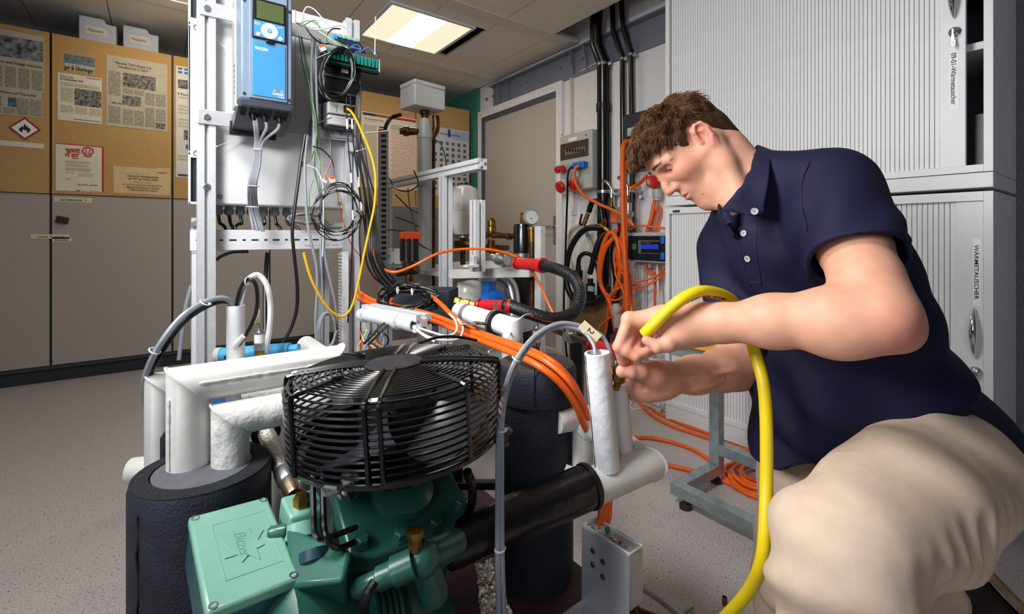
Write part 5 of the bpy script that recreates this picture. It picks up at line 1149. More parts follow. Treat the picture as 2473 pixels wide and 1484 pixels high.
# left distribution box
t = thing('distribution_box', 'grey distribution box with fuse window and red sockets, left on the wall', 'fuse box', WX(1400, 455))
m_, ya_, yb2, z0, z1 = wbox(MB(), 1352, 1430, 320, 458, .14, .14); build('housing', m_, LGREY, t, bevel=.008)
m_, *_ = wbox(MB(), 1353, 1420, 342, 382, .146, .006); build('fuse_window', m_, pm('smoked_window', (70, 58, 52), .15, var=.05), t, bevel=.002)
m_, *_ = wbox(MB(), 1364, 1414, 358, 371, .149, .003); build('fuse_row', m_, pm('fuse_grey', (110, 104, 100), .4), t)
for k in range(7): m_, *_ = wbox(MB(), 1368+k*6.4, 1371+k*6.4, 360, 367, .153, .004); build('fuse_switch', m_, BLACK, t)
m_, *_ = wbox(MB(), 1373, 1393, 332, 340, .1405, .001); lb = build('name_tag', m_, INKW, t)
m_, *_ = wbox(MB(), 1380, 1409, 391, 407, .19, .05); build('blue_plug', m_, BLUE, t, bevel=.006)
def socket(par, px, py, off, r, m=RED, tilt=(-1, 0, -.35)):
    p = WX(px, py, off); build('socket_collar', MB().lathe([(r*1.15, 0), (r*1.15, .02), (r*.9, .04)], p, tilt, 20), LGREY, par)
    build('socket_lid', MB().lathe([(r*1.05, .04), (r*1.1, .046), (r*1.1, .056), (r*.8, .066)], p+V((0, .012, -.006)), tilt, 24), m, par)
for px, py, r in ((1360, 404, .027), (1372, 402, .025)): socket(t, px, py, .14, r)
for px, py, r in ((1366, 446, .042), (1398, 440, .040)): socket(t, px, py, .14, r)
for (a, b) in ((1357, 326), (1415, 326)): build('case_screw', MB().lathe([(.006, 0), (.006, .002)], WX(a, b, .14), (-1, 0, 0), 10), DGREY, t)
# dark socket panel
t = thing('socket_panel', 'black socket panel with clear cover and grey plugs, behind the head', 'socket panel', WX(1545, 405))
m_, *_ = wbox(MB(), 1503, 1592, 268, 408, .10, .10); build('housing', m_, BLACK, t, bevel=.008)
m_, *_ = wbox(MB(), 1508, 1590, 272, 325, .135, .035); build('cover', m_, pm('dark_clear_cover', (52, 60, 68), .12, var=.1), t, bevel=.01)
m_, *_ = wbox(MB(), 1515, 1588, 302, 322, .140, .004); st_ = build('breaker_strip', m_, LGREY, t)
for k in range(6): m_, *_ = wbox(MB(), 1534+k*8, 1539+k*8, 307, 314, .143, .003); build('breaker', m_, DGREY, t)
for px, py, m in ((1540, 330, RED), (1528, 372, BLUE), (1525, 402, RED)):
    build('socket_lid', MB().lathe([(.03, 0), (.032, .01), (.028, .03)], WX(px, py, .10), (-1, 0, .1), 20), m, t)
for px, py in ((1528, 344), (1529, 389)):
    p = WX(px, py, .15); build('grey_plug', MB().lathe([(.024, 0), (.03, .01), (.03, .05), (.022, .06), (.022, .085)], p+V((.06, -.02, 0)), cdir(-.9, -.05, .4), 18), LGREY, t)
# red outlet near the nose
t = thing('power_outlet', 'red three-phase plug and socket beside the man\'s nose', 'socket', WX(1585, 485))
build('socket_lid', MB().lathe([(.042, 0), (.046, .01), (.044, .03), (.03, .036)], WX(1577, 440, .08), cdir(-.1, .1, 1), 24), RED, t)
build('plug_body', MB().lathe([(.038, .05), (.038, 0), (.034, -.005)], WX(1592, 440, .06), (0, 0, 1), 20), RED, t)
build('plug_nut', MB().lathe([(.03, 0), (.03, -.05), (.024, -.055), (.024, -.07)], WX(1587, 458, .07), (0, 0, 1), 12), LGREY, t)
# taps
def tap(label, px, py, off=.10):
    p = WX(px, py, off); t = thing('water_tap', label, 'tap', p-V((0, 0, .1)))
    build('body', MB().cyl(p-V((0, 0, .03)), p+V((0, 0, .03)), .014).tube([p+V((.0, 0, .0)), p+V((off*.8, 0, 0))], .011, 10), CHROME, t)
    build('lever', MB().tube(cr([p+V((0, 0, .03)), p+V((-.01, .03, .075)), p+V((-.015, .07, .10))], 5), [.009]*5+[.013]*6, 10), CHROME, t)
    build('hose_tail', MB().lathe([(.010, -.14), (.010, -.10), (.015, -.095), (.015, -.075), (.011, -.07), (.011, -.03)], p, (0, 0, 1), 8), BRASS, t)
tap('left chrome water tap beside the thick black pipe', 1477, 468); tap('right chrome water tap behind the orange cable', 1516, 462)
t = thing('pressure_reducer', 'nickel plated pressure reducer under the right tap', 'valve', WX(1518, 545, .1))
build('body', MB().lathe([(.016, 0), (.026, .02), (.026, .05), (.02, .055), (.034, .075), (.034, .10), (.024, .105), (.024, .16), (.014, .17)], WX(1518, 548, .1), (0, 0, 1), 14), pm('nickel', (200, 196, 184), .3, .8), t)
t = thing('wall_clamp', 'zinc pipe clamp bar across the thin wall pipes', 'clamp', WX(1545, 470))
build('bar', MB().bar(WX(1470, 462, .05), WX(1546, 462, .05), .02, .03), STEEL, t); build('plate', MB().bx(WX(1541, 478, .03), WX(1550, 450, .0)), STEEL, t)
build('bolt', MB().cyl(WX(1546, 476, .06), WX(1546, 476, 0), .012), STEEL, t)
# grey actuator with orange sticker
t = thing('wall_actuator', 'grey motor actuator with an orange sticker on the wall', 'actuator', WX(1487, 545, .1))
m_, *_ = wbox(MB(), 1474, 1500, 500, 540, .16, .10); build('housing', m_, MGREY, t, bevel=.006)
m_, *_ = wbox(MB(), 1474.5, 1490, 517, 537, .163, .003); build('sticker', m_, INKO if False else pm('orange_sticker', (240, 110, 46), .5, var=0), t)
build('knob', MB().lathe([(.014, 0), (.014, .02)], WX(1481, 504, .165), (-1, 0, .2), 14), BLACK, t)
m_, *_ = wbox(MB(), 1492, 1503, 540, 560, .12, .05); build('red_base', m_, pm('dark_red_plastic', (130, 20, 26), .4), t)
# control box with blue display
t = thing('control_box', 'clear fronted control box with blue display beside the tambour cabinet', 'control box', WX(1562, 640))
m_, *_ = wbox(MB(), 1514, 1611, 562, 634, .16, .16); build('housing', m_, pm('light_box_grey', (188, 194, 196), .4), t, bevel=.004)
m_, *_ = wbox(MB(), 1516, 1609, 570, 630, .175, .015); build('window', m_, pm('dark_window', (26, 34, 38), .1, var=.1, sc=20), t, bevel=.004)
m_, *_ = wbox(MB(), 1541, 1592, 581, 613, .180, .005); dsp = build('display_frame', m_, pm('display_grey', (96, 108, 108), .4), t, bevel=.001)
m_, *_ = wbox(MB(), 1548, 1592, 584, 611, .183, .003); build('display', m_, BLACK, dsp)
m_, *_ = wbox(MB(), 1548, 1590, 591, 602, .185, .002); build('blue_bar', m_, pm('display_blue', (26, 66, 190), .3, var=.05, emit=.25), dsp)
build('blue_dial', MB().lathe([(.016, 0), (.016, .002)], WX(1584, 596, .187), (-1, 0, 0), 20).ring(WX(1584, 596, .189), .011, .002, (1, 0, 0), 20, 5), MATS['display_blue'], dsp)
p = WX(1553, 589, .185); text('lettering', 'BUTT BUDNE', p, (0, -1, 0), (0, 0, 1), .014, MGREY, dsp, fit=.06)
for py in (572, 610): m_, *_ = wbox(MB(), 1594, 1603, py, py+18, .185, .012); build('blue_latch', m_, BLUE, t, bevel=.004)
m_, *_ = wbox(MB(), 1525, 1536, 589, 603, .178, .003); build('relay', m_, pm('relay_green', (70, 110, 60), .5), t)
for px in (1560, 1569, 1585): build('gland', MB().lathe([(.014, 0), (.014, -.03)], WX(px, 636, .08), (0, 0, 1), 12), LGREY, t)
# aluminium uprights and cardboard below
for px, lab_ in ((1540, 'left aluminium wall profile under the control box'), (1552, 'right aluminium wall profile under the control box')):
    p = WX(px, 700, .04); tag(build('wall_profile', profile(MB(), (p.x, p.y, .02), (p.x, p.y, WX(px, 640, .04).z), .04), ALU, smooth=False), lab_, 'profile')
tag(build('cardboard_sheet', MB().box(WX(1425, 810, .13), (.02, .42, .60)), pm('brown_cardboard', (138, 104, 66), .8, var=.08), bevel=.002), 'brown cardboard sheet leaning on the wall low down', 'cardboard')
tag(build('profile_offcut', profile(MB(), PZ(1600, 985, .03), PZ(1530, 952, .03)+V((0, 0, 0)), .045), ALU, smooth=False), 'aluminium profile offcut lying on the floor by the cabinet', 'profile')
# black water hoses
GH = 'black water hoses on the wall'
def whose(lab_, pts, r, m=RUBB, seg=8): return tag(build('water_hose', MB().tube(cr([WX(*q) for q in pts], seg), r, 12), m), lab_, 'hose', GH)
whose('large black water hose looping below the brass valves', [(1455, 612-60, .22), (1420, 552, .24), (1392, 575, .24), (1372, 620, .24), (1368, 680, .24), (1385, 722, .24), (1420, 735, .22), (1455, 720, .2), (1470, 690, .18)], .022)
whose('short black hose from the tap down to the brass valve', [(1422, 512, .16), (1430, 490, .17), (1445, 488, .17), (1452, 510, .16), (1458, 560, .15)], .020)
whose('small black hose arch above the lower valves', [(1396, 645, .18), (1400, 622, .19), (1416, 612, .2), (1436, 625, .19), (1448, 655, .18)], .016)
whose('black hose hanging right of the thick pipe', [(1476, 555, .14), (1455, 568, .18), (1440, 600, .2), (1430, 640, .2), (1425, 660, .18)], .02)
whose('black hose behind the orange loops', [(1490, 560, .1), (1482, 620, .12), (1490, 680, .12), (1482, 760, .12), (1465, 830, .14)], .026)
for px, py, lab_ in ((1397, 668, 'left black hose connector on the wall'), (1426, 700, 'right black hose connector with blue yellow tag')):
    t = thing('hose_connector', lab_, 'connector', WX(px, py+30, .15))
    build('body', MB().lathe([(.02, .08), (.02, .05), (.032, .045), (.032, -.02), (.028, -.025), (.028, -.12)], WX(px, py, .18), (0, 0, 1), 16), BLACK, t)
    if px > 1400: m_, *_ = wbox(MB(), 1419, 1432, 692, 704, .22, .02); build('tag_band', m_, pm('pale_blue_tag', (150, 190, 214), .5, var=0), t)
    else: build('brass_tail', MB().cyl(WX(px, py, .18)+V((0, 0, .05)), WX(px, py, .18)+V((0, 0, .10)), .014, n=8), BRASS, t)
t = thing('brass_valve_set', 'brass tee valves joined to the black hoses', 'valve', WX(1440, 560, .2))
build('tee', MB().tube([WX(1420, 550, .22), WX(1452, 545, .22)], .016, 8).tube([WX(1452, 545, .22), WX(1470, 560, .2)], .018, 8).tube([WX(1452, 545, .22), WX(1463, 530, .2)], .014, 8), BRASS, t)
build('upper_valve', MB().tube([WX(1409, 545, .18), WX(1420, 516, .17)], .017, 8), BRASS, t)
build('lever', MB().tube([WX(1405, 545, .2), WX(1400, 540, .22), WX(1405, 518, .24)], .008, 6), BLACK, t)
build('handwheel', MB().ring(WX(1458, 538, .23), .02, .005, (1, 0, 0), 16, 6), BRASS, t)
tag(build('grey_drain_hose', MB().tube(cr([WX(1413, 556, .15), WX(1428, 590, .12), WX(1440, 640, .1), WX(1450, 700, .1), WX(1452, 790, .1)], 7), .014, 10), pm('pale_grey_hose', (186, 186, 182), .5)), 'pale grey drain hose down the wall', 'hose')
tag(build('clear_hose', MB().tube(cr([WX(1405, 540, .06), WX(1378, 560, .05), WX(1370, 600, .05), WX(1380, 650, .05), WX(1392, 700, .05)], 7), .014, 10), pm('cream_hose', (206, 200, 186), .5)), 'cream hose curved on the wall beside the door', 'hose')
# ================================================================== the kneeling man
class SDF:
    def __init__(s, lo, hi, h):
        s.lo = np.array(lo, float); s.h = h; s.n = np.ceil((np.array(hi)-s.lo)/h).astype(int)+1
        s.F = np.full(s.n, .5, np.float32)
        s.ax = [(s.lo[i]+h*np.arange(s.n[i])).astype(np.float32) for i in range(3)]
    def sub(s, lo, hi, m):
        a = [max(0, int((lo[i]-m-s.lo[i])/s.h)) for i in range(3)]; b = [min(int(s.n[i]), int((hi[i]+m-s.lo[i])/s.h)+2) for i in range(3)]
        if any(b[i] <= a[i] for i in range(3)): return None
        sl = tuple(slice(a[i], b[i]) for i in range(3))
        X = [s.ax[i][sl[i]].reshape([-1 if j == i else 1 for j in range(3)]) for i in range(3)]
        return sl, X
    def comb(s, sl, d, k, op):
        A = s.F[sl]
        if op == 'u':
            if k <= 0: s.F[sl] = np.minimum(A, d); return
            hh = np.maximum(k-np.abs(A-d), 0)/k; s.F[sl] = np.minimum(A, d)-hh*hh*k*.25
        else:
            d = -d
            if k <= 0: s.F[sl] = np.maximum(A, d); return
            hh = np.maximum(k-np.abs(A-d), 0)/k; s.F[sl] = np.maximum(A, d)+hh*hh*k*.25
    def cone(s, p0, p1, r0, r1, k=.01, op='u'):
        p0, p1 = np.array(p0), np.array(p1); R = max(r0, r1)
        q = s.sub(np.minimum(p0, p1)-R, np.maximum(p0, p1)+R, k+.012)
        if q is None: return
        sl, X = q; ba = p1-p0; L2_ = float(ba @ ba)+1e-12
        t = sum((X[i]-p0[i])*ba[i] for i in range(3))/L2_; t = np.clip(t, 0, 1)
        d = np.sqrt(sum((X[i]-p0[i]-t*ba[i])**2 for i in range(3)))-(r0+(r1-r0)*t)
        s.comb(sl, d.astype(np.float32), k, op)
    def chain(s, pts, rs, k=.01, op='u'):
        for i in range(len(pts)-1): s.cone(pts[i], pts[i+1], rs[i], rs[i+1], k, op)
    def ell(s, c, r, R=None, k=.01, op='u'):
        c = np.array(c); M_ = np.eye(3) if R is None else np.array(R); m = max(r)
        q = s.sub(c-m, c+m, k+.012)
        if q is None: return
        sl, X = q
        loc = [sum((X[i]-c[i])*M_[i, j] for i in range(3)) for j in range(3)]
        k0 = np.sqrt(sum((loc[j]/r[j])**2 for j in range(3)))+1e-6; k1 = np.sqrt(sum((loc[j]/r[j]**2)**2 for j in range(3)))+1e-6
        s.comb(sl, (k0*(k0-1)/k1).astype(np.float32), k, op)
    def loft(s, o, T, A, B, st, ca, cb, ra, rb, k=.02, op='u', ext=None):       # elliptical sections along T, axes A and B
        o = np.array(o); T, A, B = np.array(T), np.array(A), np.array(B); st = np.array(st, float)
        cs = [o+T*st[i]+A*ca[i]+B*cb[i] for i in range(len(st))]; m = max(max(ra), max(rb))
        q = s.sub(np.min(cs, 0)-m, np.max(cs, 0)+m, k+.012)
        if q is None: return
        sl, X = q
        dt = lambda v: sum((X[i]-o[i])*v[i] for i in range(3))
        t = dt(T); a = dt(A); b = dt(B); tc = np.clip(t, st[0], st[-1])
        f = lambda arr: np.interp(tc.ravel(), st, arr).reshape(tc.shape).astype(np.float32)
        RA, RB = f(ra), f(rb); e = np.sqrt(((a-f(ca))/RA)**2+((b-f(cb))/RB)**2)
        d = (e-1)*np.minimum(RA, RB); ov = np.maximum(st[0]-t, t-st[-1])
        d = np.where(ov > 0, np.sqrt(np.maximum(d, 0)**2+ov**2), np.maximum(d, ov) if ext else d)
        s.comb(sl, d.astype(np.float32), k, op)
    def half(s, p, n, k=.004, lo=None, hi=None):                     # keep the side the normal points away from
        p, n = np.array(p), np.array(V(n).normalized())
        if lo is None: sl, X = tuple(slice(0, int(q)) for q in s.n), [s.ax[i].reshape([-1 if j == i else 1 for j in range(3)]) for i in range(3)]
        else: sl, X = s.sub(np.array(lo), np.array(hi), 0)
        d = sum((X[i]-p[i])*n[i] for i in range(3)).astype(np.float32); s.comb(sl, -d, k, 's')
    def mesh(s):
        F = s.F; nx, ny, nz = F.shape; S = F < 0
        c = np.zeros((nx-1, ny-1, nz-1), np.int8)
        offs = [(i, j, k) for i in (0, 1) for j in (0, 1) for k in (0, 1)]
        for i, j, k in offs: c += S[i:nx-1+i, j:ny-1+j, k:nz-1+k]
        act = np.argwhere((c > 0) & (c < 8)); idx = np.full(c.shape, -1, np.int32); idx[tuple(act.T)] = np.arange(len(act))
        vals = np.stack([F[act[:, 0]+i, act[:, 1]+j, act[:, 2]+k] for i, j, k in offs], 1)
        acc = np.zeros((len(act), 3)); cnt = np.zeros(len(act))
        for a in range(8):
            for b in range(a+1, 8):
                oa, ob = np.array(offs[a]), np.array(offs[b])
                if np.abs(oa-ob).sum() != 1: continue
                m = (vals[:, a] < 0) != (vals[:, b] < 0); va, vb = vals[m, a], vals[m, b]; t = (va/(va-vb))[:, None]
                acc[m] += oa+(ob-oa)*t; cnt[m] += 1
        vs = s.lo+(act+acc/cnt[:, None])*s.h; fs = []
        for ax in range(3):
            sa = [slice(None)]*3; sb = [slice(None)]*3; sa[ax] = slice(0, -1); sb[ax] = slice(1, None)
            u, v = (ax+1) % 3, (ax+2) % 3
            D = S[tuple(sa)] != S[tuple(sb)]; e = np.argwhere(D)
            ok = (e[:, u] > 0) & (e[:, v] > 0) & (e[:, u] < F.shape[u]-1) & (e[:, v] < F.shape[v]-1); e = e[ok]
            flip = S[tuple(e.T)]
            q = []
            for du, dv in ((1, 1), (0, 1), (0, 0), (1, 0)):
                g = e.copy(); g[:, u] -= du; g[:, v] -= dv; q.append(idx[tuple(g.T)])
            q = np.stack(q, 1); q[~flip] = q[~flip][:, ::-1]; fs.append(q)
        return vs, np.concatenate(fs)
def npmesh(name, vs, fs, mat, parent, cols=None, smooth_it=0):
    o0 = np.array(ORI[parent.name]); me = bpy.data.meshes.new(name)
    me.from_pydata((vs-o0).tolist(), [], fs.tolist()); me.update(); me.materials.append(mat); me.shade_smooth()
    if cols is not None:
        at = me.color_attributes.new('skin_tone', 'FLOAT_COLOR', 'POINT'); at.data.foreach_set('color', np.concatenate([cols, np.ones((len(cols), 1))], 1).astype(np.float32).ravel())
    ob = bpy.data.objects.new(name, me); COL.objects.link(ob); ob.parent = parent; ORI[ob.name] = V(o0)
    if smooth_it:
        m = ob.modifiers.new('smooth', 'SMOOTH'); m.factor = .5; m.iterations = smooth_it
    return ob
man = thing('person', 'man in navy polo shirt and beige trousers kneeling, holding a yellow hose', 'person', (P(2150, 1300, 1.0).x, P(2150, 1300, 1.0).y, 0))
# ---- joints (pixel, pixel, distance)
S1, E1, W1 = P(2008, 468, .90), P(2128, 768, .70), P(1690, 782, .865)
S2, E2, W2 = P(1768, 610, 1.13), P(1785, 888, 1.04), P(1600, 918, .945)
H1, K1 = P(2290, 1125, .88), P(2035, 1335, .665)
A1 = V((K1.x, K1.y, .10))+cdir(.02, 0, -.05)
H2, K2 = P(2070, 1080, 1.13), P(1925, 1500, 1.06); K2.z = .085
A2 = P(2320, 1448, 1.17)
# head frame, millimetres: x forward, y to his left, z up
HO = C3(.401, .1943, 1.06); HS = .000904
cp, sp2, cy, sy = math.cos(math.radians(49.7)), math.sin(math.radians(49.7)), math.cos(math.radians(3)), math.sin(math.radians(3))
hf = cdir(-cy*cp, -sp2, sy*cp); hu = cdir(-cy*sp2, cp, sy*sp2); hl = cdir(sy, 0, cy)
ro = math.radians(9.0); hl, hu = hl*math.cos(ro)+hu*math.sin(ro), hu*math.cos(ro)-hl*math.sin(ro)
RH = Matrix((hf, hl, hu)).transposed()
def Hd(x, y, z): return HO+(hf*x+hl*y+hu*z)*HS
def hs(*r): return [q*HS for q in r]
lo = np.min([Hd(a, b, c) for a in (-125, 150) for b in (-100, 100) for c in (-230, 160)], 0); hi = np.max([Hd(a, b, c) for a in (-125, 150) for b in (-100, 100) for c in (-230, 160)], 0)
g = SDF(lo, hi, .0019)
g.ell(Hd(-6, 0, 42), hs(98, 74, 82), RH, 0)                          # cranium
g.ell(Hd(50, 0, 40), hs(46, 58, 58), RH, .03)                        # forehead
g.ell(Hd(42, 0, -35), hs(50, 57, 76), RH, .035)                      # face mass
g.ell(Hd(62, 0, -94), hs(27, 31, 27), RH, .03)                       # chin block
g.ell(Hd(79, 0, -111), hs(12, 15, 12), RH, .016)
for q in (-1, 1):
    g.chain([Hd(8, q*58, -30), Hd(8, q*56, -76), Hd(40, q*38, -101), Hd(70, q*11, -114)], [.018, .0165, .014, .013], .030)   # jaw line
    g.ell(Hd(58, q*42, -14), hs(24, 16, 17), RH, .03)               # cheek bone
    g.chain([Hd(91, q*10, 32), Hd(86, q*34, 35), Hd(70, q*52, 27)], [.008, .0085, .007], .014)  # brow ridge
    g.ell(Hd(87, q*32, 12), hs(13, 17, 12), RH, .012, 's')           # eye socket
    g.ell(Hd(72.5, q*32, 12), hs(12.4, 12.4, 12.4), RH, .003)        # eyeball
    g.ell(Hd(74, q*32, 17), hs(12.9, 15, 10.2), RH, .003)             # upper lid
    g.ell(Hd(73.5, q*32, 1.0), hs(12, 14.5, 5.2), RH, .004)            # lower lid
    g.ell(Hd(103, q*10.5, -30), hs(9.5, 6.5, 7.5), RH, .006)         # nostril wing
g.chain([Hd(90, 0, 26), Hd(98, 0, 8), Hd(110, 0, -12), Hd(116, 0, -24)], [.0078, .0075, .0085, .0095], .010)  # nose
g.ell(Hd(115, 0, -27), hs(9, 9.5, 8.5), RH, .006)
g.chain([Hd(92, -9, -30), Hd(92, 9, -30)], [.008, .008], .012)
for q in (-1, 1): g.ell(Hd(107, q*7, -36.5), hs(4.2, 3, 3), RH, .003, 's')
g.ell(Hd(86, 0, -58), hs(15, 25, 20), RH, .014)                      # mouth mound
g.chain([Hd(88, -21, -61), Hd(98, -9, -57), Hd(101, 0, -57.5), Hd(98, 9, -57), Hd(88, 21, -61)], [.002, .0042, .0046, .0042, .002], .004)
g.chain([Hd(87, -20, -64.5), Hd(97, -8, -69), Hd(99, 0, -69.5), Hd(97, 8, -69), Hd(87, 20, -64.5)], [.002, .0052, .0058, .0052, .002], .004)
g.chain([Hd(90, -23, -62), Hd(101, -8, -63), Hd(104, 0, -63.5), Hd(101, 8, -63), Hd(90, 23, -62)], [.0016]*5, .002, 's')
g.ell(Hd(78, 0, -84), hs(15, 22, 14), RH, .012)
for q in (-1, 1):                                                    # ears
    e0 = Hd(-10, q*73, -2); Re = Matrix((hf*.95-hl*q*.25, hu, hl*q)).transposed()
    Re = basis(z=hl*q+hf*.35, x=hu)
    g.ell(Hd(-13, q*78, 4), hs(33, 20, 8), Re, .004)
    g.ell(Hd(-6, q*75, -25), hs(10, 9, 6), Re, .006)
    g.ell(Hd(-9, q*86, 3), hs(21, 11, 7), Re, .004, 's')
    rim = [Hd(2, q*79, 4), Hd(-2, q*82, 22), Hd(-14, q*86, 33), Hd(-27, q*88, 27), Hd(-30, q*88, 8), Hd(-22, q*85, -12), Hd(-9, q*79, -27)]
    g.chain(rim, [.0030, .0034, .0036, .0036, .0034, .0032, .0030], .003)
    g.chain([Hd(-8, q*81, 20), Hd(-17, q*83, 12), Hd(-18, q*82, -2), Hd(-10, q*80, -14)], [.0025, .003, .003, .0025], .003)
    g.ell(Hd(3, q*76, -4), hs(5, 4, 7), RH, .004)
C7 = P(1850, 405, 1.03); NB = P(1822, 440, 1.02)
g.chain([Hd(-34, 0, -6), Hd(-40, 0, -60), NB], [.053, .050, .052], .03)
g.chain([Hd(14, 0, -84), Hd(-8, 0, -116), P(1785, 485, 1.0)], [.026, .034, .040], .03)
g.chain([Hd(-28, 60, -25), P(1795, 485, .972)], [.014, .016], .02)
hv, hfc = g.mesh()
# skin tones (his own colouring: redder lips, ear, nose and cheek; brows; a few moles)
SK = np.array(lin((214, 158, 132)))
def tone(vs, base=SK):
    c = np.tile(base, (len(vs), 1)); n = np.sin(vs[:, 0]*160)*np.sin(vs[:, 1]*143+1)*np.sin(vs[:, 2]*151+2); return c*(1+.06*n[:, None])
hc = tone(hv)
loc = (hv-np.array(HO)) @ np.array(RH)/HS
def blend(c, m, col): m = np.clip(m, 0, 1)[:, None]; return c*(1-m)+np.array(lin(col))*m
def blob(l, p, r, soft=.5):
    d = np.sqrt((((l-np.array(p))/np.array(r))**2).sum(1)); return np.clip((1-d)/soft, 0, 1)
for q in (-1, 1):
    hc = blend(hc, .45*blob(loc, (60, q*50, -20), (45, 34, 32), .8), (222, 140, 122)); hc = blend(hc, .55*blob(loc, (-14, q*84, 4), (34, 20, 42), .4), (222, 130, 118))
hc = blend(hc, .5*blob(loc, (114, 0, -26), (20, 20, 18), .7), (220, 130, 116))
hc = blend(hc, .80*blob(loc, (97, 0, -57.5), (16, 19, 6), .4), (190, 92, 90)); hc = blend(hc, .85*blob(loc, (96, 0, -69), (15, 19, 7.5), .4), (196, 92, 92))
hc = blend(hc, .6*blob(loc, (98, 0, -63.2), (14, 18, 1.4), .5), (120, 50, 48))
hc = blend(hc, .18*blob(loc, (60, 0, -90), (60, 60, 40), .8), (150, 112, 96))
for q in (-1, 1):
    for k in range(9):
        u = k/8; hc = blend(hc, .85*blob(loc, (104.3-3*u-9*u**4, q*(14+36*u), 38+6*u-7*u*u), (13, 5, 6.2-2*u), .8), (84, 54, 38))
    hc = blend(hc, .9*blob(loc, (86, q*32, 6.6), (11, 13.5, 1.9), .4), (40, 26, 22))
    hc = blend(hc, .5*blob(loc, (86, q*32, 5.4), (10, 10, 1.8), .4), (70, 46, 40))
    hc = blend(hc, .35*blob(loc, (80, q*32, 2), (14, 18, 5), .6), (196, 120, 104))
for p_, r_ in (((72, 62, 22), 3.2), ((76, 52, -6), 3), ((60, 58, -14), 2.2), ((80, 34, -88), 2.6), ((50, 62, 0), 1.8), ((30, 62, -40), 2)): hc = blend(hc, .85*blob(loc, p_, (9, r_, r_), .4), (150, 74, 56))
# ---- arms and hands
def hand_arm(lo, hi, fn, h=.0023):
    s_ = SDF(lo, hi, h); fn(s_); return s_.mesh()
def bb(pts, m): return np.min([np.array(p) for p in pts], 0)-m, np.max([np.array(p) for p in pts], 0)+m
# near (left) hand grips the hose and points the index finger down
KN = [P(1519, 772, .885), P(1530, 778, .905), P(1548, 782, .93), P(1566, 786, .95)]
PIP = [P(1494, 838, .872), P(1512, 848, .868), P(1534, 852, .872), P(1560, 850, .885)]
DIP = [P(1503, 872, .888), P(1536, 862, .862), P(1556, 858, .868), P(1578, 846, .885)]
TIP = [P(1512, 893, .905), P(1568, 846, .868), P(1584, 838, .875), P(1596, 828, .89)]
TH = [P(1648, 800, .855), P(1615, 830, .838), P(1588, 838, .838), P(1562, 822, .845)]
def arm1(s_):
    mid = W1+(E1-W1)*.5
    s_.chain([S1, S1+(E1-S1)*.5, E1], [.058, .051, .044], .02)
    s_.chain([E1, E1+(W1-E1)*.22, E1+(W1-E1)*.55, W1+(E1-W1)*.12, W1], [.044, .0475, .0415, .031, .029], .025)
    s_.cone(E1+(S1-E1)*.25+cdir(.0, 0, .0), E1+cdir(.030, -.022, .0), .042, .024, .03)                # elbow point
    s_.ell(E1+(W1-E1)*.2+cdir(0, -.016, .01), (.05, .043, .040), basis(x=W1-E1), .03)
    pc = (KN[0]+KN[1]+KN[2]+KN[3])*.25
    s_.chain([W1, W1+(KN[0]-W1)*.5+UP*.004, KN[0]], [.0285, .022, .0135], .02); s_.chain([W1, W1+(KN[1]-W1)*.5, KN[1]], [.0285, .022, .0135], .02)
    s_.chain([W1, W1+(KN[2]-W1)*.5, KN[2]], [.0285, .021, .0130], .02); s_.chain([W1, W1+(KN[3]-W1)*.5, KN[3]], [.0285, .020, .0125], .02)
    s_.chain([W1-UP*.008, TH[0]-UP*.006, TH[1]], [.024, .022, .0155], .02)                          # thenar
    for i in range(4):
        r = (.0105, .0108, .0102, .0092)[i]
        s_.ell(KN[i]+UP*.002, (.0125, .0125, .0125), None, .006)
        s_.cone(KN[i], PIP[i], r*1.12, r*1.02, .006); s_.ell(PIP[i], (r*1.06,)*3, None, .003); s_.cone(PIP[i], DIP[i], r*.98, r*.88, .0025); s_.cone(DIP[i], TIP[i], r*.88, r*.74, .0022)
    s_.cone(TH[1], TH[2], .0135, .0125, .006); s_.cone(TH[2], TH[3], .0122, .0092, .0025)
    for k in range(3): s_.cone(W1+cdir(.01+.012*k, -.024, .016), W1+cdir(.006+.012*k, .004, .031), .0012, .0012, .006, 's')
lo, hi = bb([S1, E1, W1, P(1480, 900, .86), KN[3]], .075)
a1v, a1f = hand_arm(lo, hi, arm1)
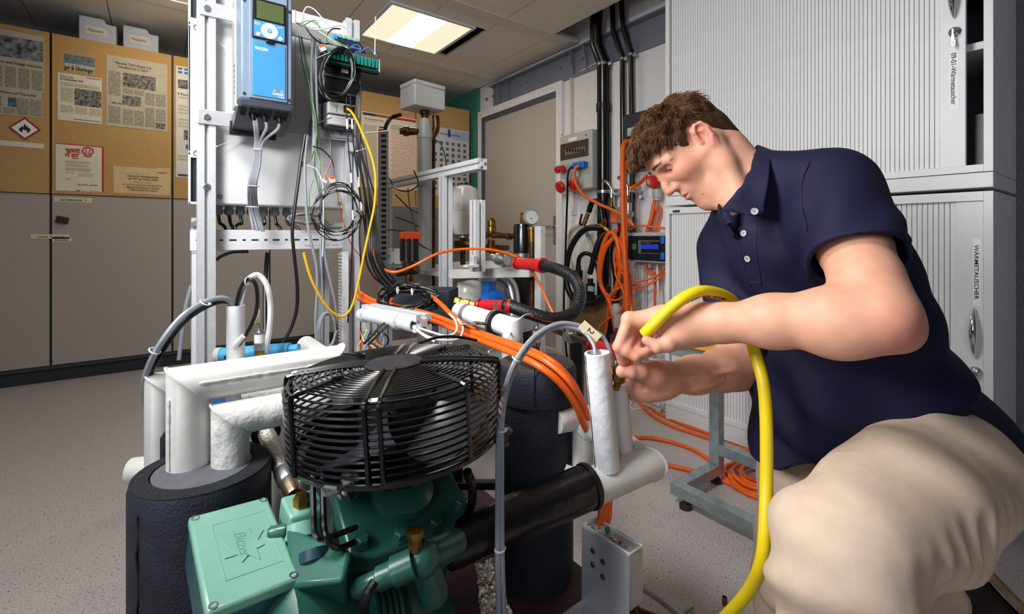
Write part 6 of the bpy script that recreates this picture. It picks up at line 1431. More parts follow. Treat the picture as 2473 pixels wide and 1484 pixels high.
# far (right) hand pinches the brass fitting from below
def arm2(s_):
    s_.chain([S2, S2+(E2-S2)*.5, E2], [.055, .050, .044], .02)
    s_.chain([E2, E2+(W2-E2)*.25, E2+(W2-E2)*.6, W2], [.041, .041, .0355, .0295], .025)
    s_.cone(E2, E2+cdir(.03, -.012, -.01), .042, .024, .025)
    pal = P(1550, 920, .955)
    s_.ell(P(1563, 925, .95), (.046, .026, .037), basis(x=RT, z=UP), .022); s_.cone(W2, P(1560, 928, .95), .034, .030, .02)
    t0, t1, t2, t3 = P(1580, 905, .915), P(1549, 897, .895), P(1525, 899, .888), P(1502, 897, .890)
    s_.chain([W2, t0, t1], [.026, .022, .0155], .018); s_.cone(t1, t2, .0138, .0125, .006); s_.cone(t2, t3, .0128, .0112, .003); s_.ell(t3, (.0118, .0105, .0125), None, .003)
    for i in range(4):
        o_ = i*.018
        k0 = P(1532, 915+i*13, .965+i*.004); k1 = P(1498-i*2, 902+i*14, .99); k2 = P(1484, 888+i*15, .985); k3 = P(1490, 880+i*15, .965)
        s_.chain([P(1565, 925, .955), k0], [.022, .0125], .014); s_.cone(k0, k1, .0115, .0105, .005); s_.cone(k1, k2, .0102, .0092, .003); s_.cone(k2, k3, .009, .0078, .003)
    s_.chain([W2+cdir(-.01, .012, .030), E2+(W2-E2)*.55+cdir(0, .006, .043), E2+(W2-E2)*.2+cdir(0, .012, .045)], [.002, .0028, .0022], .008)
    s_.chain([E2+(W2-E2)*.7+cdir(0, -.02, .034), E2+(W2-E2)*.35+cdir(0, -.004, .046)], [.002, .0024], .008)
    for k in range(4): s_.cone(P(1572-k*5, 915+k*5, .915), P(1560-k*2, 935+k*2, .918), .0011, .0009, .006, 's')
lo, hi = bb([S2, E2, W2, P(1478, 960, .95)], .075)
a2v, a2f = hand_arm(lo, hi, arm2)
# hidden trunk and legs, coarse
tr = SDF(*bb([S1, S2, H1, H2, K1, K2, A1, A2], .16), .008)
PV = P(2170, 1060, 1.0); CH = P(1890, 590, 1.03); BE = P(2010, 830, 1.01)
tr.chain([NB, NB+(PV-NB)*.3, NB+(PV-NB)*.65, PV], [.035, .045, .05, .05], .05)
tr.chain([H1, K1, A1], [.06, .045, .038], .03); tr.chain([H2, K2, A2], [.06, .045, .035], .03)
tv, tf = tr.mesh()
allv = np.concatenate([hv, a1v, a2v, tv]); off = np.cumsum([0, len(hv), len(a1v), len(a2v)])
allf = np.concatenate([hfc, a1f+off[1], a2f+off[2], tf+off[3]])
def armtone(vs, knuck):
    c = tone(vs)
    for p_, r_ in knuck:
        d = np.sqrt(((vs-np.array(p_))**2).sum(1))/r_; c = blend(c, .5*np.clip(1.2-d, 0, 1), (222, 132, 116))
    return c
c1 = armtone(a1v, [(q, .016) for q in KN+PIP+DIP+TIP]+[(TH[3], .02), (E1+cdir(.05, -.02, .02), .05), (E1+cdir(.0, -.02, .04), .05)]); c2 = armtone(a2v, [(P(1503, 897, .89), .025), (P(1560, 910, .91), .04), (E2, .05)])
SKIN = bpy.data.materials.new('skin'); SKIN.use_nodes = True; nt = SKIN.node_tree; bs = nt.nodes['Principled BSDF']
at = nt.nodes.new('ShaderNodeAttribute'); at.attribute_name = 'skin_tone'; nt.links.new(at.outputs['Color'], bs.inputs['Base Color'])
bs.inputs['Roughness'].default_value = .54; bs.inputs['Subsurface Weight'].default_value = .12; bs.inputs['Subsurface Radius'].default_value = (.012, .004, .002); bs.inputs['Subsurface Scale'].default_value = .3
nz = nt.nodes.new('ShaderNodeTexNoise'); nz.inputs['Scale'].default_value = 420; bp = nt.nodes.new('ShaderNodeBump'); bp.inputs['Strength'].default_value = .12; bp.inputs['Distance'].default_value = .002
tc = nt.nodes.new('ShaderNodeTexCoord'); nt.links.new(tc.outputs['Object'], nz.inputs['Vector']); nt.links.new(nz.outputs['Fac'], bp.inputs['Height']); nt.links.new(bp.outputs[0], bs.inputs['Normal'])
npmesh('body', allv, allf, SKIN, man, np.concatenate([hc, c1, c2, tone(tv)]), 2)
# eyes
for q in (-1, 1):
    ey = build('eye', MB().sph(Hd(72.6, q*32, 7.5), 11.5*HS, 20, 12), pm('eye_white', (214, 204, 198), .2, var=0), man)
    build('iris', MB().lathe([(5.8*HS, 0), (4*HS, 1.2*HS), (1*HS, 1.8*HS)], Hd(72.6, q*32, 7.5)+(hf*.985-hu*.12+hl*q*.05).normalized()*10.7*HS, hf*.985-hu*.12+hl*q*.05, 18), pm('dark_iris', (58, 46, 36), .15, var=0), ey)
# fingernails of the near hand
build('fingernail', MB().sph(TIP[0]+cdir(-.006, .003, .004), (.0045, .0035, .006), 10, 6), pm('nail', (236, 190, 172), .3, var=0), man)
# ---- hair
def hn(p): return np.sin(p[:, 0]*.11+1.3*np.sin(p[:, 2]*.07))*np.sin(p[:, 1]*.13+1.1*np.sin(p[:, 0]*.06))*np.sin(p[:, 2]*.12)
g = SDF(np.min([Hd(a, b, c) for a in (-125, 140) for b in (-100, 100) for c in (-115, 165)], 0), np.max([Hd(a, b, c) for a in (-125, 140) for b in (-100, 100) for c in (-115, 165)], 0), .0026)
g.ell(Hd(-7, 0, 46), hs(104, 79, 88), RH, 0); g.ell(Hd(42, 0, 74), hs(62, 66, 50), RH, .03); g.ell(Hd(80, 0, 82), hs(34, 48, 26), RH, .03); g.ell(Hd(96, 0, 74), hs(18, 38, 18), RH, .02)
g.cone(Hd(-58, 0, -10), Hd(-49, 0, -80), .052, .047, .03)
Xg = np.stack(np.meshgrid(*g.ax, indexing='ij'), -1).reshape(-1, 3); lg = ((Xg-np.array(HO)) @ np.array(RH)/HS)
topm = np.clip((lg[:, 2]-10)/60, 0, 1)
g.F = (g.F.ravel()-(hn(lg)*.0085*topm)-np.sin(lg[:, 0]*.35+lg[:, 1]*.12)*np.sin(lg[:, 1]*.31+lg[:, 2]*.2)*.0016*topm).reshape(g.F.shape).astype(np.float32)
# hairline: cut away the face, ears and nape
x, y, z = lg.T
line = np.interp(x, [-140, -64, -46, -30, -24, 8, 13, 26, 40, 56, 68, 80, 150], [-88, -88, -60, -26, 8, 14, -10, -4, 24, 52, 66, 76, 78])
ya = np.abs(y); line = line+np.where(x > 40, np.clip((26-ya), 0, 26)*.45, 0)
line = line+3.0*np.sin(x*.45+y*.3)*np.sin(y*.5+x*.2)
cutd = (line-z)*HS*.75
earc = .030-np.sqrt((x+12)**2+((z-4)*.75)**2)*HS
cut = np.where(ya > 55, np.maximum(cutd, earc), cutd).astype(np.float32).reshape(g.F.shape)
g.F = np.maximum(g.F, cut)
hvv, hff = g.mesh()
HAIR = pm('brown_hair', (78, 54, 36), .65, var=.0, sc=60, rgb2=(58, 38, 26), spec=.15)
hair = npmesh('hair', hvv, hff, HAIR, man)
rng = np.random.default_rng(5)
hl_ = (hvv-np.array(HO)) @ np.array(RH)/HS
cand = np.argwhere(np.sqrt((hl_[:, 0]+7)**2+hl_[:, 1]**2+(hl_[:, 2]-46)**2) > 74).ravel(); pick = rng.choice(cand, 8500)
sv, sf = [], []
cen = np.array([-7, 0, 46])
for i in pick:
    p = hl_[i]; n = (p-cen)/np.array([104, 79, 88])**2; n /= np.linalg.norm(n)
    top = np.clip((p[2]-20)/60, 0, 1)
    flow = np.array([.55+.5*top, np.sign(p[1])*.25, -.75+.55*top]) if p[0] > -40 else np.array([-.35, np.sign(p[1])*.1, -.95])
    flow = flow-n*flow.dot(n); flow /= np.linalg.norm(flow)+1e-6; sd_ = np.cross(n, flow)
    L = (13+14*top)*(.7+.6*rng.random())*(.6 if p[0] > 70 else 1); ph = rng.random()*6.28; wv = (1.2+3.2*top)*(.5+rng.random()); lift = .25+.5*top*rng.random(); tw = (rng.random()-.5)*.9
    base = len(sv); m = 6
    for k in range(m):
        u = k/(m-1); q = p-n*2.5+(flow*np.cos(tw)+sd_*np.sin(tw))*L*u+n*(lift*L*np.sin(u*2.2)*.55)+sd_*wv*np.sin(u*5+ph)*u+n*wv*.5*np.cos(u*4.3+ph)*u
        r = (.95 if top > .4 else .6)*(1-u*.8)
        for a in range(3): sv.append(q+(n*np.cos(a*2.094)+sd_*np.sin(a*2.094))*r)
    for k in range(m-1):
        for a in range(3): sf.append((base+k*3+a, base+k*3+(a+1) % 3, base+(k+1)*3+(a+1) % 3, base+(k+1)*3+a))
sv = np.array(sv)*HS @ np.array(RH).T+np.array(HO)
HAIRS = pm('brown_hair_strands', (116, 80, 52), .6, var=.0, sc=45, rgb2=(62, 40, 26), spec=.15)
o = npmesh('hair_strands', sv, np.array(sf), HAIRS, hair); o['kind'] = 'stuff'
# eyebrow hairs
sv, sf = [], []
for q in (-1, 1):
    for k in range(120):
        u = rng.random(); b_ = np.array([105-3*u-10*u**4, q*(13+38*u), 38+6*u-8*u*u+rng.normal()*2.0*(1-.5*u)]); d_ = np.array([-.15, q*.8, .45-.5*u]); d_ /= np.linalg.norm(d_); base = len(sv)
        for m in range(3):
            for a in range(3): sv.append(b_+d_*m*2.6+np.array([np.cos(a*2.094), 0, np.sin(a*2.094)])*.32*(1-m*.4))
        for m in range(2):
            for a in range(3): sf.append((base+m*3+a, base+m*3+(a+1) % 3, base+m*3+3+(a+1) % 3, base+m*3+3+a))
sv = np.array(sv)*HS @ np.array(RH).T+np.array(HO); npmesh('eyebrow_hairs', sv, np.array(sf), pm('brow_hair', (78, 50, 36), .5, var=0), hair)['kind'] = 'stuff'
# ---- polo shirt
TT = (C7-PV).normalized(); TL = cdir(.42, .10, .90); TL = (TL-TT*TL.dot(TT)).normalized(); TF = TL.cross(TT).normalized()
if TF.dot(cdir(-1, 0, 0)) < 0: TF = -TF
Lt = (C7-PV).length
EL = E1-S1
pts = [S1, S2, E1, P(1950, 1140, 1.0), PV+TL*.2, PV-TL*.2, PV+TF*.2, C7, P(1700, 640, 1.05)]
sh = SDF(*bb(pts, .12), .0036)
sh.loft(PV-TT*.14, TT, TL, TF, [0, .08, .16, .30, .44, .56, .64, .695, .73], [.0]*9, [.012, .012, .012, .014, .012, -.002, -.018, -.024, -.028],
        [.165, .166, .168, .168, .176, .186, .165, .115, .070], [.150, .145, .140, .136, .132, .122, .104, .080, .062], .03)
sh.chain([P(1955, 820, .99), P(1950, 960, .985), P(1957, 1150, .985)], [.085, .098, .092], .05)
sh.cone(P(2190, 930, 1.0), P(2255, 1060, 1.02), .10, .11, .06)
sh.chain([NB+TL*.02, S1+UP*.012], [.060, .068], .05); sh.chain([NB-TL*.02, S2+UP*.02], [.055, .066], .05)
e_s = S1+EL*.60
sh.ell(P(1868, 600, .985), (.085, .085, .12), basis(z=TT, x=TL), .06)
sh.chain([S1, S1+EL*.3, e_s], [.070, .070, .076], .045)
s2e = S2+(E2-S2)*.52; sh.chain([S2, s2e], [.074, .072], .04)
sh.ell(P(2015, 545, .86), (.055, .05, .08), None, .04)
# folds
X, Y, Z = np.meshgrid(*sh.ax, indexing='ij')
G = np.stack([X, Y, Z], -1)-np.array(PV); u_ = G @ np.array(TT); l_ = G @ np.array(TL); f_ = G @ np.array(TF)
low = np.clip((.34-u_)/.30, 0, 1)
fold = .013*np.sin(l_*34+u_*16+1.5*np.sin(u_*13))*low*np.clip(.3+np.sin(u_*9+1), 0, 1.2)+.012*np.sin((u_*.9+l_*.75)*46+2*np.sin(l_*17))*low
A_ = np.array(S1+EL*.35); da = np.sqrt((X-A_[0])**2+(Y-A_[1])**2+(Z-A_[2])**2)
fold += .0065*np.sin((l_*1.0-u_*.55)*66+1.2*np.sin(u_*21))*np.clip(1-da/.16, 0, 1)
fold += .0062*np.sin(u_*30+l_*52+np.sin(f_*24))*np.clip((u_-.30)/.1, 0, 1)*np.clip((.52-u_)/.1, 0, 1)
sh.F = (sh.F+fold).astype(np.float32)
del X, Y, Z, G
d_el = EL.normalized(); sh.half(e_s, d_el+UP*-.15, .003, np.array(e_s)-.11, np.array(e_s)+.14)
sh.chain([S1+EL*.50, S1+EL*.75], [.066, .068], .003, 's')
d2 = (E2-S2).normalized(); sh.half(s2e, d2, .003, np.array(s2e)-.085, np.array(s2e)+.10); sh.cone(s2e-d2*.03, s2e+d2*.05, .062, .064, .003, 's')
hem = PV-TT*.035; hn_ = (-TT+TF*.42+TL*-.10)
sh.half(P(1990, 1085, .95), cdir(-.10, -1, 0)+TF*.0, .003, np.array(P(1990, 1085, .95))-.35, np.array(P(2100, 1085, .95))+.30) if False else None
# hem line runs from low at his front to high over the hip
hp0, hp1, hp2 = P(1870, 1122, .98), P(2170, 990, .90), P(2360, 1050, 1.0)
n1 = (hp1-hp0).cross(FW).normalized(); n1 = n1 if n1.z < 0 else -n1
X, Y, Z = np.meshgrid(*sh.ax, indexing='ij')
hemz = np.interp(X*RT.x+Y*RT.y, [.48, .535, .607, .69, .74, .785, .865, .93, .975, 1.08], [.483, .477, .513, .536, .556, .586, .562, .540, .525, .51])
sh.F = np.maximum(sh.F, ((hemz-Z)*.8).astype(np.float32)); del X, Y, Z, hemz
# neck opening
sh.chain([NB+TT*.012+TF*.02, Hd(-30, 0, -60)], [.053, .06], .004, 's'); sh.cone(P(1772, 492, .99), P(1735, 465, .96), .026, .05, .004, 's')
shv, shf = sh.mesh()
NAVY = pm('navy_pique_cotton', (21, 22, 52), .72, var=.04, sc=90, bump=.10, bsc=900, spec=.25)
shirt = npmesh('polo_shirt', shv, shf, NAVY, man, None, 2)
# collar: two folded leaves
def collar(pts_top, pts_bot, nm='collar'):
    T_, B_ = cr(pts_top, 6), cr(pts_bot, 6); n = len(T_); mb = MB(); vs = []
    for i in range(n):
        a, b = V(T_[i]), V(B_[i])
        for k in range(5): u = k/4; vs.append(a+(b-a)*u)
    nrm = []
    fs = [(i*5+k, i*5+k+1, (i+1)*5+k+1, (i+1)*5+k) for i in range(n-1) for k in range(4)]
    o = build(nm, mb.add(vs, fs), NAVY, man, ang=80); m = o.modifiers.new('solid', 'SOLIDIFY'); m.thickness = .004; m.offset = 0
    s_ = o.modifiers.new('sub', 'SUBSURF'); s_.levels = s_.render_levels = 1
    return o
near_top = [P(1826, 350, 1.08), P(1828, 358, 1.0), P(1815, 402, .95), P(1792, 450, .925), P(1768, 492, .908), P(1742, 512, .925)]
near_bot = [P(1866, 364, 1.05), P(1862, 380, .955), P(1858, 430, .905), P(1848, 490, .888), P(1836, 524, .884), P(1757, 508, .912)]
collar(near_top, near_bot)
collar([P(1826, 350, 1.06), P(1815, 372, 1.09), P(1780, 430, 1.08), P(1745, 478, 1.03), P(1733, 496, .985), P(1737, 512, .95)], [P(1860, 372, 1.08), P(1800, 400, 1.13), P(1745, 480, 1.10), P(1730, 520, 1.04), P(1762, 570, .965), P(1776, 572, .94)])
build('collar_stand', MB().tube(cr([P(1838, 365, 1.03), P(1815, 420, .975), P(1785, 470, .955), P(1752, 512, .95), P(1760, 540, .945)], 6), .010, 8, flat=.45), NAVY, man)
# placket, buttons, seam
from mathutils.bvhtree import BVHTree
bvh = BVHTree.FromPolygons([tuple(q) for q in shv], [tuple(int(k) for k in f) for f in shf])
def onshirt(px, py, lift=.0012):
    o_ = V((0, 0, EYE)); d_ = _ray(px, py).normalized(); h = bvh.ray_cast(o_, d_)
    if h[0] is None: return P(px, py, .9), -d_
    n_ = h[1] if h[1].dot(d_) < 0 else -h[1]
    return h[0]+n_*lift, n_
BTN = pm('grey_button', (190, 190, 186), .3, var=.1)
for px, py in ((1822, 511), (1797, 564), (1806, 625)):
    p, n_ = onshirt(px, py, .004 if py == 511 else .0008)
    if py == 511: p = P(px, py, .882); n_ = cdir(-.3, .1, .9)
    b_ = build('button', MB().lathe([(.0062, 0), (.0066, .001), (.0062, .0022), (.0048, .0022), (.0044, .0014)], p, n_, 18), BTN, man)
    for a in range(4): build('button_hole', MB().lathe([(.0008, 0), (.0008, .0002)], p+basis(z=n_) @ V((.0016*math.cos(a*1.57+.8), .0016*math.sin(a*1.57+.8), .0015)), n_, 8), INKB, b_)
def seam(nm, pxs, r=.0009, mat=None):
    pts = [onshirt(*q)[0] for q in pxs]; return build(nm, MB().tube(cr(pts, 5), r, 5), mat or pm('navy_thread', (22, 22, 50), .7, var=0), shirt)
seam('shoulder_seam', [(1985, 360), (1955, 395), (1938, 440), (1938, 500), (1950, 560), (1975, 615)])
seam('placket_edge', [(1828, 540), (1826, 600), (1834, 660), (1836, 690), (1812, 696), (1814, 684), (1835, 682)])
seam('placket_edge', [(1772, 560), (1790, 610), (1806, 680)])
# ---- trousers
tp = SDF(*bb([PV, H1, H2, K1, K2, A1, A2], .17), .0042)
KT = (K1-H1)
tp.ell(P(2215, 1085, 1.02), (.165, .15, .13), basis(x=TL, z=TT), 0); tp.ell(P(2325, 1125, 1.03), (.105, .10, .085), None, .04); tp.ell(P(2182, 1022, .955), (.07, .05, .07), None, .03)
tp.chain([H1, H1+KT*.5, K1], [.112, .108, .092], .014); tp.chain([K1, A1+UP*.05], [.090, .074], .02)
tp.chain([H2, H2+(K2-H2)*.5, K2+UP*.01], [.115, .105, .090], .02); tp.chain([K2, K2+(A2-K2)*.5, A2+(K2-A2)*.12], [.084, .066, .054], .008)
tp.cone(P(1955, 1130, 1.05), P(1925, 1400, 1.05), .098, .088, .014)
X, Y, Z = np.meshgrid(*tp.ax, indexing='ij')
kd = np.array(KT.normalized()); h0_ = np.array(H1); s_ = ((X-h0_[0])*kd[0]+(Y-h0_[1])*kd[1]+(Z-h0_[2])*kd[2])/KT.length
dk = np.sqrt((X-K1.x)**2+(Y-K1.y)**2+(Z-K1.z)**2); ch = (X*RT.x+Y*RT.y); cf = (X*FW.x+Y*FW.y)
fold = .0075*np.sin(s_*58+(Z)*36)*np.clip(1-np.abs(s_-.52)/.62, 0, 1)*np.clip((.56-Z)/.07, 0, 1)
fold += .008*np.sin(Z*62+cf*28+ch*20)*np.clip(1-np.abs(dk-.115)/.085, 0, 1)*np.clip((K1.z+.05-Z)/.1, 0, 1)
dh_ = np.sqrt((X-H1.x)**2+(Y-H1.y)**2+(Z-H1.z)**2); fold += .011*np.sin(ch*52+Z*74+np.sin(cf*26))*np.clip(1-dh_/.17, 0, 1)
fold += .003*np.sin(Z*48+ch*40)
tp.F = (tp.F+fold).astype(np.float32); del X, Y, Z
tpv, tpf = tp.mesh()
CHINO = pm('beige_cotton_twill', (212, 190, 170), .8, var=.04, sc=40, bump=.08, bsc=700, spec=.2)
trs = npmesh('trousers', tpv, tpf, CHINO, man, None, 3)
bvt = BVHTree.FromPolygons([tuple(q) for q in tpv], [tuple(int(k) for k in f) for f in tpf])
def ontr(px, py):
    h = bvt.ray_cast(V((0, 0, EYE)), _ray(px, py).normalized()); return (h[0]+_ray(px, py).normalized()*.0024) if h[0] is not None else None
def tseam(nm, pxs, r):
    pts = [q for q in (ontr(*q) for q in pxs) if q is not None]
    if len(pts) > 2: build(nm, MB().tube(cr(pts, 5), r, 6), CHINO, trs)
# ---- shoes
SHO = pm('dark_brown_suede', (40, 28, 24), .8, var=.1); SOLE = pm('worn_rubber_sole', (150, 122, 86), .7, var=.15, sc=30)
hl0, toe = P(2312, 1318, 1.20), P(2490, 1512, 1.12); toe.z = max(toe.z, .03)
sd_ = (toe-hl0); sdn = sd_.normalized(); out = cdir(.75, .55, .35); out = (out-sdn*out.dot(sdn)).normalized(); lat = sdn.cross(out)
sh2 = SDF(*bb([hl0, toe, A2], .08), .004)
sh2.loft(hl0-out*.03, sdn, lat, out, [0, .05, .12, .2, sd_.length], [0]*5, [-.02, -.022, -.016, -.004, .004], [.034, .036, .038, .046, .030], [.048, .05, .04, .032, .02], 0)
sh2.cone(A2, hl0-out*.06+sdn*.04, .042, .044, .03); sh2.half(hl0+out*.0, out, .002)
v_, f_ = sh2.mesh(); shoe = npmesh('shoe', v_, f_, SHO, man, None, 1)
poly = []
for k in range(24):
    a = 2*math.pi*k/24; xx = sd_.length/2+(sd_.length/2+.006)*math.cos(a); poly.append((xx, (.040+.010*(xx/sd_.length-.3))*math.sin(a)*(1 if abs(math.cos(a)) < .9 else .8)))
so = build('sole', MB().prism(poly, hl0+out*.001, sdn, lat, out*.016), SOLE, shoe, bevel=.003)
text('lettering', 'M&C', hl0+sdn*.035-lat*.008+out*.0172, sdn, -lat, .022, pm('sole_mark', (110, 88, 60), .7, var=0), so, fit=.05) if False else None
fo = A1; sh3 = MB(); fd = cdir(-.75, 0, .65)
build('shoe', MB().box(V((A1.x, A1.y, .045))+fd*.06, (.28, .09, .088), basis(z=UP, x=fd)), SHO, man, bevel=.03)
# ================================================================== galvanised work table
t = thing('work_table', 'low galvanised steel table frame with wooden top behind the man\'s arms', 'table', (1.6, .75, 0)); w4 = .04
xa, ya, xb2, ya2 = 1.47, .985, 1.72, 1.0; zr = .055
build('runner', MB().bx((xa-w4/2, .5, zr-w4/2), (xa+w4/2, ya+w4/2, zr+w4/2)), GALV, t, bevel=.002)
build('end_runner', MB().bx((xa+w4/2, ya-w4/2, zr-w4/2), (xb2+w4/2, ya+w4/2, zr+w4/2)), GALV, t, bevel=.002)
build('end_runner', MB().bx((xa+w4/2, .5, zr-w4/2), (xb2+w4/2, .5+w4, zr+w4/2)), GALV, t, bevel=.002)
for y in (ya, .52): build('upright', MB().bx((xb2-w4/2, y-w4/2, zr+w4/2), (xb2+w4/2, y+w4/2, .532)), GALV, t, bevel=.002)
build('stretcher', MB().bx((xb2-w4/2, .54, .115), (xb2+w4/2, ya-w4/2, .115+w4)), GALV, t, bevel=.002)
build('top_rail', MB().bx((xa-.03, ya-.02, .532), (xb2+.02, ya+.02, .572)), GALV, t, bevel=.002)
build('top_rail', MB().bx((xa-.03, .54, .532), (xa+.01, ya-.02, .572)), GALV, t, bevel=.002)
build('top_rail', MB().bx((xb2-.02, .54, .532), (xb2+.02, ya-.02, .572)), GALV, t, bevel=.002)
build('wooden_top', MB().bx((xa-.05, .48, .573), (xb2+.05, ya+.04, .600)), WOOD, t, bevel=.003)
for x, y in ((xa, ya-.03), (xb2, ya), (xa, .53), (xb2, .52)): build('foot_pad', MB().lathe([(.022, 0), (.022, .012), (.010, .016), (.010, .036)], (x, y, 0), (0, 0, 1), 16), pm('brown_rubber', (50, 34, 30), .7), t)
# ================================================================== yellow hose, fittings in the hands
hz = cr([P(1556, 808, .852), P(1580, 784, .842), P(1618, 746, .835), P(1660, 716, .835), P(1705, 704, .85), P(1765, 724, .885), P(1800, 785, .905), P(1822, 850, .885), P(1842, 920, .86), P(1850, 1010, .845), P(1851, 1150, .83), P(1847, 1290, .80), P(1836, 1368, .80), P(1806, 1432, .84), P(1745, 1500, .90)], 10)
yh = thing('yellow_hose', 'yellow refrigerant service hose running from the man\'s fist to the floor', 'hose', hz[-1])
build('hose_wall', MB().tube(hz, .0108, 14), YELLOW, yh)
pr_ = MB(); rnd = random.Random(2)
for k in range(26, 62):
    if rnd.random() < .75:
        a, b = hz[k], hz[k+1]; d_ = (b-a).normalized(); n_ = (cdir(.25, -.75, .6)-d_*cdir(.25, -.75, .6).dot(d_)).normalized()
        pr_.bar(a+n_*.0108, a+n_*.0108+(b-a)*(.35+.4*rnd.random()), .004, .0006, up=n_)
build('print', pr_, INKB, yh)
bf = P(1496, 900, .915)
t = thing('brass_fitting', 'brass service fitting pinched between the man\'s hands', 'fitting', bf-V((0, 0, .03)))
build('hex_body', MB().lathe([(.0065, -.035), (.0065, -.02), (.0125, -.018), (.0125, .004), (.009, .006), (.009, .02)], bf, UP+RT*.2, 6), BRASS, t)
build('knurled_cap', MB().lathe([(.010, .02), (.0115, .022), (.0115, .034), (.008, .037)], bf, UP+RT*.2, 18), BRASS, t)
# needle with braided sleeve in the shorter tube
t = thing('sensor_lead', 'grey sensor lead curving into the shorter foam tube', 'cable', P(1484, 905, .95))
lead = cr([P(1415, 795, .95), P(1452, 810, .945), P(1472, 845, .94), P(1482, 885, .94)], 7)
build('lead', MB().tube(lead, .0042, 8), GREYC, t)
build('braid_sleeve', MB().tube([P(1482, 882, .94), P(1486, 906, .94)], .0048, 10), STEEL, t); build('needle', MB().cyl(P(1486, 905, .94), P(1487, 925, .945), .0035), BRASSD, t)
# big arching grey cables over the right vessel
arch = [(1205, 1510, .745), (1203, 1330, .745), (1204, 1100, .765), (1208, 1010, .80), (1222, 930, .84), (1250, 865, .87), (1295, 810, .90), (1350, 783, .93), (1400, 788, .945), (1425, 803, .945)]
c_ = cable('probe_cable_pair', 'thicker grey cable arching over the right vessel to the foam tubes', [P(*q) for q in arch], .0052, GREYC)
for px, py, d, a in ((1246, 868, .865, cdir(.55, .8, 0)), (1207, 1328, .745, UP), (1212, 1040, .785, UP)): ties([(P(px, py, d), a)], .0075, c_)
cable('probe_cable_thin', 'thinner grey cable beside the thick arching one', [P(1219, 1510, .745), P(1213, 1330, .745), P(1212, 1100, .765), P(1214, 1010, .80), P(1228, 935, .845), P(1256, 871, .872), P(1299, 817, .902), P(1350, 791, .93), P(1405, 800, .94), P(1432, 830, .925), P(1438, 858, .912)], .0038, GREYC)
pt = P(1424, 802, .936); t = thing('number_tag', 'cream tape tag with the number 2 on the grey cable', 'tag', pt)
ux_ = cdir(.70, -.62, .1).normalized(); uy_ = cdir(.62, .75, .1).normalized()
build('tape', MB().prism([(-.022, -.011), (.022, -.011), (.022, .011), (-.022, .011)], pt, ux_, uy_, -FW*.002), TAPE, t)
text('lettering', '2', pt-FW*.0022+uy_*.007-ux_*.006, -uy_, ux_, .018, INKB, t, fit=.009)
# ---- left arch cables
t_ = [P(569, 745, 1.12), P(545, 722, 1.10), P(500, 728, 1.06), P(440, 765, 1.0), P(385, 835, .97), P(352, 905, .98), P(348, 950, 1.0), P(358, 990, 1.05)]
c_ = cable('sensor_cable_left', 'grey sensor cable arching left out of the slim white tube', t_, .0062, GREYC)
for px, py, d in ((495, 731, 1.05), (373, 848, .97)): ties([(P(px, py, d), cdir(.6, .8, 0))], .010, c_)
cable('sensor_cable_left_black', 'black sensor cable under the grey one, arching left', [P(573, 748, 1.125), P(548, 728, 1.115), P(503, 738, 1.075), P(446, 776, 1.015), P(392, 846, .985), P(360, 912, .99), P(355, 960, 1.01), P(362, 992, 1.06)], .0062, RUBB)
c_ = cable('sensor_cable_right', 'black cable looping right out of the slim white tube down to the pipes', [P(570, 745, 1.12), P(580, 700, 1.11), P(600, 675, 1.10), P(618, 690, 1.10), P(621, 740, 1.10), P(605, 790, 1.10), P(575, 835, 1.11), P(545, 865, 1.12)], .0045, RUBB)
ties([(P(597, 680, 1.10), RT)], .009, c_); build('white_sleeve', MB().tube([P(588, 812, 1.098), P(566, 838, 1.105)], .0062, 10), WHITEC, c_)
c_ = cable('transmitter_cable', 'thin grey cable from the chrome transmitter up into the slim tube', [P(573, 745, 1.12), P(588, 700, 1.12), P(606, 678, 1.12), P(622, 700, 1.12), P(622, 760, 1.12), P(627, 800, 1.12), P(627, 810, 1.12)], .0035, GREYC)
build('tag', MB().box(P(621, 765, 1.115), (.010, .012, .03)), TAPE, c_)
cable('return_cable', 'thick white cable making the tallest arch behind the slim tube', [P(577, 748, 1.13), P(590, 690, 1.15), P(620, 664, 1.17), P(645, 690, 1.18), P(653, 740, 1.18), P(650, 800, 1.17), P(640, 855, 1.15)], .0068, WHITEC)
# ---- cables hanging around the rack
def rk(*q, y=1.72): return [PY(a, b, y if len(r) < 1 else r[0]) for a, b, *r in q]
GR = 'cables hanging on the control rack'
cable('hanging_cable', 'long black cable hanging in front of the horizontal duct', rk((737, 325), (727, 385), (720, 440), (712, 500), (706, 560), (711, 620), (718, 690), (716, 750), (700, 800), (675, 838), (655, 862)), .0056, RUBB, GR)
cable('hanging_cable', 'light grey cable hanging left of the coil, full height', rk((742, 326), (736, 400), (738, 460), (742, 530), (752, 590), (764, 640), (766, 700), (762, 770), (764, 835)), .0048, GREYC, GR)
cable('hanging_cable', 'second light grey cable ending at the slotted post', rk((755, 90), (752, 190), (758, 300), (757, 380), (768, 470), (780, 550), (785, 620), (800, 690), (812, 750), (815, 840)), .0046, GREYC, GR)
cable('hanging_cable', 'third grey cable beside the second one', rk((762, 92, 1.73), (764, 200, 1.73), (768, 330, 1.73), (772, 420, 1.73), (778, 500, 1.73), (775, 600, 1.73), (778, 700, 1.73), (782, 770, 1.73)), .0044, GREYC, GR)
cable('dark_grey_bundle', 'dark grey cable behind the green wires', rk((771, 95, 1.78), (776, 170, 1.77), (768, 240, 1.76), (752, 290, 1.76), (748, 330, 1.76)), .0048, pm('slate_cable', (84, 92, 108), .4), GR)
cable('black_cable_behind', 'black cable descending behind the open rack to the blue meter', [PY(646, 610, 1.95), PY(641, 680, 1.95), PY(640, 760, 1.9), PY(641, 835, 1.85)], .0075, RUBB, GR)
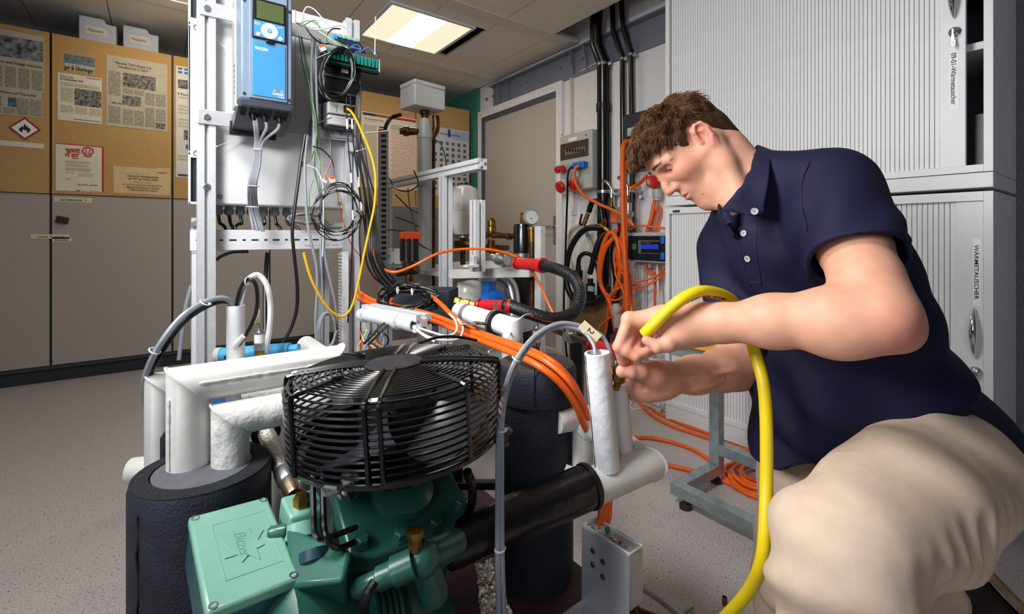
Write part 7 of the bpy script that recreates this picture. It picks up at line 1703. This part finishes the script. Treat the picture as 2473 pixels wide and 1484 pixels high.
for i, (m, pts, lb_) in enumerate((
    (GREENC, [(722, 88), (730, 150), (745, 220), (760, 290), (764, 330), (758, 400), (768, 450), (782, 500), (790, 550)], 'dark green wire, left of the pair'),
    (GYC, [(726, 90), (740, 170), (752, 230), (764, 300), (760, 350), (772, 390), (788, 425)], 'green yellow wire to the wide connector'),
    (GREENC, [(728, 88, 1.73), (742, 160, 1.73), (758, 240, 1.73), (768, 300, 1.73), (772, 350, 1.73)], 'dark green wire, right of the pair'),
    (GREENC, [(757, 435), (748, 460), (747, 500), (748, 530)], 'short green wire above the duct'),
    (RED, [(784, 430), (796, 400), (800, 388)], 'short red wire into the connector'),
    (RUBB, [(768, 300), (785, 312), (797, 340), (799, 375), (800, 392)], 'black cable feeding the red wire'),
    (WHITEC, [(740, 399), (765, 410), (778, 440), (781, 480), (781, 560), (779, 620)], 'white wire leaving the left lever connector'),
    (BROWNC, [(737, 396), (752, 380), (764, 340)], 'short brown wire at the left lever connector'),
    (REDC, [(810, 442), (815, 470), (820, 500), (830, 540), (848, 590), (870, 620), (900, 670), (912, 705)], 'long red wire crossing to the right of the post'),
    (GYC, [(806, 446), (822, 475), (831, 520), (828, 550), (820, 562)], 'green yellow wire dropping behind the coil'),
    (RUBB, [(756, 354), (775, 360), (795, 378), (805, 400), (806, 428)], 'thin black wire to the wide connector'),
    (BROWNC, [(768, 298), (785, 290), (800, 284)], 'brown wire into the bus coupler'),
    (BLUEC, [(842, 118), (858, 108), (870, 114), (868, 124), (856, 126)], 'light blue wire loop on the relay board'),
    (BLUEC, [(870, 126), (888, 115), (903, 126), (910, 136)], 'light blue wire end past the terminal strip'),
    (BROWNC, [(862, 105), (882, 103), (898, 118), (908, 132)], 'brown wire end past the terminal strip'),
    (GYC, [(722, 58), (745, 50), (770, 62), (790, 85), (820, 104), (838, 115)], 'green yellow wire across the top bar'),
    (GREENC, [(735, 60), (760, 50), (775, 75), (790, 100), (805, 108)], 'green wire across the top bar'),
    (WHITEC, [(716, 55), (740, 66), (765, 72), (800, 66), (825, 62), (848, 78)], 'white cable across the top bar'),
    (WHITEC, [(733, 62), (731, 40), (740, 18), (760, 24), (785, 52), (800, 66)], 'white cable arched above the top bar'),
    (RUBB, [(736, 62), (752, 86), (775, 104), (795, 106)], 'black wire sagging under the top bar'),
    (RUBB, [(784, 110), (790, 84), (804, 70), (822, 70)], 'black wire arched over the terminal strip'),
    (WHITEC, [(770, 75), (795, 92), (825, 112), (840, 116)], 'white wire running into the terminals'),
    )):
    cable('rack_wire', lb_, rk(*pts, y=1.69 if i > 11 else 1.715), .0016 if m not in (RUBB, WHITEC, RED) else .0024, m, 'thin wires on the control rack', 'wire', 6)
# black coil at the top and the loose one lower down
def coil(name, label, c, rx, rz, n, r, mat, ux, uy, jit=.004, seed=1, group=None, ph=0):
    rnd = random.Random(seed); pts = []; N = 22; nn_ = V(ux).cross(V(uy)).normalized()
    for k in range(n*N+1):
        a = 2*math.pi*k/N+ph; w_ = k//N; kx = 1+jit*8*math.sin(w_*2.3+a*.17); kz = 1+jit*8*math.cos(w_*1.7+a*.13)
        pts.append(V(c)+V(ux)*(rx*kx*math.cos(a))+V(uy)*(rz*kz*math.sin(a))+nn_*((w_-n/2)*r*1.3+jit*rnd.uniform(-.4, .4)))
    return tag(build(name, MB().tube(pts, r, 6), mat), label, 'cable coil')
cc_ = coil('cable_coil', 'tight black cable coil in front of the black modules', PY(815, 178, 1.66), .052, .088, 10, .0024, RUBB, V((1, 0, 0)), V((.18, 0, 1)), .012, 1)
c2_ = coil('cable_coil', 'loose black cable coil hanging over the duct end', PY(817, 512, 1.66), .074, .086, 7, .0019, RUBB, V((1, 0, .1)), V((0, 0, 1)), .024, 2)
c3_ = coil('cable_coil', 'flat black cable coil lying on the foam block', P(985, 722, 1.50), .082, .048, 11, .0027, RUBB, RT, (UP*.62+FW*.78), .026, 3)
for q in ((960, 702), (995, 705), (980, 752)): ties([(P(q[0], q[1], 1.49), RT)], .011, c3_)
c4_ = coil('cable_coil', 'grey cable coil hanging on the slotted right post', PY(790, 800, 1.70), .030, .062, 4, .0032, GREYC, V((1, 0, 0)), V((0, 0, 1)), .010, 4)
c5_ = coil('cable_coil', 'grey cable loops behind the black loose coil', PY(742, 528, 1.80), .06, .016, 4, .0030, GREYC, V((1, 0, 0)), V((0, .3, 1)), .012, 5)
# black bundle down the right post
rnd = random.Random(3)
BP = [(858, 130), (866, 200), (864, 270), (862, 320), (868, 360), (880, 420), (890, 480), (898, 560), (905, 620), (925, 665), (960, 700)]
desc = ['outermost', 'second', 'third', 'fourth', 'fifth', 'sixth', 'seventh', 'innermost']
for k in range(8):
    pts = [PY(a+rnd.uniform(-4, 4)+(k-4)*(1.0 if b < 360 else (2.6+.01*(b-360))), b, 1.69-.01*(b > 600)) for a, b in BP]
    cable('post_cable', f'black cable of the bundle right of the rack post, {desc[k]}', pts, .0036, RUBB if k % 3 else BLACK, 'black cable bundle on the right rack post', n=6)
for k, (pts, lb_) in enumerate((([(836, 232), (838, 300), (842, 360), (848, 430), (852, 520), (850, 600), (846, 700), (840, 780)], 'left'), ([(846, 232), (850, 300), (856, 370), (866, 440), (872, 500), (868, 570), (872, 640)], 'right'))):
    c_ = cable('labelled_cable', f'thin black cable with white label sleeves, {lb_} one', rk(*pts, y=1.66), .0026, RUBB, GR)
    for j in (1, 3, 4): build('label_sleeve', MB().tube([PY(pts[j][0], pts[j][1]-12, 1.659), PY(pts[j][0]+1, pts[j][1]+12, 1.659)], .0034, 8), WHITEC, c_)
cable('patch_cable', 'yellow network patch cable curving down right of the rack', rk((838, 262), (852, 275), (870, 310), (893, 365), (906, 420), (905, 490), (893, 550), (880, 610), (866, 680), (850, 740), (828, 765), (800, 752), (772, 715), (750, 670), (737, 625), (734, 610), y=1.64), .0042, YCAB, GR)
tie_spots = [(810, 121, 765, 140, 'long white cable tie sticking out left of the terminals'), (905, 130, 907, 40, 'upright white cable tie end above the terminal strip'), (873, 321, 938, 316, 'white cable tie end pointing right off the post'), (862, 365, 885, 358, 'short white cable tie end lower on the post'), (522, 354, 600, 325, 'thin white tie strip on the enclosure front'), (560, 130, 524, 98, 'fine white thread on the enclosure beside the inverter')]
for a, b, c, d, lb_ in tie_spots: tag(build('cable_tie', MB().bar(PY(a, b, 1.65 if a > 700 else 1.80), PY(c, d, 1.65 if a > 700 else 1.835), .003, .0012).box(PY(a, b, 1.65 if a > 700 else 1.80), (.005, .005, .004)), TIE), lb_, 'cable tie', 'white cable ties')
cable('orange_cable_rack', 'orange cable dropping from behind the rack then arching to the upper red sleeve', [PY(872, 520, 1.75), PY(885, 518, 1.74), PY(893, 545, 1.73), PY(900, 600, 1.75), P(918, 640, 1.75), P(950, 658, 1.75), P(1000, 642, 1.75), P(1060, 612, 1.78), P(1120, 602, 1.82), P(1180, 603, 1.84), P(1230, 614, 1.86), P(1270, 635, 1.86), P(1305, 690, 1.84), P(1325, 735, 1.82), P(1340, 765, 1.80)], .0052, ORANGE)
cable('left_grey_cable', 'grey cable left of the slotted duct behind the arch', [PY(462, 690, 1.9), PY(450, 735, 1.9), PY(440, 800, 1.9), PY(432, 870, 1.9)], .006, GREYC)
cable('duct_cable', 'grey cable curving under the left end of the duct', [PY(600, 608, 1.9), PY(560, 610, 1.9), PY(530, 622, 1.9), PY(524, 630, 1.9)], .0055, pm('slate_cable', (84, 92, 108), .4))
# ---- heavy orange cables over the rig
OR = 'heavy orange cables over the rig'
oc = [[(866, 705, 1.70), (900, 725, 1.65), (960, 740, 1.55), (1030, 757, 1.40), (1080, 775, 1.30), (1150, 805, 1.20), (1240, 838, 1.08), (1310, 868, .995), (1365, 912, .962), (1398, 960, .965), (1420, 1010, .985), (1450, 1090, 1.02), (1464, 1180, 1.0), (1462, 1240, .985), (1455, 1268, .98)],
      [(866, 722, 1.70), (905, 736, 1.62), (970, 752, 1.52), (1045, 775, 1.33), (1100, 797, 1.25), (1160, 822, 1.18), (1230, 850, 1.04), (1300, 884, .962), (1352, 925, .95), (1388, 975, .955), (1412, 1030, .97), (1444, 1100, 1.01), (1456, 1180, .99), (1452, 1240, .98), (1446, 1270, .975)],
      [(1040, 715, 1.52), (1065, 735, 1.45), (1095, 765, 1.36), (1130, 790, 1.28), (1190, 815, 1.2), (1260, 838, 1.08), (1330, 872, 1.0), (1380, 922, .985), (1412, 988, .99), (1440, 1060, 1.03), (1468, 1160, 1.01), (1470, 1235, .99), (1464, 1268, .985)]]
for i, pts in enumerate(oc): cable('power_cable', f'heavy orange cable over the rig, {["upper", "lower", "rear"][i]} of the three', [P(*q) for q in pts], .0072, ORANGE, OR, n=12)
cable('orange_stub', 'orange cable end left of the coil', [P(868, 712, 1.78), P(900, 733, 1.78), P(935, 735, 1.74), P(955, 712, 1.70)], .006, ORANGE)
# white wires out of the conduit
for i, (pts, lb_) in enumerate((([(1000, 788, 1.22), (1040, 802, 1.18), (1080, 812, 1.18), (1102, 800, 1.2), (1100, 775, 1.22), (1085, 758, 1.25)], 'upper white wire out of the conduit'), ([(1000, 790, 1.22), (1030, 812, 1.16), (1070, 822, 1.15), (1108, 818, 1.17), (1118, 792, 1.2), (1105, 770, 1.22)], 'lower white wire out of the conduit'), ([(1000, 791, 1.21), (1020, 808, 1.15), (1050, 826, 1.13)], 'short white wire out of the conduit'))):
    cable('conduit_wire', lb_, [P(*q) for q in pts], .003, WHITEC, 'white wires out of the conduit')
for i, (pts, lb_) in enumerate((([(985, 762, 1.42), (930, 780, 1.30), (900, 810, 1.2), (880, 830, 1.15)], 'front'), ([(990, 764, 1.42), (938, 786, 1.29), (908, 815, 1.19), (890, 832, 1.14)], 'rear'), ([(1010, 830, 1.1), (1060, 815, 1.12), (1110, 815, 1.15), (1180, 830, 1.2), (1235, 850, 1.22)], 'right-hand'))):
    cable('coil_tail', f'black cable tail from the flat coil, {lb_} one', [P(*q) for q in pts], .0034, RUBB, 'black cable tails over the fan')
cable('sensor_wire', 'thin white wire looping from the silver transmitter', [P(1297, 788, 1.5), P(1285, 762, 1.45), P(1262, 765, 1.38), P(1235, 800, 1.28), P(1220, 830, 1.22), P(1180, 850, 1.15)], .0026, WHITEC)
# dark wires around the test stand
for i, (pts, lb_) in enumerate((([(940, 430, 2.4), (955, 455, 2.35), (985, 462, 2.3), (1010, 445, 2.28), (1000, 412, 2.3)], 'black wire loop hanging from the stand beam'), ([(985, 455, 2.3), (990, 500, 2.3), (1005, 560, 2.3), (1010, 590, 2.3)], 'black wire down to the orange actuator'), ([(955, 470, 2.35), (990, 505, 2.3), (1012, 515, 2.3)], 'black wire crossing behind the riser'), ([(935, 556, 2.3), (960, 557, 2.25), (1000, 567, 2.2), (1012, 590, 2.2), (1045, 607, 2.2)], 'black wire from the strut past the actuator'), ([(955, 525, 2.35), (985, 535, 2.32), (1012, 548, 2.3)], 'black wire slack behind the riser'), ([(1046, 335, 2.56), (1066, 350, 2.45), (1076, 385, 2.3), (1078, 408, 2.21)], 'thin wire right of the riser pipe'))):
    cable('stand_wire', lb_, [P(*q) for q in pts], .0032, RUBB, 'dark wires on the test stand', 'wire', 6)
# ---- orange cables on the wall
OW = 'orange cables on the white wall'
def oc_(lb_, pts, r, m=ORANGE): return tag(build('wall_cable', MB().tube(cr([WX(*q) for q in pts], 8), r, 10), m), lb_, 'cable', OW)
oc_('orange cable from the left fuse box sweeping down to the brass valves', [(1398, 400, .22), (1389, 410, .24), (1390, 440, .26), (1408, 470, .26), (1440, 490, .26), (1480, 508, .26), (1510, 525, .26), (1530, 545, .24)], .011)
oc_('main orange cable running straight down from the upper plug', [(1522, 342, .2), (1510, 343, .24), (1504, 362, .27), (1503, 430, .29), (1504, 520, .3), (1508, 600, .3), (1513, 700, .3), (1515, 800, .3), (1516, 960, .28)], .015)
oc_('second straight orange cable beside the main one', [(1523, 388, .2), (1513, 392, .24), (1509, 415, .26), (1510, 520, .28), (1513, 620, .28), (1518, 720, .28), (1521, 810, .28), (1532, 960, .26)], .011)
oc_('thick orange double loop left of the straight cables', [(1488, 555, .2), (1480, 575, .2), (1462, 600, .22), (1450, 650, .22), (1452, 690, .22), (1468, 715, .22), (1484, 705, .22), (1496, 660, .22), (1494, 600, .22), (1482, 565, .22), (1466, 570, .22), (1452, 610, .22), (1447, 650, .22), (1452, 690, .22), (1470, 725, .22), (1480, 760, .22), (1488, 800, .22)], .016)
oc_('slim orange cable loops bunched behind the straight cables', [(1515, 560, .2), (1500, 570, .22), (1490, 610, .22), (1496, 650, .22), (1508, 660, .22), (1504, 610, .22), (1496, 580, .22), (1484, 620, .22), (1490, 670, .22), (1506, 690, .2), (1520, 680, .2), (1500, 640, .22), (1495, 600, .22)], .008)
oc_('thin orange cable curling low across the bundle', [(1540, 690, .12), (1510, 690, .2), (1482, 705, .24), (1474, 722, .24), (1490, 725, .24), (1515, 710, .22), (1540, 690, .2)], .007)
oc_('thin orange cable with a long s-bend toward the floor', [(1492, 625, .24), (1486, 660, .24), (1500, 690, .24), (1508, 720, .24), (1500, 750, .24), (1470, 770, .24), (1448, 790, .24), (1440, 815, .24)], .007)
oc_('thin orange cable hanging left of the grey plug', [(1485, 715, .2), (1470, 740, .22), (1466, 780, .22), (1462, 805, .22), (1455, 818, .22)], .007)
oc_('orange cable rising from the box to the red outlet', [(1562, 562, .08), (1572, 530, .08), (1580, 490, .07), (1585, 470, .07)], .013)
oc_('orange cable loop right of the red outlet', [(1570, 560, .06), (1580, 520, .05), (1592, 498, .04), (1594, 515, .04), (1588, 540, .04), (1584, 562, .05)], .008)
oc_('orange cable from the black socket panel curving left', [(1562, 425, .06), (1548, 440, .12), (1530, 452, .2), (1520, 456, .22)], .013)
oc_('thin orange cable lying on top of the control box', [(1612, 552, .06), (1580, 549, .1), (1545, 545, .14), (1525, 552, .18), (1512, 562, .2)], .007)
oc_('thin orange cable under the control box sweeping right', [(1612, 645, .04), (1590, 664, .1), (1565, 675, .14), (1530, 682, .18)], .008)
oc_('lower thin orange cable under the control box sweeping right', [(1612, 655, .04), (1588, 675, .1), (1560, 690, .14), (1540, 700, .18)], .008)
oc_('short orange cable from a gland under the control box', [(1560, 640, .1), (1561, 652, .12), (1570, 662, .12), (1582, 655, .1), (1585, 640, .1)], .009)
oc_('orange cable hanging down beside the white wires', [(1584, 660, .08), (1582, 700, .08), (1581, 745, .08), (1576, 800, .08), (1572, 860, .08)], .008)
oc_('orange cable in the lower bundle, slanting right', [(1520, 660, .22), (1524, 700, .22), (1530, 740, .22), (1535, 790, .22)], .010)
for i, pts in enumerate(([(1585, 640, .1), (1588, 690, .1), (1592, 740, .1), (1600, 800, .1)], [(1587, 640, .1), (1590, 700, .1), (1594, 780, .1), (1590, 860, .1)])):
    tag(build('white_wire', MB().tube(cr([WX(*q) for q in pts], 6), .005, 6), WHITEC), f'thin white wire under the control box, {["shorter", "longer"][i]} one', 'wire', 'white wires under the control box')
t = coil('wire_coil', 'white wire coil hanging behind the man\'s hands', WX(1580, 858, .1), .10, .035, 5, .004, WHITEC, V((0, -1, 0)), V((0, 0, 1)), .02, 8)
tag(build('black_wall_cable', MB().tube(cr([WX(1382, 402, .2), WX(1372, 420, .22), WX(1370, 480, .2), WX(1366, 600, .14), WX(1362, 760, .1), WX(1372, 900, .1)], 8), .008, 8), RUBB), 'thin black cable from the blue plug down beside the door', 'cable')
t = thing('hanging_plug', 'grey and red plug hanging behind the man\'s fist', 'plug', WX(1495, 800, .22))
build('plug_body', MB().lathe([(.016, .06), (.03, .04), (.034, 0), (.032, -.01), (.030, -.09), (.026, -.10)], WX(1490, 755, .22), cdir(-.1, 1, 0), 18), LGREY, t)
build('red_end', MB().lathe([(.028, -.10), (.028, -.125)], WX(1490, 755, .22), cdir(-.1, 1, 0), 18), RED, t)
# ---- orange cables on the floor
OF = 'orange cables on the floor'
def fl_(lb_, pts, r=.0085): return tag(build('floor_cable', MB().tube(cr([PZ(a, b, r) for a, b in pts], 9), r, 10), ORANGE), lb_, 'cable', OF)
fl_('orange floor cable nearest the cabinet plinth', [(1536, 962), (1570, 1000), (1620, 1028), (1690, 1052), (1760, 1075), (1850, 1100), (1960, 1140)])
fl_('orange floor cable running beside the plinth cable', [(1548, 960), (1580, 992), (1640, 1022), (1720, 1050), (1800, 1072), (1900, 1105)])
fl_('orange floor cable arching right from the mitred pipe', [(1480, 1062), (1560, 1058), (1620, 1068), (1680, 1090), (1740, 1130), (1790, 1170), (1850, 1200)])
fl_('orange floor cable passing under the table foot', [(1560, 1115), (1640, 1130), (1700, 1147), (1760, 1168), (1820, 1195), (1880, 1225)])
rnd = random.Random(6); pts = []
cfl = PZ(1850, 1165, .009)
for k in range(5*20):
    a = 2*math.pi*k/20; R__ = .155-.018*(k/20)+.008*math.sin(a*1.3+k*.05)
    pts.append(cfl+V((R__*math.cos(a), R__*math.sin(a), .006*(k//20)+.003*math.sin(a*2+k))))
tag(build('floor_coil', MB().tube(pts, .0085, 10), ORANGE), 'coil of orange cable on the floor behind the yellow hose', 'cable coil')
tag(build('white_floor_wire', MB().tube(cr([PZ(1590, 960, .004), PZ(1552, 955, .004), PZ(1525, 975, .004), PZ(1530, 990, .004), PZ(1560, 985, .004)], 6), .004, 6), WHITEC), 'thin white wire lying on the floor by the profile offcut', 'wire')

# loose coloured wires behind the fan
rnd = random.Random(21); WC = [('red', REDC), ('green', GREENC), ('yellow', YCAB), ('brown', BROWNC), ('white', WHITEC), ('blue', BLUEC), ('black', RUBB)]
for k in range(14):
    nm_, m_ = WC[k % 7]; x0_ = 868+k*4.6
    pts = [P(x0_, 800+rnd.uniform(-6, 6), 1.52), P(x0_+rnd.uniform(-10, 14), 822, 1.50), P(x0_+rnd.uniform(-14, 18), 842, 1.48), P(x0_+rnd.uniform(-16, 20), 868, 1.46)]
    cable('loose_wire', f'thin {nm_} loose wire behind the fan cage, {"left" if k < 7 else "right"} of its two', pts, .0022, m_, 'loose wires behind the fan cage', 'wire', 5)
